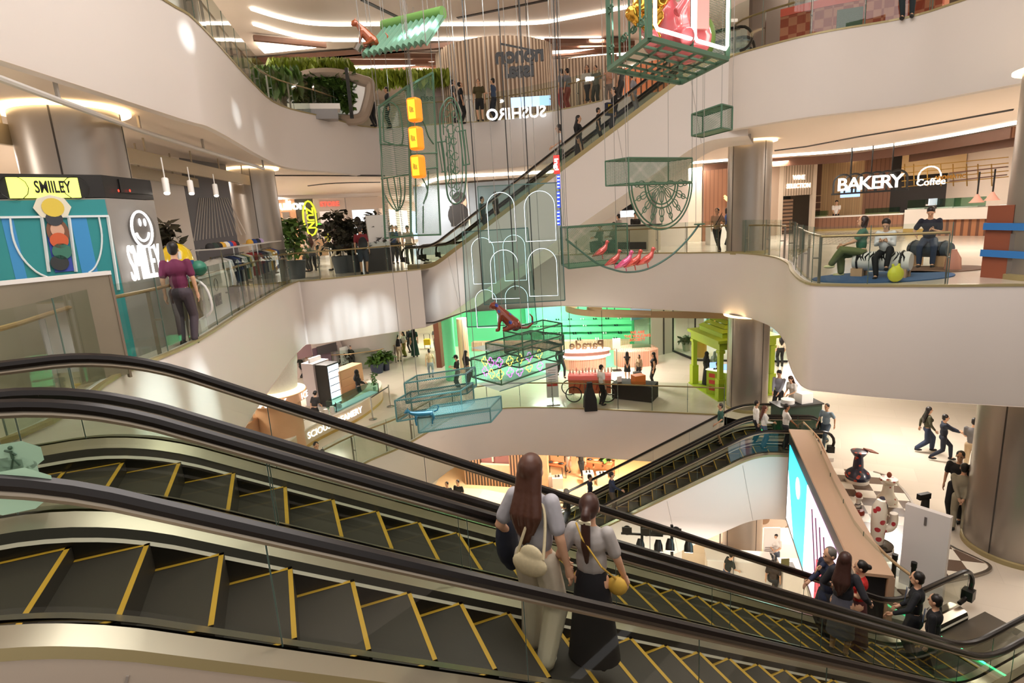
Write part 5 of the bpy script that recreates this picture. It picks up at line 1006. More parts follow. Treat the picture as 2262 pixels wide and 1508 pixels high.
bl(M().prism([tuple(p[:2]) for p in exq(Q4, 1.1)], zp, zt-.12), 'entablature', LG, t); bl(M().prism([tuple(p[:2]) for p in exq(Q4, 1.2)], zt-.12, zt), 'cornice', LG, t); bl(M().prism([tuple(p[:2]) for p in exq(Q4, .86)], zt, zt+.18), 'roof_base', LG, t)
e4 = exq(Q4, .9); ap = T3(cc, zt+1.05); mh = M()
for i in range(4):
    a, b = T3(e4[i], zt+.18), T3(e4[(i+1) % 4], zt+.18)
    for k in range(6): f0, f1 = k/6, (k+1)/6; mh.add([a.lerp(ap, f0)+Vector((0, 0, .03)), b.lerp(ap, f0)+Vector((0, 0, .03)), b.lerp(ap, f1), a.lerp(ap, f1)], [(0, 1, 2, 3)])
bl(mh, 'roof', LG, t); t.location += Vector((.2, .55, 0))
DW = Wall(G2(1560, 872, L1), G2(1600, 880, L1)); o = thing('pavilion_desk', 'lime desk with red and white squares inside the pavilion', 'desk', DW.P(0, L1)); bl(DW.box(M(), 0, L1+.06, DW.L, L1+1.1, 0, .6), 'body', LG, o); bl(DW.box(M(), -.03, L1+1.1, DW.L+.5, L1+1.14, .03, .7), 'top', mat('glow_top', '#f0f6e8', .5, emit=.6), o)
for k in range(3): bl(DW.box(M(), .12, L1+.25+k*.28, .38, L1+.42+k*.28, .01, .02), 'red_label', mat('red_print', '#c5463c', .5), o)
for i, x in enumerate((1577, 1603)): q_ = thing('laptop', ('left', 'right')[i]+' open laptop with blue screen on the pavilion desk', 'laptop', DW.px(x, 822, -.3)); q_.location.z = L1+1.14; M().obox((0, 0, .13), (.18, .01, .12)).build('screen', mat('menu_blue', '#8fb4ea', .3, emit=1.2), q_); M().obox((0, .12, .01), (.18, .12, .01)).build('keyboard', DKG, q_)
# ---- orange flower cart, black table, boards
K0, K1 = g(1262, 888), g(1342, 888); KWl = Wall(tuple(K0[:2]), tuple(K1[:2])); zc = HZ(KWl.P(.5, 0), L1, 1290, 826); t = thing('flower_cart', 'orange and pink cart with bicycle wheels near the glass balustrade', 'cart', KWl.P(0, L1)); CO = mat('cart_orange', '#d8744a', .5); 
bl(KWl.box(M(), -.1, L1+.35, KWl.L+.15, zc-.3, -.1, .8), 'body', CO, t)
mh = M(); n = 8; prof = [(.35*math.cos(math.pi*k/n), .22*math.sin(math.pi*k/n)) for k in range(n+1)]
a = [KWl.P(-.12, zc-.3+z, -.5+x*1.15) for x, z in prof]; b = [KWl.P(KWl.L+.17, zc-.3+z, -.5+x*1.15) for x, z in prof]; mh.add(a+b, [(k, k+1, n+2+k, n+1+k) for k in range(n)]+[tuple(range(n+1)), tuple(range(2*n+1, n, -1))]); bl(mh, 'rounded_lid', mat('coral_lid', '#e0655e', .4), t)
for u, off in ((.12, .05), (KWl.L, .05), (-.15, -.95), (KWl.L+.1, -.95)):
    c = KWl.P(u, L1+.36, off); w_ = M().tube([c+KWl.d*(.33*math.cos(i*.2618))+Vector((0, 0, .33*math.sin(i*.2618))) for i in range(24)], .025, 6, closed=True); o = bl(w_, 'wheel', RUB, t)
    sp = M(); [sp.bar(c-t.location, c-t.location+KWl.d*(.32*math.cos(i*.5236))+Vector((0, 0, .32*math.sin(i*.5236))), .006) for i in range(12)]; sp.build('spokes', mat('chrome', '#b9b9b6', .2, 1), o)
for i in range(6): bl(M().tube([KWl.P(.1+i*.24, L1+.5, -.09), KWl.P(.2+i*.24, L1+.85, -.09), KWl.P(.12+i*.24, zc-.4, -.09)], .03, 5), 'painted_swirl', mat('cart_red', '#b5412f', .5), t)
r = random.Random(3)
for i in range(14): p = KWl.P(-.05+i*.135, zc-.1+r.uniform(0, .06), -.5+r.uniform(-.1, .1)); o = M().lathe([(.035, 0), (.04, .1), (.02, .14), (.022, .2)], p, 10).build('bottle', mat(('rose_glass', 'cream_glass')[i % 2], ('#d99a8c', '#e8d8bd')[i % 2], .3), None, True); tag(o, 'small bottle in the row on top of the orange cart', 'bottle', 'bottles on top of the orange cart')
T0, T1 = g(1352, 880), g(1440, 890); TWl = Wall(tuple(T0[:2]), tuple(T1[:2])); zt2 = HZ(TWl.P(.3, 0), L1, 1370, 848); t = thing('draped_table', 'table draped in black cloth behind the glass balustrade', 'table', TWl.P(0, L1)); bl(TWl.box(M(), 0, L1+.02, TWl.L, zt2, 0, .9), 'black_cloth', mat('black_cloth', '#16130f', .8), t)
o = thing('orange_basket', 'orange faceted box on the black draped table', 'box', TWl.px(1410, 852, -.3)); o.location.z = zt2; M().obox((0, 0, .2), (.24, .2, .2), .3).build('box', mat('orange_box', '#c96f2c', .5), o)
o = thing('table_sign', 'small white card standing on the black draped table', 'sign', TWl.px(1368, 838, -.3)); o.location.z = zt2; M().obox((0, 0, .12), (.1, .02, .13), .2).build('card', WHT, o)
o = thing('suitcase', 'dark suitcase with a long handle beside the person behind the black table', 'suitcase', g(1408, 846)); M().obox((0, 0, .28), (.18, .12, .26)).build('case', DKG, o); M().tube([(-.1, 0, .54), (-.1, 0, .95), (.1, 0, .95), (.1, 0, .54)], .012, 5).build('handle', BLK, o)
o = thing('notice_stand', 'white notice stand with red header beside the wire box sculpture', 'notice board', g(1222, 892)); M().obox((0, 0, 1.05), (.25, .03, .75)).build('panel', WHT, o); M().obox((0, -.035, .85), (.22, .005, .05)).build('red_band', mat('red_print', '#c5463c', .5), o); M().obox((0, .0, .02), (.28, .2, .02)).build('foot', mat('chrome', '#b9b9b6', .2, 1), o); M().bar((0, 0, .02), (0, 0, .4), .04).build('pole', mat('chrome', '#b9b9b6', .2, 1), o)
for k in range(6): M().obox((0, -.035, 1.0+k*.1), (.16, .004, .012)).build('text_line', mat('text_grey', '#9a8f8c', .5), o)
o = thing('notice_stand', 'thin black stand with a small notice at the shop entrance', 'notice board', g(1363, 818)); M().bar((0, 0, 0), (0, 0, 1.35), .03).build('pole', BLK, o); M().obox((0, 0, 1.4), (.2, .02, .26)).build('panel', mat('pale_notice', '#cfc6ba', .5), o); M().obox((0, 0, .01), (.22, .18, .015)).build('foot', BLK, o)
o = thing('black_bin', 'black tapered covered stand beside the orange cart', 'stand', g(1304, 904)); M().lathe([(.36, 0), (.34, .5), (.16, .95), (.14, 1.15)], n=4, rot=Matrix.Rotation(.785, 3, 'Z')).build('cover', mat('black_cloth', '#16130f', .8), o)
# ------------------------------------------------------------------ left: creamery kiosk
OAK = mat('oak_veneer', '#d9a982', .5, noise=.06, nscale=3); CRM = mat('cream_top', '#efe6da', .4)
pt = [g(560, 1085), g(688, 983), g(790, 930), g(832, 900), g(846, 884), g(842, 872), g(815, 868)]
t = thing('creamery_counter', 'long cream counter with LUSCIOUS CREAMERY lettering and rounded end', 'counter', pt[1]); zc = HZ(pt[2], L1, 790, 893)
out_ = smooth2(pt, 5); inn = [p+Vector((-.75, .45, 0)) for p in out_]; poly = [tuple(p[:2]) for p in out_]+[tuple(p[:2]) for p in reversed([q+Vector((-.35, .15, 0)) for q in out_[:-6]])]
def ribbon(pts, w, z0, z1):                     # thick band following plan points, inner side to the left
    return M().sweep([T3(p, z0) for p in pts], [(0, 0), (w, 0), (w, z1-z0), (0, z1-z0)])
bl(ribbon(out_, .6, L1+.12, zc-.05), 'front', mat('cream_front', '#d9c3a6', .5), t, True); bl(ribbon(out_, .66, zc-.05, zc), 'worktop', CRM, t); bl(ribbon(out_, .5, L1, L1+.12), 'plinth', mat('gold_plinth', '#c7a45a', .4, .4), t)
CRW = Wall(tuple(pt[1][:2]), tuple(pt[2][:2])); LT = mat('sign_white', '#ffffff', .5, emit=1.5)
text('LUSCIOUS CREAMERY', LT, .36, .008, t, 'lettering', TL(t) @ face_mtx(CRW.P(CRW.L*.45, (L1+zc)/2+.05, .03), CRW.n), .004)
# round drum pillar with ring sign
pc = g(632, 1010); pc2 = pc+Vector((pc.x, pc.y, 0)).normalized()*.7; t = thing('drum_pillar', 'round pale oak drum with glowing ring sign of the creamery kiosk', 'pillar', T3(pc2, L1)); rr = 45*math.hypot(pc.x, pc.y)/FPX*1.05; zr = HZ(T3(pc2), L1, 625, 862)-L1
M().lathe([(rr, 0), (rr, zr-.35)], n=40).build('drum', OAK, t, True); M().lathe([(rr+.25, zr-.3), (rr+.25, zr), (rr+.1, zr), (rr+.1, zr-.3)], n=48).build('ring_band', OAK, t, True); M().lathe([(rr+.22, zr+.01), (rr+.22, zr+.04), (.2, zr+.3)], n=40).build('ring_glow', mat('glow_cream', '#fff6c8', .5, emit=1.6), t); M().lathe([(rr*.95, zr+.05), (rr*1.15, -2.25-L1)], n=40).build('upper_cone', mat('terrazzo_white', '#e2ddd4', .5, noise=.1, nscale=20), t, True)
def curvetext(s, R_, a0, da, z, size, t, nm='lettering'):
    for i, ch in enumerate(s):
        if ch == ' ': continue
        a = a0+i*da; text(ch, LT, size, .01, t, nm, face_mtx((R_*math.cos(a), R_*math.sin(a), z), (math.cos(a), math.sin(a), 0)), .004)
av = math.atan2(-pc2.y, -pc2.x); curvetext('BAKERY', rr+.3, av-.62, .16, zr-.15, .32, t); curvetext('ICE', rr+.3, av+.85, .16, zr-.15, .32, t)
t = thing('back_shelf', 'oak shelf wall with cakes left of the creamery drum', 'shelf', g(560, 1030)); bw = Wall(tuple(g(545, 1040)[:2]), tuple(g(600, 1000)[:2])); bl(bw.box(M(), 0, L1, bw.L, L1+1.5, 0, .5), 'body', OAK, t)
o = thing('cake_box', 'white cake on the oak shelf left of the drum', 'cake', bw.P(.8, L1+1.5, -.25)); M().lathe([(.2, 0), (.2, .14), (.12, .2)], n=16).build('cake', CRM, o)
# kiosk inner furniture
def fbox(label, name, cat, px_, w, d, h, m_, rz=0, z=L1, extra=None): 
    p = G(*px_, z); t = thing(name, label, cat, p, rz); M().obox((0, 0, h/2), (w/2, d/2, h/2)).build('body', m_, t); return t
R0 = math.atan2(CRW.d.y, CRW.d.x)
t = fbox('tall white and lilac cabinet with a notice on top inside the creamery', 'tall_cabinet', 'cabinet', (708, 890), 1.0, .7, 2.0, mat('lilac_cabinet', '#d5cbd0', .5), R0); M().obox((0, 0, 2.1), (.35, .05, .1)).build('notice', WHT, t)
t = fbox('glass door drinks fridge with lit shelves inside the creamery', 'drinks_fridge', 'fridge', (733, 893), .75, .7, 1.95, DKG, R0); M().obox((0, -.36, 1.0), (.33, .01, .88)).build('lit_door', mat('fridge_glow', '#dfeefa', .3, emit=1.6), t)
for k in range(5): M().obox((0, -.375, .35+k*.32), (.32, .01, .015)).build('shelf', DKG, t)
t = fbox('oak drawer cabinet behind the creamery counter', 'drawer_cabinet', 'cabinet', (772, 878), 1.6, .6, 1.5, OAK, R0)
for k in range(4): M().obox((0, -.31, .2+k*.36), (.76, .01, .16)).build('drawer', mat('oak_drawer', '#d09f78', .5), t)
zt_ = zc; CW3 = CRW
t = thing('glass_display_case', 'slanted glass ice cream case on the rounded end of the counter', 'display case', CRW.P(CRW.L+.1, zc, -.3)); a = g(757, 905), g(826, 872)
M_ = CRW.box(M(), CRW.L-1.0, zc, CRW.L+1.7, zc+.42, -.12, .5); bl(M_, 'glass', GLG, t); M_ = CRW.box(M(), CRW.L-.95, zc, CRW.L+1.65, zc+.05, -.16, .42); bl(M_, 'tubs', mat('ice_blue', '#bcd6e2', .4, emit=.3), t)
for u in (CRW.L-1.0, CRW.L+1.7): bl(M().bar(CRW.P(u, zc, -.12), CRW.P(u, zc+.42, -.12), .03), 'frame', BLK, t)
for i, (u, c) in enumerate(((.9, '#f3efe8'), (1.25, '#e6ddcf'), (1.6, '#efe9e0'), (2.0, '#cfe0ea'))): o = M().lathe([(.1, 0), (.12, .12), (.08, .25)], CRW.P(u, zc, -.3), 12).build('topping_jar', mat('jar_'+c[1:], c, .3), None, True); tag(o, ('first', 'second', 'third', 'last')[i]+' pale jar in the row on the creamery counter, from the drum', 'jar')
# posts with belt, pots, plants
for i, (b, tp) in enumerate((((824, 926), (822, 886)), ((863, 898), (864, 858)))):
    p = g(*b); o = thing('queue_post', ('nearer', 'farther')[i]+' chrome queue post by the creamery counter', 'queue post', p); M().lathe([(.17, 0), (.17, .02), (.03, .04), (.03, .95), (.035, 1.0)], n=16).build('post', mat('chrome', '#b9b9b6', .2, 1), o, True)
    if i == 0: pa = p
    else: tag(M().bar(pa+Vector((0, 0, .93)), p+Vector((0, 0, .93)), .01, .05).build('queue_belt', BLK), 'black belt stretched between the chrome queue posts', 'belt')
NAVY = mat('navy_pot', '#2b3348', .4)
potted('green plant in the wider navy pot behind the creamery', (834, 823), L1, (832, 782), .5, GR1, 260, .32, ph=.55, pr=.4, seed=21, potm=NAVY, trunk=True)
potted('green plant in the taller navy pot behind the creamery', (853, 817), L1, (853, 779), .4, GR1, 220, .4, ph=.75, pr=.25, seed=22, potm=NAVY, trunk=False)
potted('small orange flowering plant on the creamery counter', Vector((*CRW.P(CRW.L+1.9, 0, -.5)[:2], zc)), zc, (812, 822), .15, GR1, 80, .15, ph=.15, pr=.08, seed=23, trunk=False)
potted('grey green bush beside the person in a black cap left of the pots', (765, 815), L1, (765, 772), .45, FIG, 220, .22, ph=.3, pr=.25, seed=24, trunk=True)
BB = [tuple(g(x, y)[:2]) for x, y in ((655, 822), (700, 822), (770, 820), (830, 812), (868, 800))]
balustrade(BB[::-1], L1, 'glass balustrade round the far opening behind the creamery', rail=BRASS)
LB = Wd(560, 905, 30, 36, 800); t = thing('food_stalls', 'row of purple and dark stall fronts far behind the creamery', 'shop front', LB.P(0, L1)); r = random.Random(9)
bl(LB.box(M(), 0, L1, LB.L, L1+3.7, -1, .1), 'back', mat('stall_back', '#cbb6a8', .6, emit=.15), t)
for i, (x0, x1, y0, y1, c) in enumerate(((655, 690, 765, 785, '#7d5f63'), (690, 735, 770, 812, '#5f4b55'), (735, 750, 765, 800, '#8a7f80'), (750, 800, 768, 792, '#d6d6d2'), (850, 875, 745, 790, '#8f5f50'), (700, 745, 766, 774, '#3b3336'))): bl(LB.rect(M(), x0, y0, x1, y1, i*.05, .04), 'stall_panel', mat('stall_'+c[1:], c, .5), t)
M_ = M().lathe([(1.3, 0), (2.2, 3.6)], tuple(G(823, 800, L1)), 30); tag(M_.build('flared_column', mat('grey_flare', '#b3aba6', .5), None, True), 'pale grey flared column behind the navy plant pots', 'column')
# far walls of this floor
struct('wall_shops_far', M().box(-20, 41, L1, 23, 41.2, -2.3), mat('far_cream', '#d8c6b2', .6)); 
for x in (-14, -4, 8, 18): lamp('AREA', (x, 36, -2.5), 260, WARM, 1.5)
# ------------------------------------------------------------------ chess floor, pieces, panel, screen
bd = [g(x, y) for x, y in ((1826, 1036), (1930, 1044), (1962, 1055), (1995, 1082), (2022, 1120), (2050, 1165), (2095, 1205), (2150, 1232), (2183, 1248), (2190, 1262), (2160, 1275), (2085, 1290), (2010, 1330), (1960, 1285), (1905, 1215), (1860, 1120))]
a0, a1, b1 = g(1826, 1060), g(1960, 1070), g(1880, 1190); rowd = (a1-a0).normalized(); ang = math.atan2(rowd.y, rowd.x)
CHK = tiles('chess_tiles', '#f4ecdc', '#6b584a', '#000000', .44, .44, .22, kind='check', rot=-ang)
t = thing('chess_platform', 'checkered chess board platform with a steel rim at lower right', 'platform', bd[0]); bl(M().prism([tuple(p[:2]) for p in bd], L1, L1+.05), 'checkered_top', CHK, t)
bl(M().sweep([T3(p, L1) for p in smooth2(bd[1:12], 3)], [(-.12, 0), (0, .0), (0, .06), (-.06, .06)]), 'steel_rim', STEEL, t)
def piece(label, foot, top, prof, m_, extra=None):
    b = g(*foot); h = HZ(b, L1, *top)-b.z-.05; o = thing('chess_piece', label, 'chess piece', b+Vector((0, 0, .05))); 
    for nm, pr, mm in prof: M().lathe([(r*h, z*h) for r, z in pr], n=24).build(nm, mm, o, True)
    if extra: extra(o, h)
    return o
NVR = mat('navy_red_paint', '#1d2338', .25, noise=.9, nscale=5, coat=.6); 
def flor(name, base, spot, sc):
    if name in MATS: return MATS[name]
    mt = mat(name, base, .3, coat=.5); nt = mt.node_tree; tc = nt.nodes.new('ShaderNodeTexCoord'); v = nt.nodes.new('ShaderNodeTexVoronoi'); v.inputs['Scale'].default_value = sc; cr = nt.nodes.new('ShaderNodeValToRGB'); cr.color_ramp.interpolation = 'CONSTANT'
    cr.color_ramp.elements[0].color = (*lin(spot), 1); cr.color_ramp.elements[1].position = .3; cr.color_ramp.elements[1].color = (*lin(base), 1)
    nt.links.new(tc.outputs['Object'], v.inputs['Vector']); nt.links.new(v.outputs['Distance'], cr.inputs[0]); nt.links.new(cr.outputs[0], nt.nodes['Principled BSDF'].inputs['Base Color']); return mt
NV = flor('navy_floral', '#1c2440', '#c0452e', 7); CRF = flor('cream_floral', '#efe6d2', '#b0533f', 8); CAC = flor('cactus_floral', '#f0e6d4', '#b8323a', 5)
def book(o, h): M().obox((0, 0, h*.97), (.17*h, .12*h, .015*h), .3).build('tilted_book', mat('book_brown', '#8a4a32', .5), o).rotation_euler = (0, .35, 0)
piece('tall navy and red painted chess piece with an open book on top', (1893, 1066), (1893, 990), [('base_disc', [(.3, 0), (.3, .08), (.27, .1)], CRM), ('body', [(.3, .1), (.33, .2), (.28, .3), (.14, .42), (.13, .6), (.11, .75), (.2, .88), (.22, .93), (.1, .95)], NV)], NV, book)
def stk(o, h): M().ball((0, 0, h*.92), .07*h, 1, 1, 1.4, 12).build('figure', mat('terracotta_fig', '#a5523a', .5), o, True)
piece('cream chess piece with crown rim and a terracotta figure on top', (1959, 1112), (1957, 1042), [('body', [(.28, 0), (.29, .12), (.22, .22), (.16, .35), (.14, .6), (.2, .66), (.26, .74), (.24, .8), (.14, .8)], CRF)], CRF, stk)
def spir(o, h):
    M().tube([(.16*h*(1-k/60)*math.cos(k*.5), .16*h*(1-k/60)*math.sin(k*.5), h*(.2+.5*k/40)) for k in range(40)], .02*h, 5).build('spiral_wire', mat('black_wire', '#2a201d', .4), o); M().ball((0, 0, .88*h), .14*h).build('red_ball', mat('red_clay', '#8f3424', .4), o, True)
piece('small chess piece of coiled wire with a red ball on top', (1894, 1137), (1894, 1087), [('base_disc', [(.27, 0), (.27, .1), (.22, .18), (.1, .2)], mat('red_clay', '#8f3424', .4)), ('neck', [(.1, .2), (.09, .7), (.17, .76), (.05, .8)], mat('cream_top', '#efe6da', .4))], CRM, spir)
def cact(o, h):
    M().tube([(-.02*h, 0, .12*h), (-.02*h, 0, .5*h), (-.02*h, 0, .8*h), (0, 0, .95*h)], [.1*h, .12*h, .12*h, .07*h], 14).build('cactus_trunk', CAC, o, True)
    M().tube(smooth2([(.07*h, 0, .38*h), (.2*h, 0, .4*h), (.25*h, 0, .5*h), (.24*h, 0, .68*h)], 4), .065*h, 12).build('cactus_arm', CAC, o, True); M().tube([(.07*h, .06*h, .12*h), (.09*h, .06*h, .8*h), (.04*h, .05*h, .97*h)], [.06*h, .07*h, .04*h], 10).build('navy_back', mat('navy_gloss', '#1c2746', .2, coat=.6), o, True)
piece('large floral cactus shaped chess piece on a black and cream base', (1938, 1216), (1940, 1097), [('base_disc', [(.25, 0), (.25, .05), (.22, .06)], CRM), ('black_base', [(.24, .06), (.24, .1), (.15, .13)], mat('gloss_black', '#0d0d0d', .15, coat=.8))], CAC, cact)
o = thing('chess_piece', 'black jagged chess piece half hidden behind the white panel', 'chess piece', g(2040, 1150)); M().lathe([(.2, 0), (.2, .1), (.1, .2), (.08, .6)], n=16).build('stem', BLK, o, True); M().obox((-.05, 0, .66), (.16, .05, .07), .2).build('head', BLK, o)
PA, PB = g(1984, 1290), g(2080, 1330); pw = Wall(tuple(PA[:2]), tuple(PB[:2])); zt_ = HZ(PA, L1, 1998, 1112); t = thing('numbered_panel', 'tall white freestanding panel with a small number 1', 'panel', PA)
bl(pw.box(M(), 0, L1, pw.L, zt_, 0, .12), 'panel', mat('soft_white', '#e3ddda', .5), t); text('1', mat('text_grey2', '#6a6462', .5), .22, .005, t, 'numeral', TL(t) @ pw.mtx(2044, 1152, .01), .01)
for i, (x, y) in enumerate(((1968, 1330), (2009, 1350))): p = G(x, y, L1); o = thing('queue_post', ('left', 'right')[i]+' black retractable queue post by the escalator end', 'queue post', p); M().lathe([(.2, 0), (.2, .03), (.04, .05), (.04, .95), (.05, .95), (.05, 1.05)], n=16).build('post', BLK, o, True)
# tall screen wall along the void edge
S0 = G(1744, 952, -4.92); S1 = G(1888, 1262, -4.92); S0.z = S1.z = 0; LS = Wall(tuple(S0[:2]), tuple(S1[:2])); zt_ = -4.92; zb_ = HZ(S0, L1, 1741, 1147)
t = thing('tall_screen', 'tall advertising screen with teal and pink picture along the void', 'screen', LS.P(0, zb_)); bl(LS.box(M(), 0, zb_, LS.L, zt_, .0, .5), 'black_casing', mat('screen_black', '#1b1c20', .4), t)
bl(LS.box(M(), -.02, zt_, LS.L+.1, zt_+.06, .02, .62), 'beige_top_cap', mat('tan_cap', '#c3a184', .5), t); bl(LS.box(M(), 0, zb_, LS.L+.1, zt_, -.52, .1), 'beige_back', mat('tan_cap', '#c3a184', .5), t)
zs0, zs1 = zb_+.15, zt_-.35; u_ = LS.L
for a, b, m_, nm in ((.03, .40, mat('screen_teal', '#35cfe6', .4, emit=1.5), 'teal_picture'), (.40, .44, mat('screen_white', '#f4faff', .4, emit=1.7), 'white_picture'), (.44, .98, mat('screen_pink', '#f0c4e4', .4, emit=1.4), 'pink_picture')): bl(LS.box(M(), a*u_, zs0, b*u_, zs1, .015, .01), nm, m_, t)
bl(M().add([LS.P(.03*u_, zs0, .02), LS.P(.2*u_, zs0, .02), LS.P(.03*u_, zs0+1.6, .02)], [(0, 1, 2)]), 'white_picture', MATS['screen_white'], t)
bl(disc(LS, 1762, 1078, .3, .03, 16, 1), 'white_emblem', MATS['screen_white'], t)
for k in range(5): bl(M().bar(LS.P((.5+k*.06)*u_, zs1-.3, .02), LS.P((.62+k*.06)*u_, zs0+.4, .02), .03), 'dark_beam', mat('screen_dark', '#4a2f3a', .4, emit=.3), t)
bl(M().add([LS.P(.6*u_, zs0, .03), LS.P(.8*u_, zs0, .03), LS.P(.72*u_, zs0+1.5, .03), LS.P(.6*u_, zs0+1.2, .03)], [(0, 1, 2, 3)]), 'red_figure', mat('screen_red', '#e0405a', .4, emit=1), t)
lamp('AREA', tuple(LS.P(u_*.4, -6.8, .6)), 45, (.6, .9, 1), 2.5, to=tuple(LS.P(u_*.4, -6.8, 3)))  # cool area lamp in front of the screen, facing away from it
# bright poster lettering reflection spot: a lit floor sign beyond the far right floor
for x, y in ((16, 14), (18, 22), (13, 9)): pass
# ------------------------------------------------------------------ lowest floor (L0)
g0 = lambda x, y: G(x, y, L0)
WF = mat('warm_shop_floor', '#e2b98c', .35)
tag(M().add([T3(g0(x, y), L0+.01) for x, y in ((960, 1075), (1060, 1078), (1200, 1105), (1500, 1080), (1500, 1000), (1000, 1000))], [tuple(range(6))]).build('timber_floor', WF), 'warm timber coloured floor of the lowest shop', 'floor covering')
SLW = Wall(tuple(g0(1028, 1070)[:2]), tuple(g0(1165, 1078)[:2])); t = thing('slatted_surround', 'dark timber slatted frame round a poster of a long pink dress', 'display frame', SLW.P(0, L0)); SLM = stripes('slat_wood', '#a67c58', '#3a2a1f', .16, .45, 0)
L_ = SLW.L; bl(SLW.box(M(), 0, L0, .9, L0+3.9, 0, .4), 'left_slats', SLM, t); bl(SLW.box(M(), .9, L0, L_-.9, L0+.65, 0, .4), 'bottom_slats', SLM, t); bl(SLW.box(M(), L_-.9, L0, L_, L0+3.9, 0, .4), 'right_slats', SLM, t); bl(SLW.box(M(), L_, L0, L_+1.1, L0+3.9, -.1, .4), 'timber_side', WOODF, t)
bl(SLW.box(M(), .9, L0+.65, L_-.9, L0+3.9, -.3, .05), 'poster', mat('poster_brown', '#7a4f48', .5), t); bl(SLW.box(M(), .9, L0+.65, L_-.9, L0+1.2, -.05, .2), 'timber_ledge', WOODF, t)
c = SLW.sz(1085, 1030)[0]; bl(M().add([SLW.P(c-.25, L0+3.9, -.2), SLW.P(c+.3, L0+3.9, -.2), SLW.P(c+.5, L0+1.7, -.2), SLW.P(c-.4, L0+1.8, -.2)], [(0, 1, 2, 3)]), 'printed_dress', mat('dress_print', '#d9b3a0', .6), t); bl(SLW.box(M(), c, L0+1.3, c+.1, L0+1.75, -.2, .02), 'printed_leg', mat('skin_print', '#d8ab92', .6), t)
BKW = Wd(1040, 1500, 33, 33, 1010); t = thing('shop_display_wall', 'back wall of the lowest shop with lit green and gold shelving', 'display wall', BKW.P(0, L0)); bl(BKW.box(M(), 0, L0, BKW.L, L0+3.95, 0, .1), 'back_wall', mat('warm_back', '#d6a877', .5, emit=.15), t)
for x0, x1, c in ((1295, 1312, '#dfe6b8'), (1325, 1340, '#e6edc0'), (1262, 1290, '#7d9470'), (1345, 1385, '#8fae7c'), (1385, 1440, '#8a6a4c')): bl(BKW.rect(M(), x0, 1000, x1, 1042, .1, .05), 'lit_panel', mat('panel_'+c[1:], c, .5, emit=.6), t)
for x, y in ((1, 27.5), (5, 27)): lamp('AREA', (x, y, -8.3), 420, (1, .8, .55), 1)
def tablex(label, pl, pr, h, m_, legs=BLK, d=.6, drawers=0):
    w = Wall(tuple(g0(*pl)[:2]), tuple(g0(*pr)[:2])); t = thing('display_table', label, 'table', w.P(0, L0)); bl(w.box(M(), 0, L0+h-.06, w.L, L0+h, 0, d), 'top', m_, t)
    for u in (.04, w.L-.04):
        for o in (-.04, -d+.04): bl(M().bar(w.P(u, L0, o), w.P(u, L0+h-.06, o), .04), 'leg', legs, t)
    for k in range(drawers): bl(w.box(M(), .05+k*w.L/drawers, L0+h-.3, (k+1)*w.L/drawers-.05, L0+h-.06, 0, d-.1), 'drawer', m_, t)
    return t, w
RWD = mat('red_wood', '#b5673f', .45)
ta_, wa_ = tablex('red topped table with shoes left in the lowest shop', (1205, 1060), (1244, 1066), .9, RWD); tb_, wb_ = tablex('darker table behind the red topped one in the lowest shop', (1210, 1040), (1250, 1042), 1.1, DKG); tc_, wc_ = tablex('long red wooden table with drawers on the right of the lowest shop', (1292, 1052), (1352, 1060), .85, RWD, RWD, .7, 3)
for i, (x, y, l) in enumerate(((1208, 1072, 'left white plinth with a pair of sandals'), (1232, 1076, 'right white plinth with a pair of sandals'), (1300, 1066, 'white plinth partly hidden by the escalator, left of two'), (1330, 1068, 'white plinth partly hidden by the escalator, right of two'))):
    p = g0(x, y); o = thing('plinth', l+' in the lowest shop' if i < 2 else l, 'plinth', p); M().obox((0, 0, .3), (.27, .24, .3)).build('block', mat('plinth_grey', '#cfc6bc', .5), o)
    for d in (-.08, .08): s = M().ball((p.x+d, p.y, L0+.64), 1, .05, .14, .04, 8).build('sandal', BLK, None, True); tag(s, ('left' if d < 0 else 'right')+' black sandal on the '+l.split(' with')[0], 'sandal')
for (w, n) in ((wa_, 3), (wb_, 2), (wc_, 4)):
    for k in range(n):
        hh = {id(wa_): .9, id(wb_): 1.1, id(wc_): .85}[id(w)]; p = w.P(w.L*(k+.6)/(n+.2), L0+hh+.04, -.3); nm_ = {id(wa_): 'left red topped table', id(wb_): 'darker table', id(wc_): 'long red wooden table'}[id(w)]
        s = M().ball(tuple(p), 1, .16, .09, .06, 8).build('shoe', (BLK, WOODF)[k % 2], None, True); tag(s, ('black', 'tan')[k % 2]+' shoe on the '+nm_+', number %s from the left' % ('one', 'two', 'three', 'four')[k], 'shoe')
potted('small green plant in a grey pot on the darker table', Vector((*wb_.P(.5, 0, -.3)[:2], L0+1.1)), L0+1.1, (1212, 1004), .22, GR1, 90, .25, ph=.3, pr=.14, pot='#8d8a86', seed=31, trunk=False)
potted('tall leaved green plant on the long red wooden table', Vector((*wc_.P(wc_.L*.75, 0, -.4)[:2], L0+.85)), L0+.85, (1343, 1014), .2, GR1, 70, .35, ph=.3, pr=.14, pot='#8d8a86', seed=32, trunk=False)
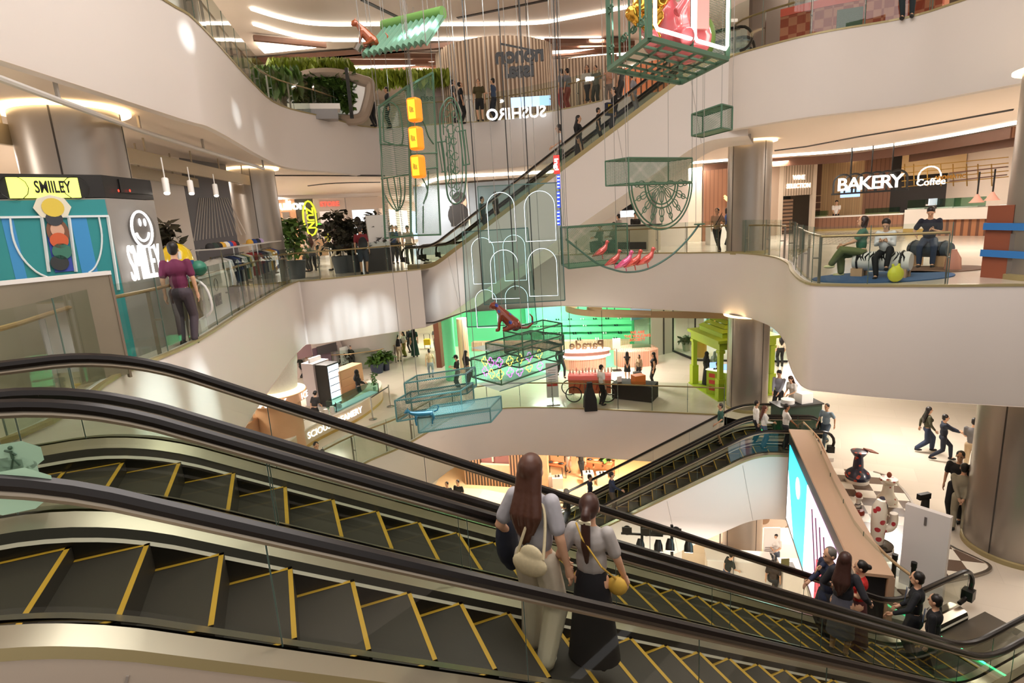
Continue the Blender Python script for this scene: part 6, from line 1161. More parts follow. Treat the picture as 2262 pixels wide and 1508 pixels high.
# mannequin legs seen at top of shop
# reception desks, stands, panels
RW1 = Wall(tuple(g0(1562, 1290)[:2]), tuple(g0(1705, 1300)[:2])); t = thing('reception_desk', 'long white reception desk on the lowest floor', 'desk', RW1.P(0, L0)); bl(RW1.box(M(), 0, L0, RW1.L, L0+1.0, 0, .7), 'body', mat('desk_white', '#e9e2da', .4), t); bl(RW1.box(M(), -.03, L0+1.0, RW1.L+.03, L0+1.05, .03, .76), 'top', WHT, t)
RW2 = Wall(tuple(g0(1728, 1318)[:2]), tuple(g0(1790, 1322)[:2])); t = thing('reception_desk', 'smaller white desk with papers next to the tall screen', 'desk', RW2.P(0, L0)); bl(RW2.box(M(), 0, L0, RW2.L, L0+1.0, 0, .9), 'body', mat('desk_white', '#e9e2da', .4), t); bl(RW2.box(M(), .1, L0+1.01, RW2.L*.5, L0+1.03, -.2, .4), 'papers', DKG, t)
o = thing('notice_board', 'white notice board with 20 and a bottle picture on the lowest floor', 'notice board', g0(1702, 1262)); wn = Wall(tuple(g0(1685, 1265)[:2]), tuple(g0(1720, 1265)[:2])); bl(wn.box(M(), 0, L0+.3, wn.L, L0+1.9, 0, .04), 'panel', WHT, o); text('20', DKG, .35, .005, o, 'numerals', TL(o) @ wn.mtx(1697, 1230, .02), .01)
for k in range(4): bl(wn.rect(M(), 1690, 1208+k*4, 1714, 1210+k*4, .01, .01), 'text_line', mat('text_grey', '#9a8f8c', .5), o)
bl(M().bar(wn.P(wn.L/2, L0, -.05), wn.P(wn.L/2, L0+.4, -.05), .06), 'stand', DKG, o)
o = thing('small_sign', 'small dark green sign standing on the white desk', 'sign', G(1734, 1252, L0+1.05)); M().obox((0, 0, .17), (.14, .02, .17)).build('card', mat('olive_sign', '#4a4a1e', .5), o)
p = g0(1435, 1300); 
for i, (x, y, h) in enumerate(((1465, 1345, 1.9), (1512, 1330, 1.7))): o = thing('white_pillar_stand', ('left', 'right')[i]+' plain white stand behind the stage lights', 'stand', G(x-25, 1290, L0)); M().obox((0, 0, h/2), (.25, .25, h/2)).build('block', mat('soft_white', '#e3ddda', .5), o)
wm = Wall(tuple(g0(1640, 1165)[:2]), tuple(g0(1760, 1165)[:2])); t = thing('patterned_mural', 'cream and brown flowery mural low behind the brown column', 'mural', wm.P(0, L0)); bl(wm.box(M(), -1.5, L0, wm.L+2, L0+3.9, 0, .1), 'panel', flor('mural_flowers', '#c9b8a6', '#7a5a3c', 1.2), t)
o = thing('floor_stand', 'thin grey stand with a square foot on the lowest floor', 'stand', g0(1590, 1222)); M().bar((0, 0, 0), (0, 0, 3.0), .05).build('pole', mat('grey_pole', '#8a8580', .4, .5), o); M().obox((0, 0, .06), (.3, .3, .06)).build('foot', DKG, o)
# stage lights on two poles
for i, (px_, top, ls) in enumerate(((1418, 1180, ((1388, 1165, 1183), (1417, 1168, 1190))), (1484, 1185, ((1468, 1180, 1198), (1498, 1178, 1203))))):
    dist = 15.5; b = AT(px_, 1180, dist); t = thing('stage_light_stand', ('left', 'right')[i]+' black stand with four stage lights behind the second escalator', 'stage light', Vector((b.x, b.y, L0)))
    M().bar((0, 0, 0), (0, 0, b.z-L0+.3), .07).build('pole', BLK, t); side = Vector((b.y, -b.x, 0)).normalized(); z = b.z-L0; fwd = Vector((-b.x, -b.y, 0)).normalized()
    M().bar(side*-.6+Vector((0, 0, z)), side*.6+Vector((0, 0, z)), .05).build('crossbar', BLK, t)
    for k, s in enumerate((-.42, -.05, .12, .46)):
        up_ = k % 2 == 0; q = side*s+Vector((0, 0, z+(.22 if up_ else -.22)))+fwd*.15; d = (fwd*.5+Vector((0, 0, -.85 if not up_ else .2))).normalized()
        M().tube([q-d*.15, q, q+d*.18], [.07, .12, .13], 14).build('lamp_head', BLK, t, True)
        if not up_: M().tube([q+d*.18, q+d*.19], .115, 14).build('lamp_face', mat('tungsten', '#ffd9b0', .5, emit=14), t)
        else: M().obox(tuple(q+d*.2), (.14, .02, .1), math.atan2(side.y, side.x)).build('barn_door', BLK, t)
p = AT(1092, 1133, 13); t = thing('stage_light_stand', 'black stage light beside the long haired woman, seen end on', 'stage light', Vector((p.x, p.y, L0))); M().bar((0, 0, 0), (0, 0, p.z-L0), .06).build('pole', BLK, t); M().tube([(-.1, 0, p.z-L0), (.1, -.15, p.z-L0)], .12, 14).build('lamp_head', BLK, t, True); M().ball((.1, -.2, p.z-L0), .08).build('lamp_face', mat('white_hot', '#ffffff', .5, emit=12), t); M().tube([(.3, 0, p.z-L0), (.55, -.1, p.z-L0+.1)], .1, 12).build('lamp_head', BLK, t, True)
lamp('AREA', (3, 12, -8.4), 300, WARM, 2)
# floor slots and green light bars of the escalator landings
GLO = mat('green_glow', '#3dffa0', .4, emit=6)
for s_, w0, w1, l in ((LrR+1.0, 3.3, 4.0, 'nearest'), (LrR+1.0, 4.7, 5.4, 'second')):
    tag(M().bar(PF(s_, w0, L1+.03), PF(s_, w1, L1+.03), .03, .02).build('comb_light', GLO), 'green glowing light line across the foot of the '+l+' escalator', 'light line')
a, b = E01(-.7, 19.35, L1+.03), E01(-.7, 20.3, L1+.03); tag(M().bar(a, b, .03, .02).build('comb_light', GLO), 'green glowing light line at the top of the far escalator', 'light line')
GF = mat('green_sticker', '#b4dcc0', .6)
for i, (px_, py_) in enumerate(((30, 1012), (20, 1045), (30, 1085))):
    W_ = 4.2 if i < 2 else 3.03; v = ray(px_, py_); tt = (W_-.01)/v.dot(WV); q = EYE+v*tt; r_ = .12
    o = M().add([q+U*(r_*1.3*math.cos(k*.785+.4))+Vector((0, 0, r_*math.sin(k*.785+.4)*.9)) for k in range(8)], [tuple(range(8))]).build('safety_sticker', GF); tag(o, ('pale green safety sticker with a figure on the inner escalator glass', 'lower pale green safety sticker just below the one with a figure', 'pale green safety sticker on the nearest escalator glass')[i], 'sticker')
    if i == 0: f = M(); f.tube([q+Vector((0, -.006, .0)), q+Vector((0, -.006, .05))], .008, 5); f.ball(q+Vector((0, -.006, .07)), .012); f.tube([q+U*-.02+Vector((0, -.006, -.06)), q+Vector((0, -.006, 0)), q+U*.025+Vector((0, -.006, -.05))], .006, 5); f.tube([q+U*-.03+Vector((0, -.006, .06)), q+Vector((0, -.006, .04)), q+U*.02+Vector((0, -.006, .02))], .006, 5); f.build('figure_print', mat('sticker_print', '#3d5b46', .5), None); ff = COL.objects[-1]; ff.parent = o
# ------------------------------------------------------------------ hanging installation in the void
def meshmat(name, hexc, period=.05, duty=.3, base=.0):
    if name in MATS: return MATS[name]
    mt = mat(name, hexc, .5); nt = mt.node_tree; b = nt.nodes['Principled BSDF']; tc = nt.nodes.new('ShaderNodeTexCoord'); sp = nt.nodes.new('ShaderNodeSeparateXYZ'); nt.links.new(tc.outputs['Object'], sp.inputs[0])
    def mth(op, a, b_=None, v=None):
        n = nt.nodes.new('ShaderNodeMath'); n.operation = op; nt.links.new(a, n.inputs[0])
        if b_ is not None: nt.links.new(b_, n.inputs[1])
        elif v is not None: n.inputs[1].default_value = v
        return n.outputs[0]
    h = mth('ADD', mth('MULTIPLY', sp.outputs[0], None, .83), sp.outputs[1]); z = mth('MULTIPLY', sp.outputs[2], None, 1.6)
    outs = []
    for op in ('ADD', 'SUBTRACT'): outs.append(mth('LESS_THAN', mth('FRACT', mth('DIVIDE', mth(op, h, z), None, period)), None, duty))
    mx = mth('MAXIMUM', outs[0], outs[1]); nt.links.new(mx, b.inputs['Alpha']); return mt
GRF = mat('sage_frame', '#466a52', .5); MSH = meshmat('sage_mesh', '#587f64', .055, .18); MSD = meshmat('dark_mesh', '#4b6457', .05, .17); CYN = mat('cyan_frame', '#5f8f8f', .4); CYM = meshmat('cyan_mesh', '#8fc4c8', .045, .3); SHEET = glass('pale_sheet', '#cfe6e4'); GREENP = mat('sage_panel', '#5f8a68', .5)
CAB = mat('cable_grey', '#8f8a84', .4)
def wirebox(label, N, d, L, R, frame=GRF, msh=MSH, solid=(), faces=('NL', 'NR', 'LF', 'RF', 'T', 'B'), cables=True, name='mesh_box', r=.014, top=CT, glowtop=None):
    nt_, nb = AT(N[0], N[1], d), AT(N[0], N[2], d); n2 = Vector((nt_.x, nt_.y, 0)); l = AT(L[0], 480, L[1]); l2 = Vector((l.x, l.y, 0)); q = AT(R[0], 480, R[1]); r2 = Vector((q.x, q.y, 0)); f2 = l2+r2-n2
    z1, z0 = nt_.z, nb.z; t = thing(name, label, 'hanging sculpture', T3(n2, z0)); P = {'N': n2, 'L': l2, 'R': r2, 'F': f2}
    for a, b in (('N', 'L'), ('N', 'R'), ('L', 'F'), ('R', 'F')):
        for z in (z0, z1): bl(M().bar(T3(P[a], z), T3(P[b], z), 2*r), 'frame_bar', frame, t)
        if a+b in faces: bl(M().quad(T3(P[a], z0), T3(P[b], z0), T3(P[b], z1), T3(P[a], z1)), 'mesh_panel', frame if a+b in solid else msh, t)
    for a in 'NLRF': bl(M().bar(T3(P[a], z0), T3(P[a], z1), 2*r), 'frame_bar', frame, t)
    for nm, z in (('T', z1), ('B', z0)):
        if nm in faces: bl(M().quad(*[T3(P[a], z) for a in 'NLFR']), 'mesh_panel', GREENP if nm in solid else msh, t)
    if cables:
        for a in 'NLRF': bl(M().tube([T3(P[a], z1), T3(P[a], top)], .006, 4), 'cable', CAB, t)
    return t, P, z0, z1
t6, P6, z60, z61 = wirebox('sage green mesh box above the half rosette', (1388, 348, 405), 14, (1340, 14.5), (1528, 15.6), solid=('T', 'B'))
wirebox('small sage green mesh box hanging near the top of the white escalator', (1594, 230, 282), 13, (1527, 13.9), (1613, 13.5), solid=('T', 'B'))
wirebox('sage green open mesh box at the left of the pink birds', (1253, 503, 593), 12.5, (1237, 13.6), (1385, 13.3), solid=('B',), faces=('NL', 'NR', 'B', 'T', 'LF'))
# half rosette below the box
def lineset(t, nm, m_, W_, polys, r, off=0, n=5): 
    for pts in polys: bl(M().tube([W_.P(u, z, off) for u, z in pts], r, n), nm, m_, t)
RSW = Wall(tuple(P6['N'][:2]), tuple(P6['R'][:2])); RD = RSW.L/2; t = thing('half_rosette', 'sage green ornate half round lattice below the mesh box', 'hanging sculpture', RSW.P(RD, z60)); zc = z60-.03
hc = lambda rr, a0=180, a1=360, n=24: [(RD+rr*math.cos(math.radians(a0+(a1-a0)*i/n)), zc+rr*math.sin(math.radians(a0+(a1-a0)*i/n))) for i in range(n+1)]
for rr in (RD, RD*.92, RD*.52, RD*.44): lineset(t, 'ring', GRF, RSW, [hc(rr)], .02)
lineset(t, 'top_bar', GRF, RSW, [[(0, zc), (2*RD, zc)]], .025)
for i in range(9):
    a = math.radians(180+i*22.5); dr = (math.cos(a), math.sin(a)); lineset(t, 'spoke', GRF, RSW, [[(RD+dr[0]*RD*.05, zc+dr[1]*RD*.05), (RD+dr[0]*RD*.92, zc+dr[1]*RD*.92)]], .012)
    for r0, sc in ((.62, 1), (.76, .7)):
        pts = []; px_ = (-dr[1], dr[0])
        for k in range(13): b = 2*math.pi*k/12; rr = RD*(r0+.1*sc*math.cos(b)); s = RD*.075*sc*math.sin(b); pts.append((RD+dr[0]*rr+px_[0]*s, zc+dr[1]*rr+px_[1]*s))
        lineset(t, 'scroll_leaf', GRF, RSW, [pts], .012)
    if i % 2 == 0:
        pts = []; 
        for k in range(13): b = 2*math.pi*k/12; rr = RD*(.28+.13*math.cos(b)); s = RD*.06*math.sin(b); pts.append((RD+dr[0]*rr+px_[0]*s, zc+dr[1]*rr+px_[1]*s))
        lineset(t, 'scroll_leaf', GRF, RSW, [pts], .012)
# swing arc with pink birds
AWb = Wd(1290, 1560, 12.9, 13.4, 560); P_ = smooth2([AWb.px(x, y) for x, y in ((1250, 528), (1285, 556), (1320, 582), (1350, 594), (1385, 601), (1430, 594), (1480, 566), (1520, 528), (1545, 495))], 5)
t = thing('swing_arc', 'thin sage green curved rail carrying five pink birds', 'hanging sculpture', P_[0]); bl(M().tube(P_, .022, 8), 'rail', mat('sage_blue', '#55756b', .4), t, True); e = P_[-1]; bl(M().obox(e, (.09, .09, .015)), 'end_plate', GRF, t)
for s in (-.08, .08): p = e+AWb.d*s; bl(M().tube([p, T3(p, CT)], .006, 4), 'cable', CAB, t)
bl(M().tube([P_[0], T3(P_[0], CT)], .006, 4), 'cable', CAB, t)
def bird(label, px_, py_, c, s=1, f=1):
    p = AWb.px(px_, py_); t = thing('bird_figure', label, 'bird figure', p); m_ = mat('bird_'+c[1:], c, .22, .3, coat=.7); Rr = Matrix.Rotation(math.atan2(AWb.d.y, AWb.d.x), 3, 'Z'); V = lambda x, y, z: Rr @ Vector((x*f*s, y*s, z*s))
    mh = M(); mh.tube([V(-.26, 0, .08), V(-.14, 0, .14), V(-.02, 0, .2), (V(.08, 0, .28)), V(.12, 0, .37), V(.13, 0, .42)], [.015*s, .06*s, .095*s, .075*s, .04*s, .045*s], 10); mh.ball(V(.14, 0, .44), .05*s); mh.tube([V(.17, 0, .44), V(.23, 0, .42)], [.018*s, .003], 6)
    b = remesh(mh, .012, 'body', m_, t)
    for y in (-.03, .03): M().tube([V(0, y, .12), V(.02, y, 0)], .008*s, 5).build('leg', m_, t)
    for y in (-.07, .07): M().tube([V(.03, y, .24), V(-.1, y*1.1, .16), V(-.22, y*.5, .1)], [.02*s, .045*s, .008*s], 8).build('wing', m_, t, True)
for lb, x, y, c, s, f in (('leftmost coral bird on the arc, behind the mesh box', 1330, 574, '#d4635c', .85, 1), ('second coral bird on the arc, behind the mesh box', 1357, 594, '#cf5f55', .85, 1), ('hot pink bird at the lowest point of the arc', 1382, 601, '#ef6f9c', .95, 1), ('coral bird second from the right on the arc', 1402, 599, '#dc5f52', .95, 1), ('rightmost coral bird on the arc', 1430, 594, '#e0635a', .95, 1)): bird(lb, x, y-2, c, s, f)
# arched frames
def archframe(label, W_, corners, arches, led=True):
    t = thing('arch_frame_panel', label, 'hanging sculpture', W_.px(*corners[3])); B = mat('teal_frame', '#4f6f6b', .4); q = [W_.px(*c) for c in corners]
    bl(M().quad(*q), 'glass_sheet', SHEET, t)
    for a, b in zip(q, q[1:]+q[:1]): bl(M().bar(a, b, .022), 'frame_bar', B, t)
    for x0, x1, y0, y1 in arches:
        u0, z1 = W_.sz(x0, y0); u1, z0 = W_.sz(x1, y1); rr = (u1-u0)/2; pts = [(u0, z0)]+[((u0+u1)/2-rr*math.cos(math.pi*k/14), z1-rr+rr*math.sin(math.pi*k/14)) for k in range(15)]+[(u1, z0)]
        bl(M().tube([W_.P(u, z) for u, z in pts+[pts[0]]], .012, 5), 'arch', B, t); bl(M().tube([W_.P(u, z, .03) for u, z in pts+[pts[0]]], .006, 5), 'led_outline', mat('led_white', '#f4fbff', .4, emit=1.3), t)
    for c in q[:2]: bl(M().tube([c, T3(c, CT)], .006, 4), 'cable', CAB, t)
FA = Wd(1055, 1248, 13, 12.6, 540); archframe('front hanging panel with four white lit arches', FA, ((1055, 412), (1236, 403), (1248, 663), (1070, 673)), ((1074, 1141, 427, 532), (1157, 1229, 424, 530), (1082, 1149, 553, 658), (1165, 1233, 550, 652)))
FB = Wd(1020, 1190, 14.2, 13.8, 600); archframe('rear hanging panel with white lit arches left of the front one', FB, ((1021, 512), (1166, 503), (1186, 715), (1032, 722)), ((1040, 1096, 526, 625), (1110, 1164, 520, 618), (1049, 1101, 640, 722), (1115, 1169, 632, 715)))
for x in (1046, 1118, 1160, 1231): 
    p = AT(x, 300, 12.8); q_ = AT(x+ (20 if x < 1200 else 5), 640 if x < 1200 else 330, 12.8); tag(M().tube([q_, T3(q_, CT)], .012, 5).build('black_cable', BLK), 'black hanging cable in front of the top floor, at x place '+{1046: 'left of the letter sign', 1118: 'under the letter sign', 1160: 'just right of the letter sign', 1231: 'above the red sign'}[x].replace('at x place ', ''), 'cable')
for o in [o for o in COL.objects if o.name.startswith('black_cable')]: o['label'] = o['label'].replace(', at x place', ',')
# quatrefoil stack with sitting cat
tq, PQ, q0, q1 = wirebox('upper dark mesh box with the patterned cat on top', (1153, 739, 790), 12.2, (1096, 12.8), (1231, 13.3), GRF, MSD)
wirebox('middle mesh box of the stack below the patterned cat', (1145, 770, 812), 12, (1053, 12.8), (1234, 13.2), GRF, MSD, cables=False)
tb, PB_, b0, b1 = wirebox('lowest wide mesh box of the stack with glowing clover shapes', (1105, 806, 850), 11.8, (1016, 12.6), (1228, 13.4), GRF, MSD, cables=False)
t = thing('pale_sheet_panel', 'pale blue glass sheet tilted under the clover shaped lights', 'hanging sculpture', AT(1104, 862, 12.5)); bl(M().quad(AT(1050, 846, 12.6), AT(1104, 864, 12.2), AT(1225, 826, 13.2), AT(1160, 815, 13.6)), 'sheet', mat('pale_blue_sheet', '#bcd8e4', .3, alpha=.6), t); bl(M().tube([AT(1104, 864, 12.2), AT(1225, 826, 13.2)], .012, 5), 'edge', CYN, t)
t = thing('pale_sheet_panel', 'pale blue sheet lying left on top of the mesh stack', 'hanging sculpture', AT(1040, 768, 13)); bl(M().quad(AT(1040, 768, 13), AT(1096, 757, 13), AT(1150, 766, 13.4), AT(1078, 776, 12.7)), 'sheet', mat('pale_blue_sheet', '#bcd8e4', .3, alpha=.6), t)
QW_ = Wall(tuple(PB_['N'][:2]), tuple(PB_['R'][:2])); QL = Wall(tuple(PB_['L'][:2]), tuple(PB_['N'][:2]))
YEN = mat('neon_yellow', '#ffe45c', .4, emit=1.6); PUN = mat('neon_violet', '#e060f0', .4, emit=1.8)
for x, y, c in ((1071, 798, 0), (1084, 800, 1), (1103, 800, 1), (1126, 797, 0), (1149, 792, 0), (1169, 788, 1), (1191, 782, 0), (1072, 820, 1), (1086, 825, 0), (1105, 827, 0), (1127, 822, 1), (1148, 820, 1), (1169, 811, 0), (1193, 808, 1)):
    w_ = QW_ if x > 1095 else QL; p = w_.px(x, y, .05); t = thing('clover_light', ('yellow', 'violet')[c]+' glowing clover shape, '+('upper' if y < 806 else 'lower')+' row, '+('first', 'second', 'third', 'fourth', 'fifth', 'sixth', 'seventh')[[1071, 1084, 1103, 1126, 1149, 1169, 1191].index(x) if y < 806 else [1072, 1086, 1105, 1127, 1148, 1169, 1193].index(x)]+' from left', 'neon light', p)
    R_ = .046; pts = []
    for L_, a in enumerate((0, 90, 180, 270)):
        cx_, cz_ = 1.35*R_*math.cos(math.radians(a)), 1.35*R_*math.sin(math.radians(a))
        for k in range(9): b = math.radians(a-130+260*k/8); pts.append(p+w_.d*(cx_+R_*math.cos(b))+Vector((0, 0, cz_+R_*math.sin(b))))
    bl(M().tube(pts, .007, 5, closed=True), 'neon_tube', (YEN, PUN)[c], t)
def LF(p): return math.atan2(p.x, -p.y)
def catfig(label, p, yaw, m_, s=1, pose='sit', spots=None):
    t = thing('cat_figure', label, 'cat figure', p, yaw); V = lambda x, y, z: Vector((x*s, y*s, z*s)); mh = M()
    if pose == 'sit':
        mh.tube([V(-.25, 0, .14), V(-.12, 0, .2), V(.02, 0, .36), V(.13, 0, .5), V(.2, 0, .6)], [.13*s, .16*s, .14*s, .1*s, .07*s], 12); mh.ball(V(-.2, 0, .13), .15*s); mh.ball(V(.27, 0, .62), .095*s, 1.15); mh.tube([V(.3, 0, .6), V(.38, 0, .57)], [.06*s, .035*s], 8)
        for y in (-.07, .07): mh.tube([V(.1, y, .42), V(.17, y, .2), V(.19, y, .04)], [.06*s, .04*s, .035*s], 8); mh.ball(V(.22, y, .03), .04*s, 1.5, 1, .7); mh.tube([V(-.2, y*1.8, .16), V(-.02, y*1.8, .06), V(.1, y*1.7, .035)], [.1*s, .05*s, .035*s], 8); mh.tube([V(.25, y*.8, .68), V(.245, y*.9, .76)], [.035*s, .005], 6)
        mh.tube([V(-.3, 0, .06), V(-.5, 0, .05), V(-.62, 0, .14), V(-.62, 0, .3), V(-.56, 0, .38)], [.04*s, .035*s, .03*s, .025*s, .015*s], 8)
    else:
        mh.tube([V(-.35, 0, .36), V(-.1, 0, .36), V(.15, 0, .38), V(.32, 0, .42), V(.4, 0, .46)], [.09*s, .11*s, .1*s, .07*s, .06*s], 12); mh.ball(V(.47, 0, .5), .08*s, 1.15); mh.tube([V(.48, 0, .48), V(.58, 0, .46)], [.05*s, .03*s], 8)
        for y in (-.05, .05):
            mh.tube([V(.2, y, .34), V(.24, y, .18), V(.22, y, .0)], [.055*s, .035*s, .03*s], 8); mh.tube([V(-.28, y, .34), V(-.36, y, .2), V(-.3, y, .1), V(-.3, y, .0)], [.07*s, .045*s, .03*s, .03*s], 8); mh.tube([V(.46, y*.8, .55), V(.45, y, .63)], [.03*s, .004], 6)
        mh.tube([V(-.38, 0, .4), V(-.5, 0, .44), V(-.55, 0, .56), V(-.45, 0, .62)], [.035*s, .03*s, .022*s, .012*s], 8)
    remesh(mh, .014*s, 'body', m_, t); return t
CATM = mat('glazed_brown', '#6e2a16', .15, coat=1); nt = CATM.node_tree; tc = nt.nodes.new('ShaderNodeTexCoord'); v_ = nt.nodes.new('ShaderNodeTexVoronoi'); v_.inputs['Scale'].default_value = 6; cr = nt.nodes.new('ShaderNodeValToRGB'); cr.color_ramp.interpolation = 'CONSTANT'; cr.color_ramp.elements[0].color = (*lin('#2b3f8f'), 1); cr.color_ramp.elements[1].position = .27; cr.color_ramp.elements[1].color = (*lin('#7a3019'), 1); nt.links.new(tc.outputs['Object'], v_.inputs['Vector']); nt.links.new(v_.outputs['Distance'], cr.inputs[0]); nt.links.new(cr.outputs[0], nt.nodes['Principled BSDF'].inputs['Base Color'])
pc_ = (PQ['N']+PQ['L'])/2; fdir = math.atan2(-1, 0)
pcat = T3(AT(1120, 735, 12.7), q1+.01); yaw = math.atan2((PQ['L']-PQ['N']).y, (PQ['L']-PQ['N']).x); catfig('brown glazed sitting cat with blue spots on top of the mesh boxes', pcat, LF(pcat), CATM, .95)
# cyan boxes with blue cat
wirebox('uppermost cyan tinted mesh box of the three at lower centre left', (893, 846, 891), 11.5, (886, 12.0), (1001, 11.75), CYN, MSD)
tB, PBb, b20, b21 = wirebox('middle cyan tinted mesh box with the blue cat in front', (872, 885, 931), 11.2, (867, 11.7), (986, 11.4), CYN, MSD, cables=False)
wirebox('lowest bright cyan mesh box at the right of the blue cat', (922, 924, 956), 10.8, (918, 11.5), (1052, 11.0), CYN, CYM, cables=False)
lamp('SPOT', tuple(AT(960, 700, 11)), 160, (.6, .95, 1), .2, to=tuple(AT(985, 925, 11.3)), spot=.6)  # cool spot in mid-air, aimed at the cyan boxes
pc_ = AT(935, 935, 10.8); catfig('glossy blue walking cat in front of the cyan mesh boxes', pc_+Vector((0, 0, -.02)), LF(pc_), mat('blue_gloss', '#2f86a8', .15, .3, coat=1), .6, 'walk')
# tiled roof piece with orange cat
A_, B_ = AT(850, 64, 12.5), AT(981, 34, 11.6); C_ = AT(800, 124, 11.4); D_ = C_+(B_-A_)
t = thing('tiled_roof_piece', 'sage green corrugated roof piece hanging at the top centre', 'hanging sculpture', A_); n_ = 11; mh = M(); k_ = n_*6; rr = (B_-A_); sl = (C_-A_); nn = rr.cross(sl).normalized(); nn = nn if nn.z > 0 else -nn
vs = []; 
for j in range(k_+1):
    f = j/k_; h_ = .07*abs(math.sin(math.pi*f*n_)); vs += [A_+rr*f+nn*h_, C_+rr*f+nn*h_, A_+rr*f+nn*(h_-.05), C_+rr*f+nn*(h_-.05)]
mh.add(vs, [g_ for j in range(k_) for g_ in ((4*j, 4*j+1, 4*j+5, 4*j+4), (4*j+2, 4*j+6, 4*j+7, 4*j+3), (4*j+1, 4*j+3, 4*j+7, 4*j+5), (4*j, 4*j+4, 4*j+6, 4*j+2))]); bl(mh, 'corrugated_sheet', mat('roof_sage', '#5f8a72', .5), t)
bl(M().tube([A_+nn*.05, B_+nn*.05], .11, 14), 'ridge_roll', mat('roof_green', '#6a9a4e', .45), t, True)
for p in (A_, B_, C_, D_): bl(M().tube([p, T3(p, CT)], .008, 4), 'cable', CAB, t)
catfig('amber glass cat crouching on the corner of the tiled roof piece', AT(812, 116, 11.5)+Vector((0, 0, .1)), LF(AT(812, 116, 11.5)), mat('amber_glass', '#a5522a', .15, .2, coat=1), .62)
o = thing('tin_can', 'small silver can in front of the amber cat on the roof', 'can', AT(791, 104, 11.4)); M().lathe([(.07, -.06), (.07, .06)], n=14, rot=Matrix.Rotation(.6, 3, 'Y')).build('can', STEEL, o)
# lantern tower
TWd = Wd(838, 904, 12, 11.4, 350); TWe = Wd(904, 975, 11.4, 12, 350)
t = thing('mesh_tower', 'tall sage green mesh tower frame behind three orange lanterns', 'hanging sculpture', TWd.px(850, 525))
for w_, cs in ((TWd, ((837, 236), (901, 190), (908, 520), (851, 526))), (TWe, ((905, 188), (956, 160), (973, 518), (908, 520)))):
    q = [w_.px(*c) for c in cs]; bl(M().quad(*q), 'mesh_panel', MSH, t)
    for a, b in zip(q, q[1:]+q[:1]): bl(M().bar(a, b, .035), 'frame_bar', GRF, t)
    bl(M().tube([q[0], T3(q[0], CT)], .007, 4), 'cable', CAB, t); bl(M().tube([q[1], T3(q[1], CT)], .007, 4), 'cable', CAB, t)
for w_, pts in ((TWd, ((848, 312), (846, 250), (855, 229), (868, 228), (884, 250), (888, 318), (848, 312))), (TWd, ((841, 318), (903, 322))), (TWd, ((842, 395), (905, 385))), (TWd, ((845, 395), (850, 430), (876, 466), (893, 440), (894, 390))), (TWd, ((855, 394), (862, 430), (878, 466))), (TWd, ((870, 392), (876, 430), (880, 464))), (TWd, ((882, 391), (886, 430), (882, 460))), (TWe, ((912, 300), (920, 268), (935, 268), (946, 300), (958, 318))), (TWe, ((908, 340), (966, 338))), (TWe, ((912, 376), (966, 370))), (TWe, ((925, 380), (945, 420), (935, 450))), (TWe, ((946, 378), (945, 420), (935, 450))), (TWe, ((918, 385), (920, 515))), (TWe, ((935, 455), (935, 515)))):
    bl(M().tube(smooth2([w_.px(x, y, .02) for x, y in pts], 3), .014, 5), 'curved_bar', GRF, t)
for u_, v_ in ((846, 524), (851, 526)): pass
ORL = mat('orange_lantern', '#ff7a10', .4, emit=.9); ORL2 = mat('yellow_lantern', '#ffb52a', .4, emit=1.1)
for i, (x, y) in enumerate(((916, 243), (919.5, 306), (924, 368))):
    p = AT(x, y, 10.9); o = thing('lantern', ('top', 'middle', 'lowest')[i]+' of the three glowing orange box lanterns', 'lantern', p, math.atan2(-p.x, p.y)-.5); mh = M(); mh.obox((0, 0, 0), (.11, .11, .2)); b = mh.build('shade', ORL, o); md = b.modifiers.new('b', 'BEVEL'); md.width = .05; md.segments = 3
    M().obox((0, -.107, 0), (.07, .006, .16)).build('bright_face', ORL2, o)
    for k in range(4): M().tube([(-.03+k*.02, -.118, .05-k*.01), (-.035+k*.02, -.118, -.02), (-.02+k*.02, -.118, -.05)], .005, 4).build('dark_stroke', mat('stroke_brown', '#4a2408', .5), o)
    M().tube([(0, 0, .2), (0, 0, CT-p.z)], .006, 4).build('cable', CAB, o)
# ornate gate
GT = Wd(966, 1030, 12.6, 12.9, 330); t = thing('ornate_gate', 'sage green ornate oval gate lattice hanging right of the lanterns', 'hanging sculpture', GT.px(997, 450))
def gl(pts, r=.014, sm=True): bl(M().tube(smooth2([GT.px(*p) for p in pts], 4) if sm else [GT.px(*p) for p in pts], r, 5), 'scroll', GRF, t)
gl([(973, 300), (972, 250), (983, 224), (996, 216), (1008, 228), (1018, 260), (1027, 330), (1029, 400), (1020, 440), (1003, 450), (990, 436), (985, 400), (980, 340), (973, 300)], .02); gl([(980, 298), (979, 255), (988, 232), (996, 226), (1004, 235), (1012, 262), (1020, 330), (1021, 398), (1014, 430), (1003, 440)])
for a, b in (((990, 285), (1000, 440)), ((998, 250), (1010, 430)), ((968, 315), (977, 378)), ((974, 313), (983, 376)), ((1021, 290), (1030, 362)), ((1028, 288), (1037, 362)), ((1015, 292), (1024, 364)), ((985, 300), (993, 400))): gl([a, b], .012, False)
for a, b in (((966, 314), (985, 312)), ((975, 380), (986, 378)), ((1013, 290), (1029, 287)), ((1022, 365), (1038, 362))): gl([a, b], .014, False)
for cx_, cy_, r_ in ((986, 250, 7), (1003, 252, 6), (996, 285, 9), (990, 310, 6), (1003, 312, 6), (993, 340, 7), (1006, 345, 7), (995, 372, 7), (1008, 376, 6), (998, 405, 8), (1010, 412, 6), (1000, 428, 6), (984, 275, 5), (1011, 285, 5)):
    gl([(cx_+r_*math.cos(k*.7), cy_+r_*1.2*math.sin(k*.7)) for k in range(9)], .01)
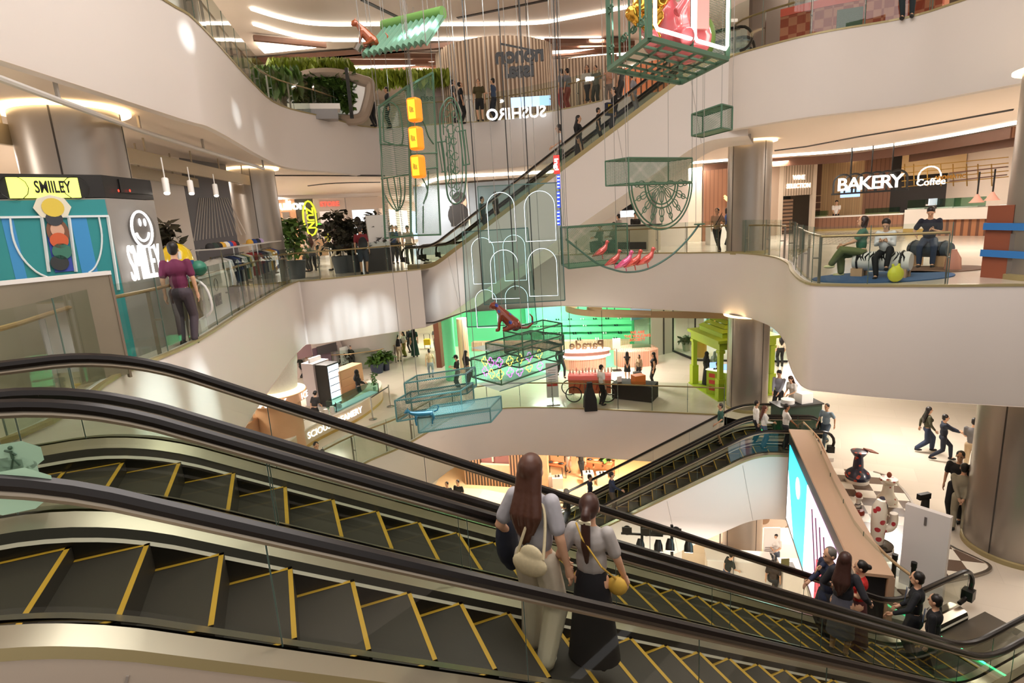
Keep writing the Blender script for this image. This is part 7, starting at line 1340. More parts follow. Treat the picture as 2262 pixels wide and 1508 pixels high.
gl([(988, 290), (996, 310), (992, 335), (999, 350), (996, 370), (1004, 385)], .01); gl([(1004, 290), (997, 310), (1003, 335), (998, 350), (1004, 370), (998, 385)], .01)
for x in (980, 1012): p = GT.px(x, 235); bl(M().tube([p, T3(p, CT)], .006, 4), 'cable', CAB, t)
# vertical neon sign
VS = Wd(1220, 1248, 12.4, 12.4, 420); t = thing('vertical_sign', 'narrow green sign post with a red sign and blue glowing letters', 'sign', VS.px(1240, 500)); bl(VS.rect(M(), 1238, 322, 1246, 497, 0, .08), 'post', mat('deep_green', '#2c5a3f', .5), t); bl(VS.rect(M(), 1222, 343, 1237, 383, .02, .1), 'red_sign', mat('sign_crimson', '#c0342e', .5, emit=.8), t)
text('ingi', mat('white_neon', '#ffffff', .4, emit=5), .2, .01, t, 'lettering', TL(t) @ VS.mtx(1229, 363, .04) @ Matrix.Rotation(-1.57, 4, 'Z') @ Matrix.Diagonal((.9, .6, 1, 1)), .005)
for y0, y1 in ((386, 416), (423, 458), (465, 497)): 
    bl(VS.rect(M(), 1230, y0, 1238, y1, .02, .08), 'blue_box', mat('neon_blue_box', '#2438d8', .4, emit=1.5), t)
    for k in range(4): bl(VS.rect(M(), 1231, y0+3+k*(y1-y0)/4, 1236, y0+5+k*(y1-y0)/4, .03, .01), 'white_stroke', mat('blue_white', '#bcd6ff', .4, emit=4), t)
p = VS.px(1242, 322); bl(M().tube([p, T3(p, CT)], .012, 5), 'cable', BLK, t)
# big cage with neon windows, pink and gold figures
tc_, PC, c0_, c1_ = wirebox('large sage green cage with neon edged windows and pink figures at top right', (1433, -150, 85), 8.2, (1353, 9.6), (1600, 9.9), GRF, MSH, faces=('B', 'RF'), r=.03)
NRW = Wall(tuple(PC['N'][:2]), tuple(PC['R'][:2])); NLW = Wall(tuple(PC['L'][:2]), tuple(PC['N'][:2]))
NEOW = mat('neon_warm', '#fff4ea', .4, emit=6)
for a, b in ((.04, .49), (.52, .97)):
    u0, u1 = a*NRW.L, b*NRW.L; z0 = c0_+.12; bl(M().tube([NRW.P(u0, c1_, .03), NRW.P(u0, z0+.05, .03), NRW.P(u0+.05, z0, .03), NRW.P(u1-.05, z0, .03), NRW.P(u1, z0+.05, .03), NRW.P(u1, c1_, .03)], .025, 8), 'neon_window_frame', NEOW, tc_)
bl(M().bar(NRW.P(.505*NRW.L, c0_), NRW.P(.505*NRW.L, c1_), .04), 'frame_bar', GRF, tc_)
for u in (0, .12, .3, .55, .8, .92): bl(M().bar(NLW.P(u*NLW.L, c0_), NLW.P(u*NLW.L, c1_), .025), 'frame_bar', GRF, tc_)
for u in (.06, .42, .67, .86):
    for z in (.25, .8, 1.3):
        for s in (-1, 1): bl(M().tube([NLW.P(u*NLW.L+s*(.03+.07*(1-k/10))*math.cos(k*.75)+s*.04, c0_+z+.07*(1-k/12)*math.sin(k*.75)) for k in range(10)], .012, 5), 'scroll', GRF, tc_)
for k in range(1, 5): 
    f = k/5; bl(M().bar(T3(PC['N'].lerp(PC['L'], f), c0_), T3(PC['R'].lerp(PC['F'], f), c0_), .03), 'floor_bar', GRF, tc_); bl(M().bar(T3(PC['N'].lerp(PC['R'], f), c0_), T3(PC['L'].lerp(PC['F'], f), c0_), .03), 'floor_bar', GRF, tc_)
PKG = mat('pink_gloss', '#d9686f', .25, coat=.8); cI = (PC['N']+PC['R'])/2*.55+(PC['L']+PC['F'])/2*.45
o = thing('pink_figure', 'large glossy pink animal figure sitting inside the neon cage', 'figure', T3(NRW.P(NRW.L*.5, c0_+.04, -.5), c0_+.04)); o.scale = (.72, .72, .85); mh = M(); mh.ball((0, 0, .45), .5, .9, .8, 1); mh.ball((-.05, 0, 1.1), .38, .9, .8, 1.1); mh.ball((-.35, -.1, 1.15), .2); mh.tube([(0, 0, 1.2), (.1, 0, 2.0)], .22, 12); mh.ball((.05, 0, 2.1), .35); [mh.tube([(s*.25, -.2, 1.0), (s*.35, -.5, .7), (s*.15, -.55, .5)], .09, 8) for s in (-1, 1)]; [mh.tube([(s*.3, -.2, .25), (s*.35, -.65, .12)], .15, 10) for s in (-1, 1)]; remesh(mh, .03, 'body', PKG, o)
o = thing('pink_figure', 'pink figure with a bag standing in the right window of the neon cage', 'figure', T3(NRW.P(NRW.L*.82, c0_+.04, -.5), c0_+.04)); mh = M(); mh.ball((0, 0, .3), .42, 1, .7, .85); mh.tube([(.0, 0, .4), (.15, 0, .85), (.35, 0, 1.25)], [.22, .12, .06], 10); mh.tube([(-.3, 0, .7), (.2, 0, .85)], .07, 8); remesh(mh, .025, 'body', PKG, o); M().obox((.12, -.25, .55), (.13, .08, .2), .2).build('handbag', mat('pale_pink_gloss', '#f0b0a8', .2, coat=.8), o)
GO = mat('gold_gloss', '#d9a441', .15, .9); o = thing('gold_figure', 'shiny gold faceted figure at the left window of the neon cage', 'figure', T3(NRW.P(NRW.L*.2, c0_+.04, -.4), c0_+.04)); o.scale = (.7, .7, .7); r = random.Random(2); mh = M(); [mh.ball((r.uniform(-.25, .35), r.uniform(-.2, .2), .15+r.uniform(0, .9)), r.uniform(.12, .22), n=6) for _ in range(12)]; remesh(mh, .035, 'body', GO, o); M().tube([(.15, -.1, .45), (.75, -.1, 1.15)], [.05, .09], 8).build('gold_staff', GO, o)
o = thing('green_cactus', 'round green cactus at the right end of the neon cage', 'plant', T3(NRW.P(NRW.L*.96, c0_+.04, -.35), c0_+.04)); o.scale = (.6, .6, .8); M().ball((0, 0, .4), .3, 1, 1, 1.3, 14).build('cactus', mat('cactus_green', '#55702a', .5), o, True)
# ------------------------------------------------------------------ people
def byhead(x, y, z, h): p = G(x, y, z+h); return Vector((p.x, p.y, z))
def bd(x, dist, z=0): p = AT(x, 500, dist); return Vector((p.x, p.y, z))
def prj(p): d = Vector(p)-EYE; w = d.dot(_fw); return (W/2+FPX*d.dot(CX)/w, H/2+FPX*d.dot(CY)/w)
def ride(P, z0, z1, w, hx, h=1.62):
    best = None; Lr = (z0-z1)/math.tan(math.radians(30))
    for i in range(0, 700):
        s = -2+i*.02; z = z0-min(max(s, 0), Lr)*math.tan(math.radians(30)); z = math.floor((z-z1)/.234+.5)*.234+z1+.01; q = P(s, w, z); x = prj(q+Vector((0, 0, h)))[0]
        if best is None or abs(x-hx) < best[0]: best = (abs(x-hx), q)
    return best[1]
def rider(label, P, z0, z1, w, hx, hy, **k):
    b = ride(P, z0, z1, w, hx, k.get('hgt') or 1.6); h = HZ(b, 0, hx, hy)-b.z; h = max(1.3, min(1.85, h)); k['hgt'] = h; return person(label, None, base=b, **k)
def PP(label, foot, head, z, **k): return person(label, foot, head, z, **k)
CROSS = dict(lh=(.1, .2, 1.12), rh=(-.1, .22, 1.16)); HIPS = dict(lh=(-.2, .05, 1.0), rh=(.2, .05, 1.0)); BEHIND = dict(lh=(-.04, -.17, .9), rh=(.05, -.17, .9))
# -- the two women on the nearest escalator, seen from behind
Pn_ = PF
w1 = ride(PF, 0, L1, 3.75, 1172, 1.6); h1 = HZ(w1, 0, 1172, 1018)-w1.z
uh = math.degrees(math.atan2(U.y, U.x))-90
def facing(b, deg): return deg-math.degrees(math.atan2(-b.x, b.y))
t = person('person with long brown hair, grey t-shirt and cream trousers on the nearest escalator', None, base=w1, hgt=min(1.75, max(1.5, h1)), face=-28, top='#a9a7ac', sleeve='short', bot='#d8ccb6', bottom='wide', shoe='#e9e2d2', hair='long', hairc='#4b2a1c', skin=0, female=True, vox=.014, lh=(-.26, .12, .98), rh=(.27, .0, .88), lf=(-.1, .02, .08), rf=(.11, -.14, .1), group=None)
k = t.scale[0]; az = t.rotation_euler.z
bag = thing('shoulder_bag', 'cream woven shoulder bag on the back of the long haired person', 'bag', w1+Matrix.Rotation(az, 3, 'Z') @ Vector((.05, -.2, 1.0*k)), az)
mh = M(); mh.ball((0, 0, -.02), .15, 1.0, .3, .7, 14); mh.ball((.02, 0, .06), .1, 1.0, .3, .9, 12); remesh(mh, .012, 'pouch', mat('woven_cream', '#d9cba6', .8, noise=.15, nscale=40), bag); M().tube(smooth2([(-.1, 0, .05), (-.02, .05, .3), (.05, .14, .42), (.1, .1, .3), (.12, 0, .05)], 4), .012, 6).build('strap', mat('woven_cream', '#d9cba6', .8), bag, True)
jk = thing('folded_jacket', 'navy jacket carried over the left arm of the long haired person', 'jacket', w1+Matrix.Rotation(az, 3, 'Z') @ Vector((-.3, .08, .95*k)), az); mh = M(); mh.ball((0, 0, 0), .1, .9, 1.3, 2.4, 12); mh.ball((.02, .03, -.15), .09, .8, 1.2, 1.6, 10); remesh(mh, .015, 'cloth', clm('#1b2030'), jk)
w2 = ride(PF, 0, L1, 3.5, 1300, 1.55); h2 = HZ(w2, 0, 1300, 1128)-w2.z
t = person('person with a dark ponytail, grey blouse and long black skirt riding the nearest escalator', None, base=w2, hgt=min(1.72, max(1.45, h2)), face=-15, top='#aca6a2', sleeve='short', bot='#15141a', bottom='long', shoe='#15141a', hair='pony', hairc='#3a1d13', skin=0, female=True, vox=.014, lh=(-.27, .1, .98), rh=(.28, .12, .9))
k = t.scale[0]; az = t.rotation_euler.z; Rz = Matrix.Rotation(az, 3, 'Z')
cl = thing('hair_clip', 'pale hair clip holding the ponytail', 'hair clip', w2+Rz @ Vector((0, -.15, 1.58*k)), az); M().obox((0, 0, 0), (.045, .01, .012)).build('clip', mat('pale_clip', '#d8cfae', .3), cl)
bg = thing('crossbody_bag', 'small yellow crossbody bag with a long strap on the ponytailed person', 'bag', w2+Rz @ Vector((.2, .0, .95*k)), az); M().ball((0, 0, -.05), .08, 1, .5, 1, 10).build('pouch', mat('bag_yellow', '#d9b04a', .6), bg, True); M().tube([(0, 0, .0), (-.08, -.16, .2), (-.22, -.17, .42), (-.28, -.1, .5)], .008, 5).build('strap', mat('bag_yellow', '#d9b04a', .6), bg)
# -- second escalator
def far(label, x, y, w=5.06, **k): 
    b = ride(PF, 0, L1, w, x, 1.62); k.setdefault('face', 0); k['face'] = facing(b, uh+k['face']); k.setdefault('vox', .016); h = HZ(b, 0, x, y)-b.z; return person(label, None, base=b, hgt=max(1.45, min(1.85, h)), **k)
far('person with grey hair and navy jacket, hand on chin, on the second escalator', 1836, 1216, 5.3, face=165, top='#232b45', sleeve='long', bot='#23232a', hairc='#6b655f', lh=(-.02, .18, 1.45), rh=(.2, .2, 1.05), jacket=True)
far('person with long brown hair and dark jacket holding the second escalator rail', 1868, 1228, 4.85, face=20, top='#26252c', sleeve='long', bot='#5a5a66', bottom='skirt', hair='long', hairc='#3b1f18', female=True, lh=(-.25, .2, 1.0), rh=(.33, .12, 1.0))
far('person in a bright red top with black bun hair on the second escalator', 1905, 1248, 5.2, face=130, top='#c01f1c', sleeve='off2', bot='#4e2325', bottom='long', hair='bun', female=True, lh=(-.05, .25, 1.15), rh=(.05, .28, 1.12))
far('person in a dark suit with a hand on the second escalator rail', 2030, 1270, 5.3, face=120, top='#14161c', sleeve='long', bot='#14161c', jacket=True, collar=True, lh=(-.35, .3, 1.05), rh=(.05, .22, 1.0))
far('person in a black suit and white shirt nearest the foot of the second escalator', 2070, 1320, 4.9, face=110, top='#121318', sleeve='long', bot='#121318', jacket=True, collar=True)
# -- escalator between middle and top floor
def up(label, x, y, dw=.75, **k):
    b = ride(P23, L3, L2, w23+dw, x, 1.6); k.setdefault('face', 180); k['face'] = facing(b, math.degrees(math.atan2(e23d.y, e23d.x))-90+k['face']); h = HZ(b, 0, x, y)-b.z; return person(label, None, base=b, hgt=max(1.3, min(1.85, h)), **k)
up('person in a white t-shirt and black trousers leaning on the white escalator rail', 1236, 263, top='#eeeae6', bot='#161616', face=20, lh=(-.3, .2, 1.05))
up('person with long black hair and black dress riding the white escalator', 1277, 258, top='#121214', sleeve='long', bot='#17171a', bottom='long', hair='long', female=True)
up('small person in a black t-shirt riding the white escalator', 1320, 252, top='#17181a', bot='#2c2924', face=200)
up('person with a yellow and navy bag in black riding high on the white escalator', 1357, 196, top='#141414', sleeve='long', bot='#15161c', face=30)
up('person in grey with a bun and bare arms high on the white escalator', 1399, 163, top='#8f8b90', bot='#8a878c', hair='bun', female=True, sleeve='short')
up('person in a teal grey shirt low on the white escalator', 1063, 437, 1.1, top='#46605f', bot='#3b4648'); up('person in an olive shirt low on the white escalator', 1092, 426, .9, top='#4b4632', bot='#3f3a2e')
b = ride(P23, L3, L2, w23+.75, 1357, 1.6); o = thing('tote_bag', 'navy bag with a yellow front carried on the white escalator', 'bag', b+Vector((-.2, -.25, .95))); M().obox((0, 0, 0), (.16, .07, .2), .4).build('body', clm('#232a44'), o); M().obox((0, -.08, 0), (.09, .02, .14), .4).build('front', clm('#b08f1f'), o)
# -- escalators from the lowest floor
def low(label, x, y, w, **k):
    b = ride(E01, L1, L0, w, x, 1.6); f = math.degrees(math.atan2(-E01D.y, -E01D.x))-90; k.setdefault('face', 0); k['face'] = facing(b, f+k['face']); h = HZ(b, 0, x, y)-b.z; return person(label, None, base=b, hgt=max(1.4, min(1.85, h)), **k)
low('person in a green shirt and cream shorts riding down the far lower escalator', 1593, 893, 19.8, top='#2f5a4e', bot='#d0c3ae', bottom='shorts', face=180, hairc='#4a423c', lh=(-.3, .2, 1.0))
low('person in a white shirt and black trousers atop the lower escalator', 1671, 889, 18.9, top='#f0ece8', sleeve='long', bot='#1a1a1f'); low('person with auburn hair and white blouse just behind the one in white shirt', 1689, 913, 18.4, top='#ece8e4', sleeve='long', bot='#46586f', hair='long', hairc='#5a2c1c', female=True, rh=(.1, .3, 1.1))
low('person in a loose white t-shirt stepping off the lower escalator', 1738, 895, 18.4, top='#e9e4e0', bot='#24262c', rh=(.1, .35, .95), skin=3)
low('person in a navy shirt and brown trousers low on the pale blue clad escalator', 1350, 1045, 18.4, top='#26304a', sleeve='long', bot='#57483a', rh=(.05, .35, 1.05)); low('person in navy seen behind, low on the far lower escalator', 1302, 1050, 19.8, top='#242c42', sleeve='long', bot='#2a2f40')
b_ = byhead(1252, 1083, L0, 1.65); low('person in a black t-shirt holding a phone low on the lower escalator', 1252, 1083, 18.4, top='#161616', bot='#23252c', face=170, hairc='#8a857e', **PHONE)
# -- shopping floor
A = lambda lb, f, h, **k: PP(lb, f, h, L1, **k)
A('person in a pale blue shirt and jeans walking off the lower escalator', (1822, 985), (1827, 892), top='#7f93a3', bot='#4a5a6b', face=150, **walk())
A('person in a black t-shirt and flared trousers right of the black draped table', (1444, 854), (1437, 780), face=95, top='#1a1a1a', sleeve='none', bot='#141414', hair='long', female=True)
A('person with long dark hair and short black dress, hands behind back', (1386, 838), (1384, 778), face=0, top='#15151a', bot='#15151a', bottom='mini', sleeve='none', hair='long', female=True, **BEHIND)
A('person in a beige jacket with the suitcase', (1412, 840), (1409, 785), face=150, top='#b39b7c', sleeve='long', bot='#2a2624', hair='bob', female=True)
A('person in a white shirt and black apron beside the orange cart', (1330, 894), (1327, 808), face=-60, top='#ece8e2', bot='#16161a')
A('person in black walking toward the shoe shop right of the wire boxes', (1240, 832), (1234, 762), face=200, top='#17171a', sleeve='long', bot='#17171a', **walk())
A('person in black cap and black clothes looking at a phone', (1014, 862), (1008, 786), face=70, top='#141414', bot='#141414', hair='cap', **PHONE)
A('person with dark hair left of the stack of wire boxes, arm raised', (1034, 850), (1027, 776), face=-60, top='#2a2422', sleeve='long', bot='#2c2a2a', hair='long', female=True, rh=(.3, .2, 1.35))
A('person in a long dark green dress standing in the aisle', (918, 788), (913, 724), face=10, top='#173a2c', sleeve='short', bot='#173a2c', bottom='long', hair='long', female=True)
A('person in a white top and olive trousers in the aisle group', (895, 787), (891, 734), face=120, top='#e6e0d6', bot='#8a8a3c', bottom='wide', hair='long', female=True)
A('person in a black top and khaki trousers at the left of the aisle group', (883, 798), (878, 740), face=-20, top='#17181c', bot='#b8a184'); A('person in patterned dark clothes at the back of the aisle group', (908, 778), (905, 722), face=40, top='#26262b', bot='#26262b', sleeve='long')
A('person in grey pulling a yellow basket down the aisle', (966, 775), (957, 722), face=10, top='#6f6d6c', bot='#77736e', **walk(.2))
A('person with a beige backpack top and pale jeans walking down the aisle', (953, 834), (950, 771), face=0, top='#d8c19a', bot='#8d9aa3', hair='bun', female=True, **walk(.15))
A('person in black with a backpack beside the grey green bush', (781, 815), (777, 763), face=165, top='#151517', sleeve='long', bot='#151517', **PHONE)
A('person in a white top with a dark bag at far left behind the creamery', (682, 832), (680, 783), face=-50, top='#e8dcd2', bot='#2a2a2c', **walk(.2)); A('person in dark clothes just left of the one in a white top', (668, 834), (668, 785), face=-50, top='#26302c', bot='#22252a', **walk(.2))
person('person in a black headscarf working behind the creamery counter', None, base=byhead(787, 820, L1, 1.58), hgt=1.6, face=-80, top='#1d1b1c', sleeve='long', bot='#1d1b1c', hair='hijab', female=True, rh=(.1, .32, 1.05), lh=(-.1, .32, 1.05))
person('person in a black apron busy at the near end of the creamery', None, base=byhead(690, 868, L1, 1.45), hgt=1.5, face=-40, top='#2a2726', sleeve='short', bot='#1d1b1c', hair='bun', female=True, lean=.15, rh=(.1, .35, .95))
person('person in grey passing below the near escalator rail with a bag', None, base=byhead(697, 978, L1, 1.6), hgt=1.62, face=200, top='#55534f', sleeve='short', bot='#3a3a3c', **walk())
A('person in a black headscarf inside the lime green pavilion', (1560, 852), (1561, 779), face=-60, top='#121214', sleeve='long', bot='#121214', bottom='long', hair='hijab', female=True)
A('person in dark clothes standing at the pavilion desk', (1584, 872), (1586, 802), face=30, top='#15171b', sleeve='long', bot='#15171b'); A('person with a grey green scarf behind the pavilion post', (1578, 838), (1580, 778), face=-20, top='#7d8c86', sleeve='long', bot='#3c3c3c', hair='hijab', female=True)
A('person in a cream jacket and black trousers right of the column', (1723, 809), (1722, 735), face=20, top='#e0d2bb', sleeve='long', bot='#191919', hair='long', female=True)
person('person in a checked grey shirt behind the counter by the column', None, base=byhead(1722, 821, L1, 1.68), hgt=1.7, face=160, top='#8d8f9c', sleeve='long', bot='#2c2d33', hp=-25, lh=(-.1, .3, .95), rh=(.1, .3, .95))
person('person in a white top leaning over the counter by the column', None, base=byhead(1755, 834, L1, 1.5), hgt=1.6, face=140, top='#eae6e2', sleeve='short', bot='#e0dcd6', hair='long', hairc='#3a2018', female=True, lean=.15, hp=-25, lh=(-.1, .35, 1.0), rh=(.1, .35, 1.0))
cbw = byhead(1722, 880, L1, 1.0); o = thing('service_counter', 'dark green lit counter by the column at the escalator top', 'counter', T3(cbw, L1)); M().obox((.35, -.5, .48), (.75, .3, .48), .1).build('body', mat('counter_green', '#1f3a2c', .4), o); M().obox((.35, -.5, .98), (.8, .34, .02), .1).build('top', BLK, o)
c2 = T3(cbw, L1+1.0)+Vector((.05, -.5, 0)); o = thing('cake', 'white round cake box on the dark green counter', 'cake', c2); M().lathe([(.22, 0), (.22, .14), (.05, .17)], n=18).build('box', WHT, o, True); o = thing('white_box', 'white square carton on the dark green counter', 'box', c2+Vector((.55, 0, 0))); M().obox((0, 0, .17), (.22, .18, .17), .2).build('carton', WHT, o)
A('person with long hair, camouflage top and flared jeans walking on the right', (2043, 996), (2052, 899), face=-70, top='#4b4a36', sleeve='long', bot='#2e3b55', bottom='wide', hair='long', female=True, **walk())
A('person in navy clothes walking with a camera in hand on the right', (2078, 1015), (2075, 913), face=-75, top='#1b2233', sleeve='long', bot='#1b2233', lf=(-.09, .3, .08), rf=(.09, -.32, .12), pelvis=(0, 0, .87), lh=(-.05, .45, 1.1), rh=(.08, .45, 1.1))
A('person in a grey t-shirt and khaki trousers beside the big right column', (2140, 1044), (2142, 926), face=-10, top='#6f6d6e', bot='#b8a07e', **PHONE)
A('person in a black shirt standing behind the one in pale uniform', (2106, 1150), (2107, 998), face=170, top='#1a1b20', sleeve='short', bot='#1a1b20')
A('person in a pale khaki uniform and black cap, hands behind back', (2115, 1172), (2119, 1026), face=0, top='#a39a84', sleeve='long', bot='#a39a84', hair='short', **BEHIND)
bk_ = thing('yellow_basket', 'yellow shopping basket trolley behind the person in grey', 'basket', G(945, 770, L1)); M().obox((0, 0, .45), (.2, .16, .18)).build('basket', mat('basket_yellow', '#f0c81c', .5), bk_); M().tube([(-.18, 0, 0), (-.18, 0, .95), (.18, 0, .95), (.18, 0, 0)], .018, 6).build('frame', BLK, bk_)
# -- middle floor
B2 = lambda lb, f, h, **k: PP(lb, f, h, L2, **k)
B2('person in a tan shirt with a black shoulder strap, leg crossed, by the timber wall', (1583, 558), (1577, 463), face=160, top='#b08d74', bot='#15161a', belly=.03, lf=(-.09, 0, .08), rf=(-.18, .12, .08), **HIPS)
person('person in a blue shirt behind the white covered table at the timber wall', None, base=bd(1606, 28.5), hgt=1.63, face=-80, top='#2a4a8a', bot='#22252c', hair='bob', female=True)
o = thing('covered_table', 'white cloth covered table by the timber wall', 'table', G(1598, 538, 0)); M().obox((0, 0, .45), (.75, .35, .45)).build('cloth', mat('table_cloth', '#ece4dc', .8), o)
st = thing('shoulder_strap', 'black strap across the tan shirt', 'strap', G(1583, 558, 0)+Vector((0, -.16, 1.3))); M().tube([(-.14, .0, -.25), (0, -.03, 0), (.13, .02, .22)], .015, 6).build('strap', BLK, st)
B2('person in black raising a phone to take a photo', (779, 598), (768, 503), face=-30, top='#17171a', sleeve='long', bot='#17171a', rh=(.25, .45, 1.6), lh=(.1, .42, 1.55)); B2('person in a dark red t-shirt with a black backpack and shorts', (806, 606), (793, 502), face=-10, top='#7a1f2a', bot='#3f4a5a', bottom='shorts')
o = thing('backpack', 'large black backpack worn over the dark red t-shirt', 'backpack', G(806, 606, 0)+Vector((.12, -.24, 1.1))); mh = M(); mh.ball((0, 0, .1), .2, .9, .6, 1.3, 12); remesh(mh, .02, 'body', clm('#17181c'), o)
B2('person with brown hair and cream trousers walking behind the glass', (750, 596), (747, 506), face=60, top='#5a3a34', sleeve='long', bot='#d9cdb8', hair='long', hairc='#3b2219', female=True, **walk(.35))
person('person in a purple polo shirt seen from behind beside the SMILEY sign', None, base=bd(372, 11.2), hgt=1.7, face=-15, top='#6b2348', bot='#4a4048', vox=.018)
person('person in dark trousers behind the far end of the clothes racks', G(617, 612, 0), base=Vector((*G2(617, 608, 0), 0)), hgt=1.68, face=20, top='#8c8a86', bot='#2b2a2c')
person('person with long dark hair and pale top at the market cart', None, base=bd(669, 27.5), hgt=1.6, face=120, top='#e2c9b4', bot='#333333', hair='long', female=True); person('person with long brown hair at the market cart, right of two', None, base=bd(681, 27.8), hgt=1.6, face=10, top='#c9b7a2', bot='#333333', hair='long', hairc='#5a3424', female=True)
B2('person in a pale t-shirt with backpack straps by the escalator foot', (907, 583), (908, 500), face=175, top='#c4bba8', bot='#4a554c', hp=-15); B2('person in a dark uniform dress walking toward the escalator foot', (942, 556), (935, 496), face=175, top='#1d2126', sleeve='short', bot='#1d2126', hair='bun', female=True, rh=(.2, .25, 1.35))
B2('person in a blue top at the left of the corridor mouth', (874, 582), (875, 499), face=-160, top='#28406e', bot='#2a2c33', rh=(.1, .3, 1.2)); B2('person in a grey patterned shirt beside the blank board', (882, 578), (886, 500), face=170, top='#8c857c', bot='#3b3b35')
B2('person in a white shirt and black trousers in the corridor', (921, 526), (917, 489), face=0, top='#f0ebe6', sleeve='long', bot='#17171a', **walk(.2))
for x, y, c, b, l in ((928, 518, '#b02b35', '#22252c', 'person in a red shirt far down the corridor'), (904, 522, '#26282c', '#26282c', 'person in black far down the corridor, left side'), (897, 530, '#d9cfc6', '#3a3c40', 'person in a pale top with dark trousers far down the corridor'), (936, 522, '#c9bfb6', '#55595c', 'person in beige far down the corridor, right side'), (910, 516, '#8f9298', '#2c2f36', 'person in grey farthest down the corridor')):
    PP(l, (x, y), (x, y-32 if y > 520 else y-27), L2, top=c, bot=b, face=0 if x % 2 else 180, hgt=1.65, vox=.04, **walk(.2))
person('person in a black t-shirt with a white triangle behind the cream counter', None, base=bd(1404, 28.0), hgt=1.68, face=180, top='#141414', bot='#141414', lh=(-.1, .3, 1.05), rh=(.1, .3, 1.05), hp=-20); person('blurred person in grey passing the mountain sign', None, base=bd(1367, 28.6), hgt=1.68, face=60, top='#8f8580', bot='#4a4644', **walk())
person('person in a white shirt and dark apron behind the bakery counter', None, base=bd(1845, 38.6), hgt=1.64, face=180, top='#e9e2da', bot='#1c1a1a', hp=-15, lh=(-.1, .3, 1.0), rh=(.1, .3, 1.0))
# seated couple inside the mesh box view
for x, y, c, l in ((1326, 492, '#4a4c40', 'person in dark olive sitting, left of the seated two behind the mesh box'), (1357, 494, '#8a7a68', 'person in a brown shirt sitting right of the other behind the mesh box')):
    b = bd(x, 26.3); person(l, None, base=b, hgt=1.68, face=120, top=c, sleeve='long', bot='#222a35', hp=-20, lh=(-.1, .35, .75), rh=(.1, .35, .75), **SIT(.45))
    o = thing('stool', 'dark box stool under the '+('left' if x < 1340 else 'right')+' seated person behind the mesh box', 'stool', b); M().obox((0, 0, .2), (.24, .24, .2), .5).build('seat', DKG, o); M().obox((0, 0, .41), (.25, .25, .015), .5).build('cushion', BLK, o)
# seated people on the bolster benches
BWh = mat('bolster_white', '#e8e4dc', .6); F1, F2 = G(1885, 610, 0), G(2010, 614, 0)
def bolster(label, a, b, m_, r_, h_, stripes_=True, disc_=None):
    a, b = T3(a, 0), T3(b, 0); d = (b-a).normalized(); t = thing('bolster_bench', label, 'bench', a); z = Vector((0, 0, h_)); bl(M().tube([a+z, a+d*.06+z, b-d*.06+z, b+z], [r_*.85, r_, r_, r_*.85], 20), 'bolster', m_, t, True); n = Vector((-d.y, d.x, 0))
    if stripes_:
        for i in range(14): f = .1+.8*i/13; p = a.lerp(b, f); L_ = (b-a).length; bl(M().tube([p+z+(-n*math.cos(q)+Vector((0, 0, math.sin(q))))*(r_+.008)+d*(.04*math.sin(q*4+i)) for q in (0.1, .5, .9, 1.3)], [.004, .018, .016, .004], 5), 'black_mark', BLK, t)
    for f in (.1, .86):
        p = a.lerp(b, f); bl(M().tube([p+z+(n*math.cos(q)+Vector((0, 0, math.sin(q))))*(r_+.01) for q in [k*.5236 for k in range(13)]], .022, 6), 'strap', BLK, t)
        for s in (-1, 1): bl(M().obox(p+n*s*r_*.55+Vector((0, 0, (h_-r_)/2+.03)), (.12, .06, (h_-r_)/2+.03), math.atan2(d.y, d.x)), 'foot', WOODF, t)
    return t
bolster('white bolster bench with black brush marks and straps behind the glass', F1, F2, BWh, .22, .36)
G1_, G2_ = G(2010, 585, 0), G(2095, 590, 0); bolster('dark blue grey bolster bench under the seated person in a navy shirt', G1_, G2_, mat('bolster_slate', '#3f4a55', .6), .2, .42, False)
for (x, y, rx, c, l) in ((1948, 612, 1.5, '#3d5f8a', 'blue round rug under the white bolster bench'), (2065, 595, 1.1, '#6f5544', 'brown round rug under the dark bolster bench')): tag(M().lathe([(rx, 0), (rx, .02)], (0, 0, 0), 40, 1, .62).build('round_rug', mat('rug_'+c[1:], c, .9), None, False, G(x, y, .002)), l, 'rug')
def sitter(label, seat, headpx, hgt, face, **k): b = T3(seat, 0); return person(label, None, base=b, hgt=hgt, face=face, **k)
sb = F1.lerp(F2, .12); sitter('person with a bob in a green top sitting cross legged on the white bolster', sb, None, 1.62, 95, vox=.018, top='#41735c', bot='#6b7348', bottom='wide', shoe='#e6dfa8', hair='bob', hairc='#2a1712', female=True, hp=10, pelvis=(0, 0, .62), lf=(-.05, .62, .3), rf=(.1, .4, .08), lh=(-.08, .38, .78), rh=(.08, .36, .76))
sb = F1.lerp(F2, .55); sitter('person in a white shirt sitting on the white bolster looking at a phone', sb, None, 1.58, 170, vox=.018, top='#e3e3e6', sleeve='long', bot='#15161a', hair='pony', female=True, hp=-35, lean=.12, pelvis=(0, 0, .62), lf=(-.12, .45, .3), rf=(.08, .45, .08), lh=(-.07, .32, .88), rh=(.07, .34, .88))
sb = G1_.lerp(G2_, .45); sitter('person in a navy polo with orange collar sitting on the dark bolster', sb, None, 1.72, 175, vox=.018, top='#16192a', bot='#2b3a52', hp=-35, lean=.1, pelvis=(0, 0, .66), lf=(-.14, .42, .08), rf=(.12, .44, .08), lh=(-.1, .3, .9), rh=(.25, .25, .8))
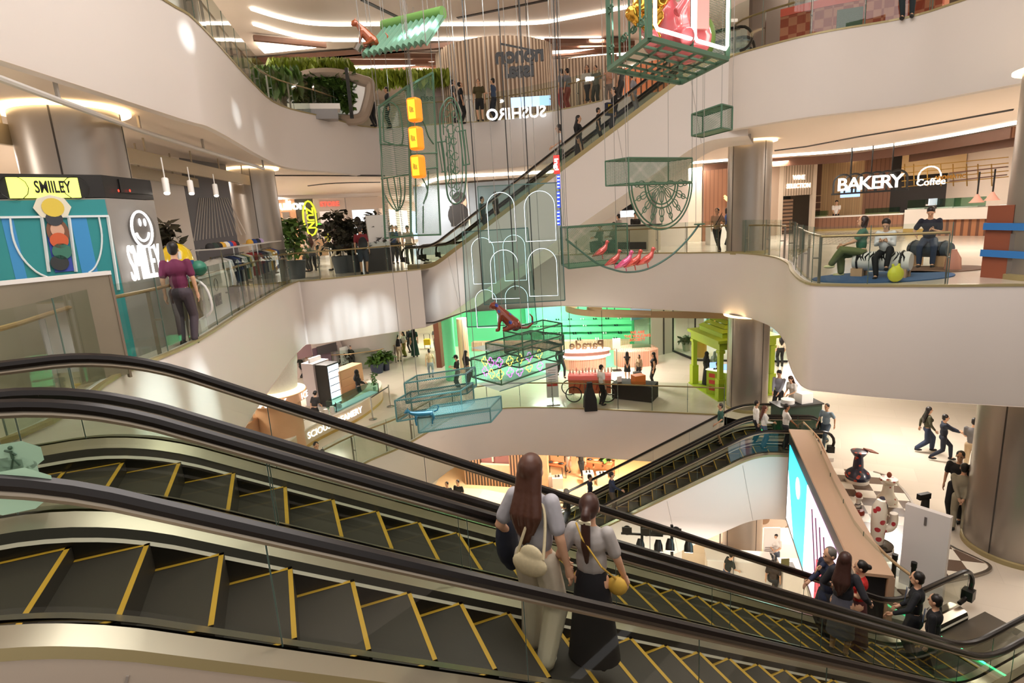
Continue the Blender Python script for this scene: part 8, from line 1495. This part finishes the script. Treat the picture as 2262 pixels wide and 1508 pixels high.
o = thing('shopping_bag', 'yellow plastic shopping bag on the blue rug', 'bag', G(1977, 622, .02)); mh = M(); mh.ball((0, 0, .16), .17, 1, .7, 1, 10); mh.tube([(-.05, 0, .28), (-.08, 0, .38)], .03, 6); mh.tube([(.05, 0, .28), (.06, 0, .38)], .03, 6); remesh(mh, .018, 'bag', mat('bag_lemon', '#d8d94a', .4), o)
o = thing('paper_bag', 'pinkish brown bag standing beside the dark bolster', 'bag', G(2104, 594, .02)); M().lathe([(.17, 0), (.15, .25), (.06, .42), (.05, .46)], n=12).build('bag', mat('bag_blush', '#b5806a', .6), o, True)
# -- top floor
C3 = lambda lb, f, h, **k: PP(lb, f, h, L3, **k)
C3('person in a white shirt and black trousers, arms folded, left on the top floor', (828, 279), (831, 188), face=50, top='#e9dcd2', sleeve='long', bot='#1c1c1e', hgt=1.72, **CROSS); C3('person in dark clothes behind the mesh tower on the top floor', (862, 283), (860, 196), face=100, top='#2a3136', sleeve='long', bot='#22282a', hgt=1.65)
C3('person in black looking up toward the right, in front of the fluted wall', (1022, 274), (1017, 194), face=-80, top='#16161a', bot='#16161a', hp=35, hgt=1.7); C3('person in black standing just left of the one looking up', (1006, 270), (1004, 200), face=-80, top='#1b1b20', bot='#1b1b20', hp=20, hgt=1.68)
C3('person in an olive t-shirt and black mask facing out from the top floor', (1062, 268), (1061, 197), face=175, top='#4a4122', bot='#141414', bottom='shorts', hgt=1.66); C3('person in a blue polo shirt looking left on the top floor', (1094, 268), (1089, 188), face=70, top='#3a4a63', bot='#20242c', hgt=1.72, **CROSS)
C3('person in a white blouse and dark pinafore dress standing high at the rail', (1299, 244), (1298, 146), face=175, top='#d9d2cc', sleeve='long', bot='#2b333f', bottom='skirt', hair='long', female=True, hgt=1.7, lh=(-.15, .25, 1.05), rh=(.15, .25, 1.05)); C3('person in grey green behind the one in a pinafore dress', (1318, 240), (1313, 188), face=150, top='#6b7068', bot='#3c4242', hgt=1.6)
C3('blurred person in grey at the left of the pair on the top floor', (1243, 247), (1242, 190), face=60, top='#8f8d92', bot='#a04a48', hgt=1.62); C3('blurred person in grey and red at the right of the pair on the top floor', (1256, 246), (1255, 190), face=60, top='#85858c', bot='#a8504c', hgt=1.62)
C3('person holding a phone at the top floor rail behind the escalator riders', (1346, 238), (1345, 212), face=170, top='#d8a890', bot='#8a8078', hgt=1.6, **PHONE); C3('blurred person in dark grey near the orange shop front', (1373, 234), (1371, 172), face=60, top='#4c4a4a', bot='#3c3a3a', hgt=1.66)
C3('person in dark trousers by the orange bench at the upper right', (2003, 42), (1995, -60), face=170, top='#22282c', bot='#1d2a30', hgt=1.7)
# -- lowest floor
D0 = lambda lb, f, h, **k: PP(lb, f, h, L0, **k)
person('left one of two people in black on the lowest floor, in an apron', None, base=byhead(987, 1067, L0, 1.66), hgt=1.68, face=150, top='#1a1a1c', bot='#cfc4bb'); person('right one of two people in black on the lowest floor', None, base=byhead(1011, 1063, L0, 1.72), hgt=1.74, face=150, top='#141414', bot='#141414')
PP('person in black trousers, legs crossed, between the lowest shop tables', (1285, 1054), None, L0, hgt=1.68, face=175, top='#141414', bot='#141414', lf=(-.02, 0, .08), rf=(-.1, .1, .08))
PP('person in a black top beside the darker table of the lowest shop', (1256, 1042), None, L0, hgt=1.62, face=150, top='#17171a', bot='#e0d2c6', bottom='skirt', female=True, hair='long')
person('person in a black shirt bending over the long white reception desk', None, base=byhead(1606, 1228, L0, 1.5), hgt=1.62, face=-60, top='#1c2420', bot='#4a5a78', lean=.15, hp=-25, rh=(.1, .4, .95)); person('person in a white shirt with a pale bag by the 20 notice board', None, base=byhead(1714, 1179, L0, 1.6), hgt=1.6, face=175, top='#e6e0da', bot='#4a5260', hair='long', female=True, hp=-20, **{k: v for k, v in PHONE.items() if k != 'hp'})
person('person seated behind the white desk, seen as a dark head', None, base=byhead(1709, 1240, L0, 1.3), hgt=1.65, face=0, top='#3a2f2a', bot='#2a2a2a', **SIT(.5))
bpy.data.scenes.remove(_TMP)
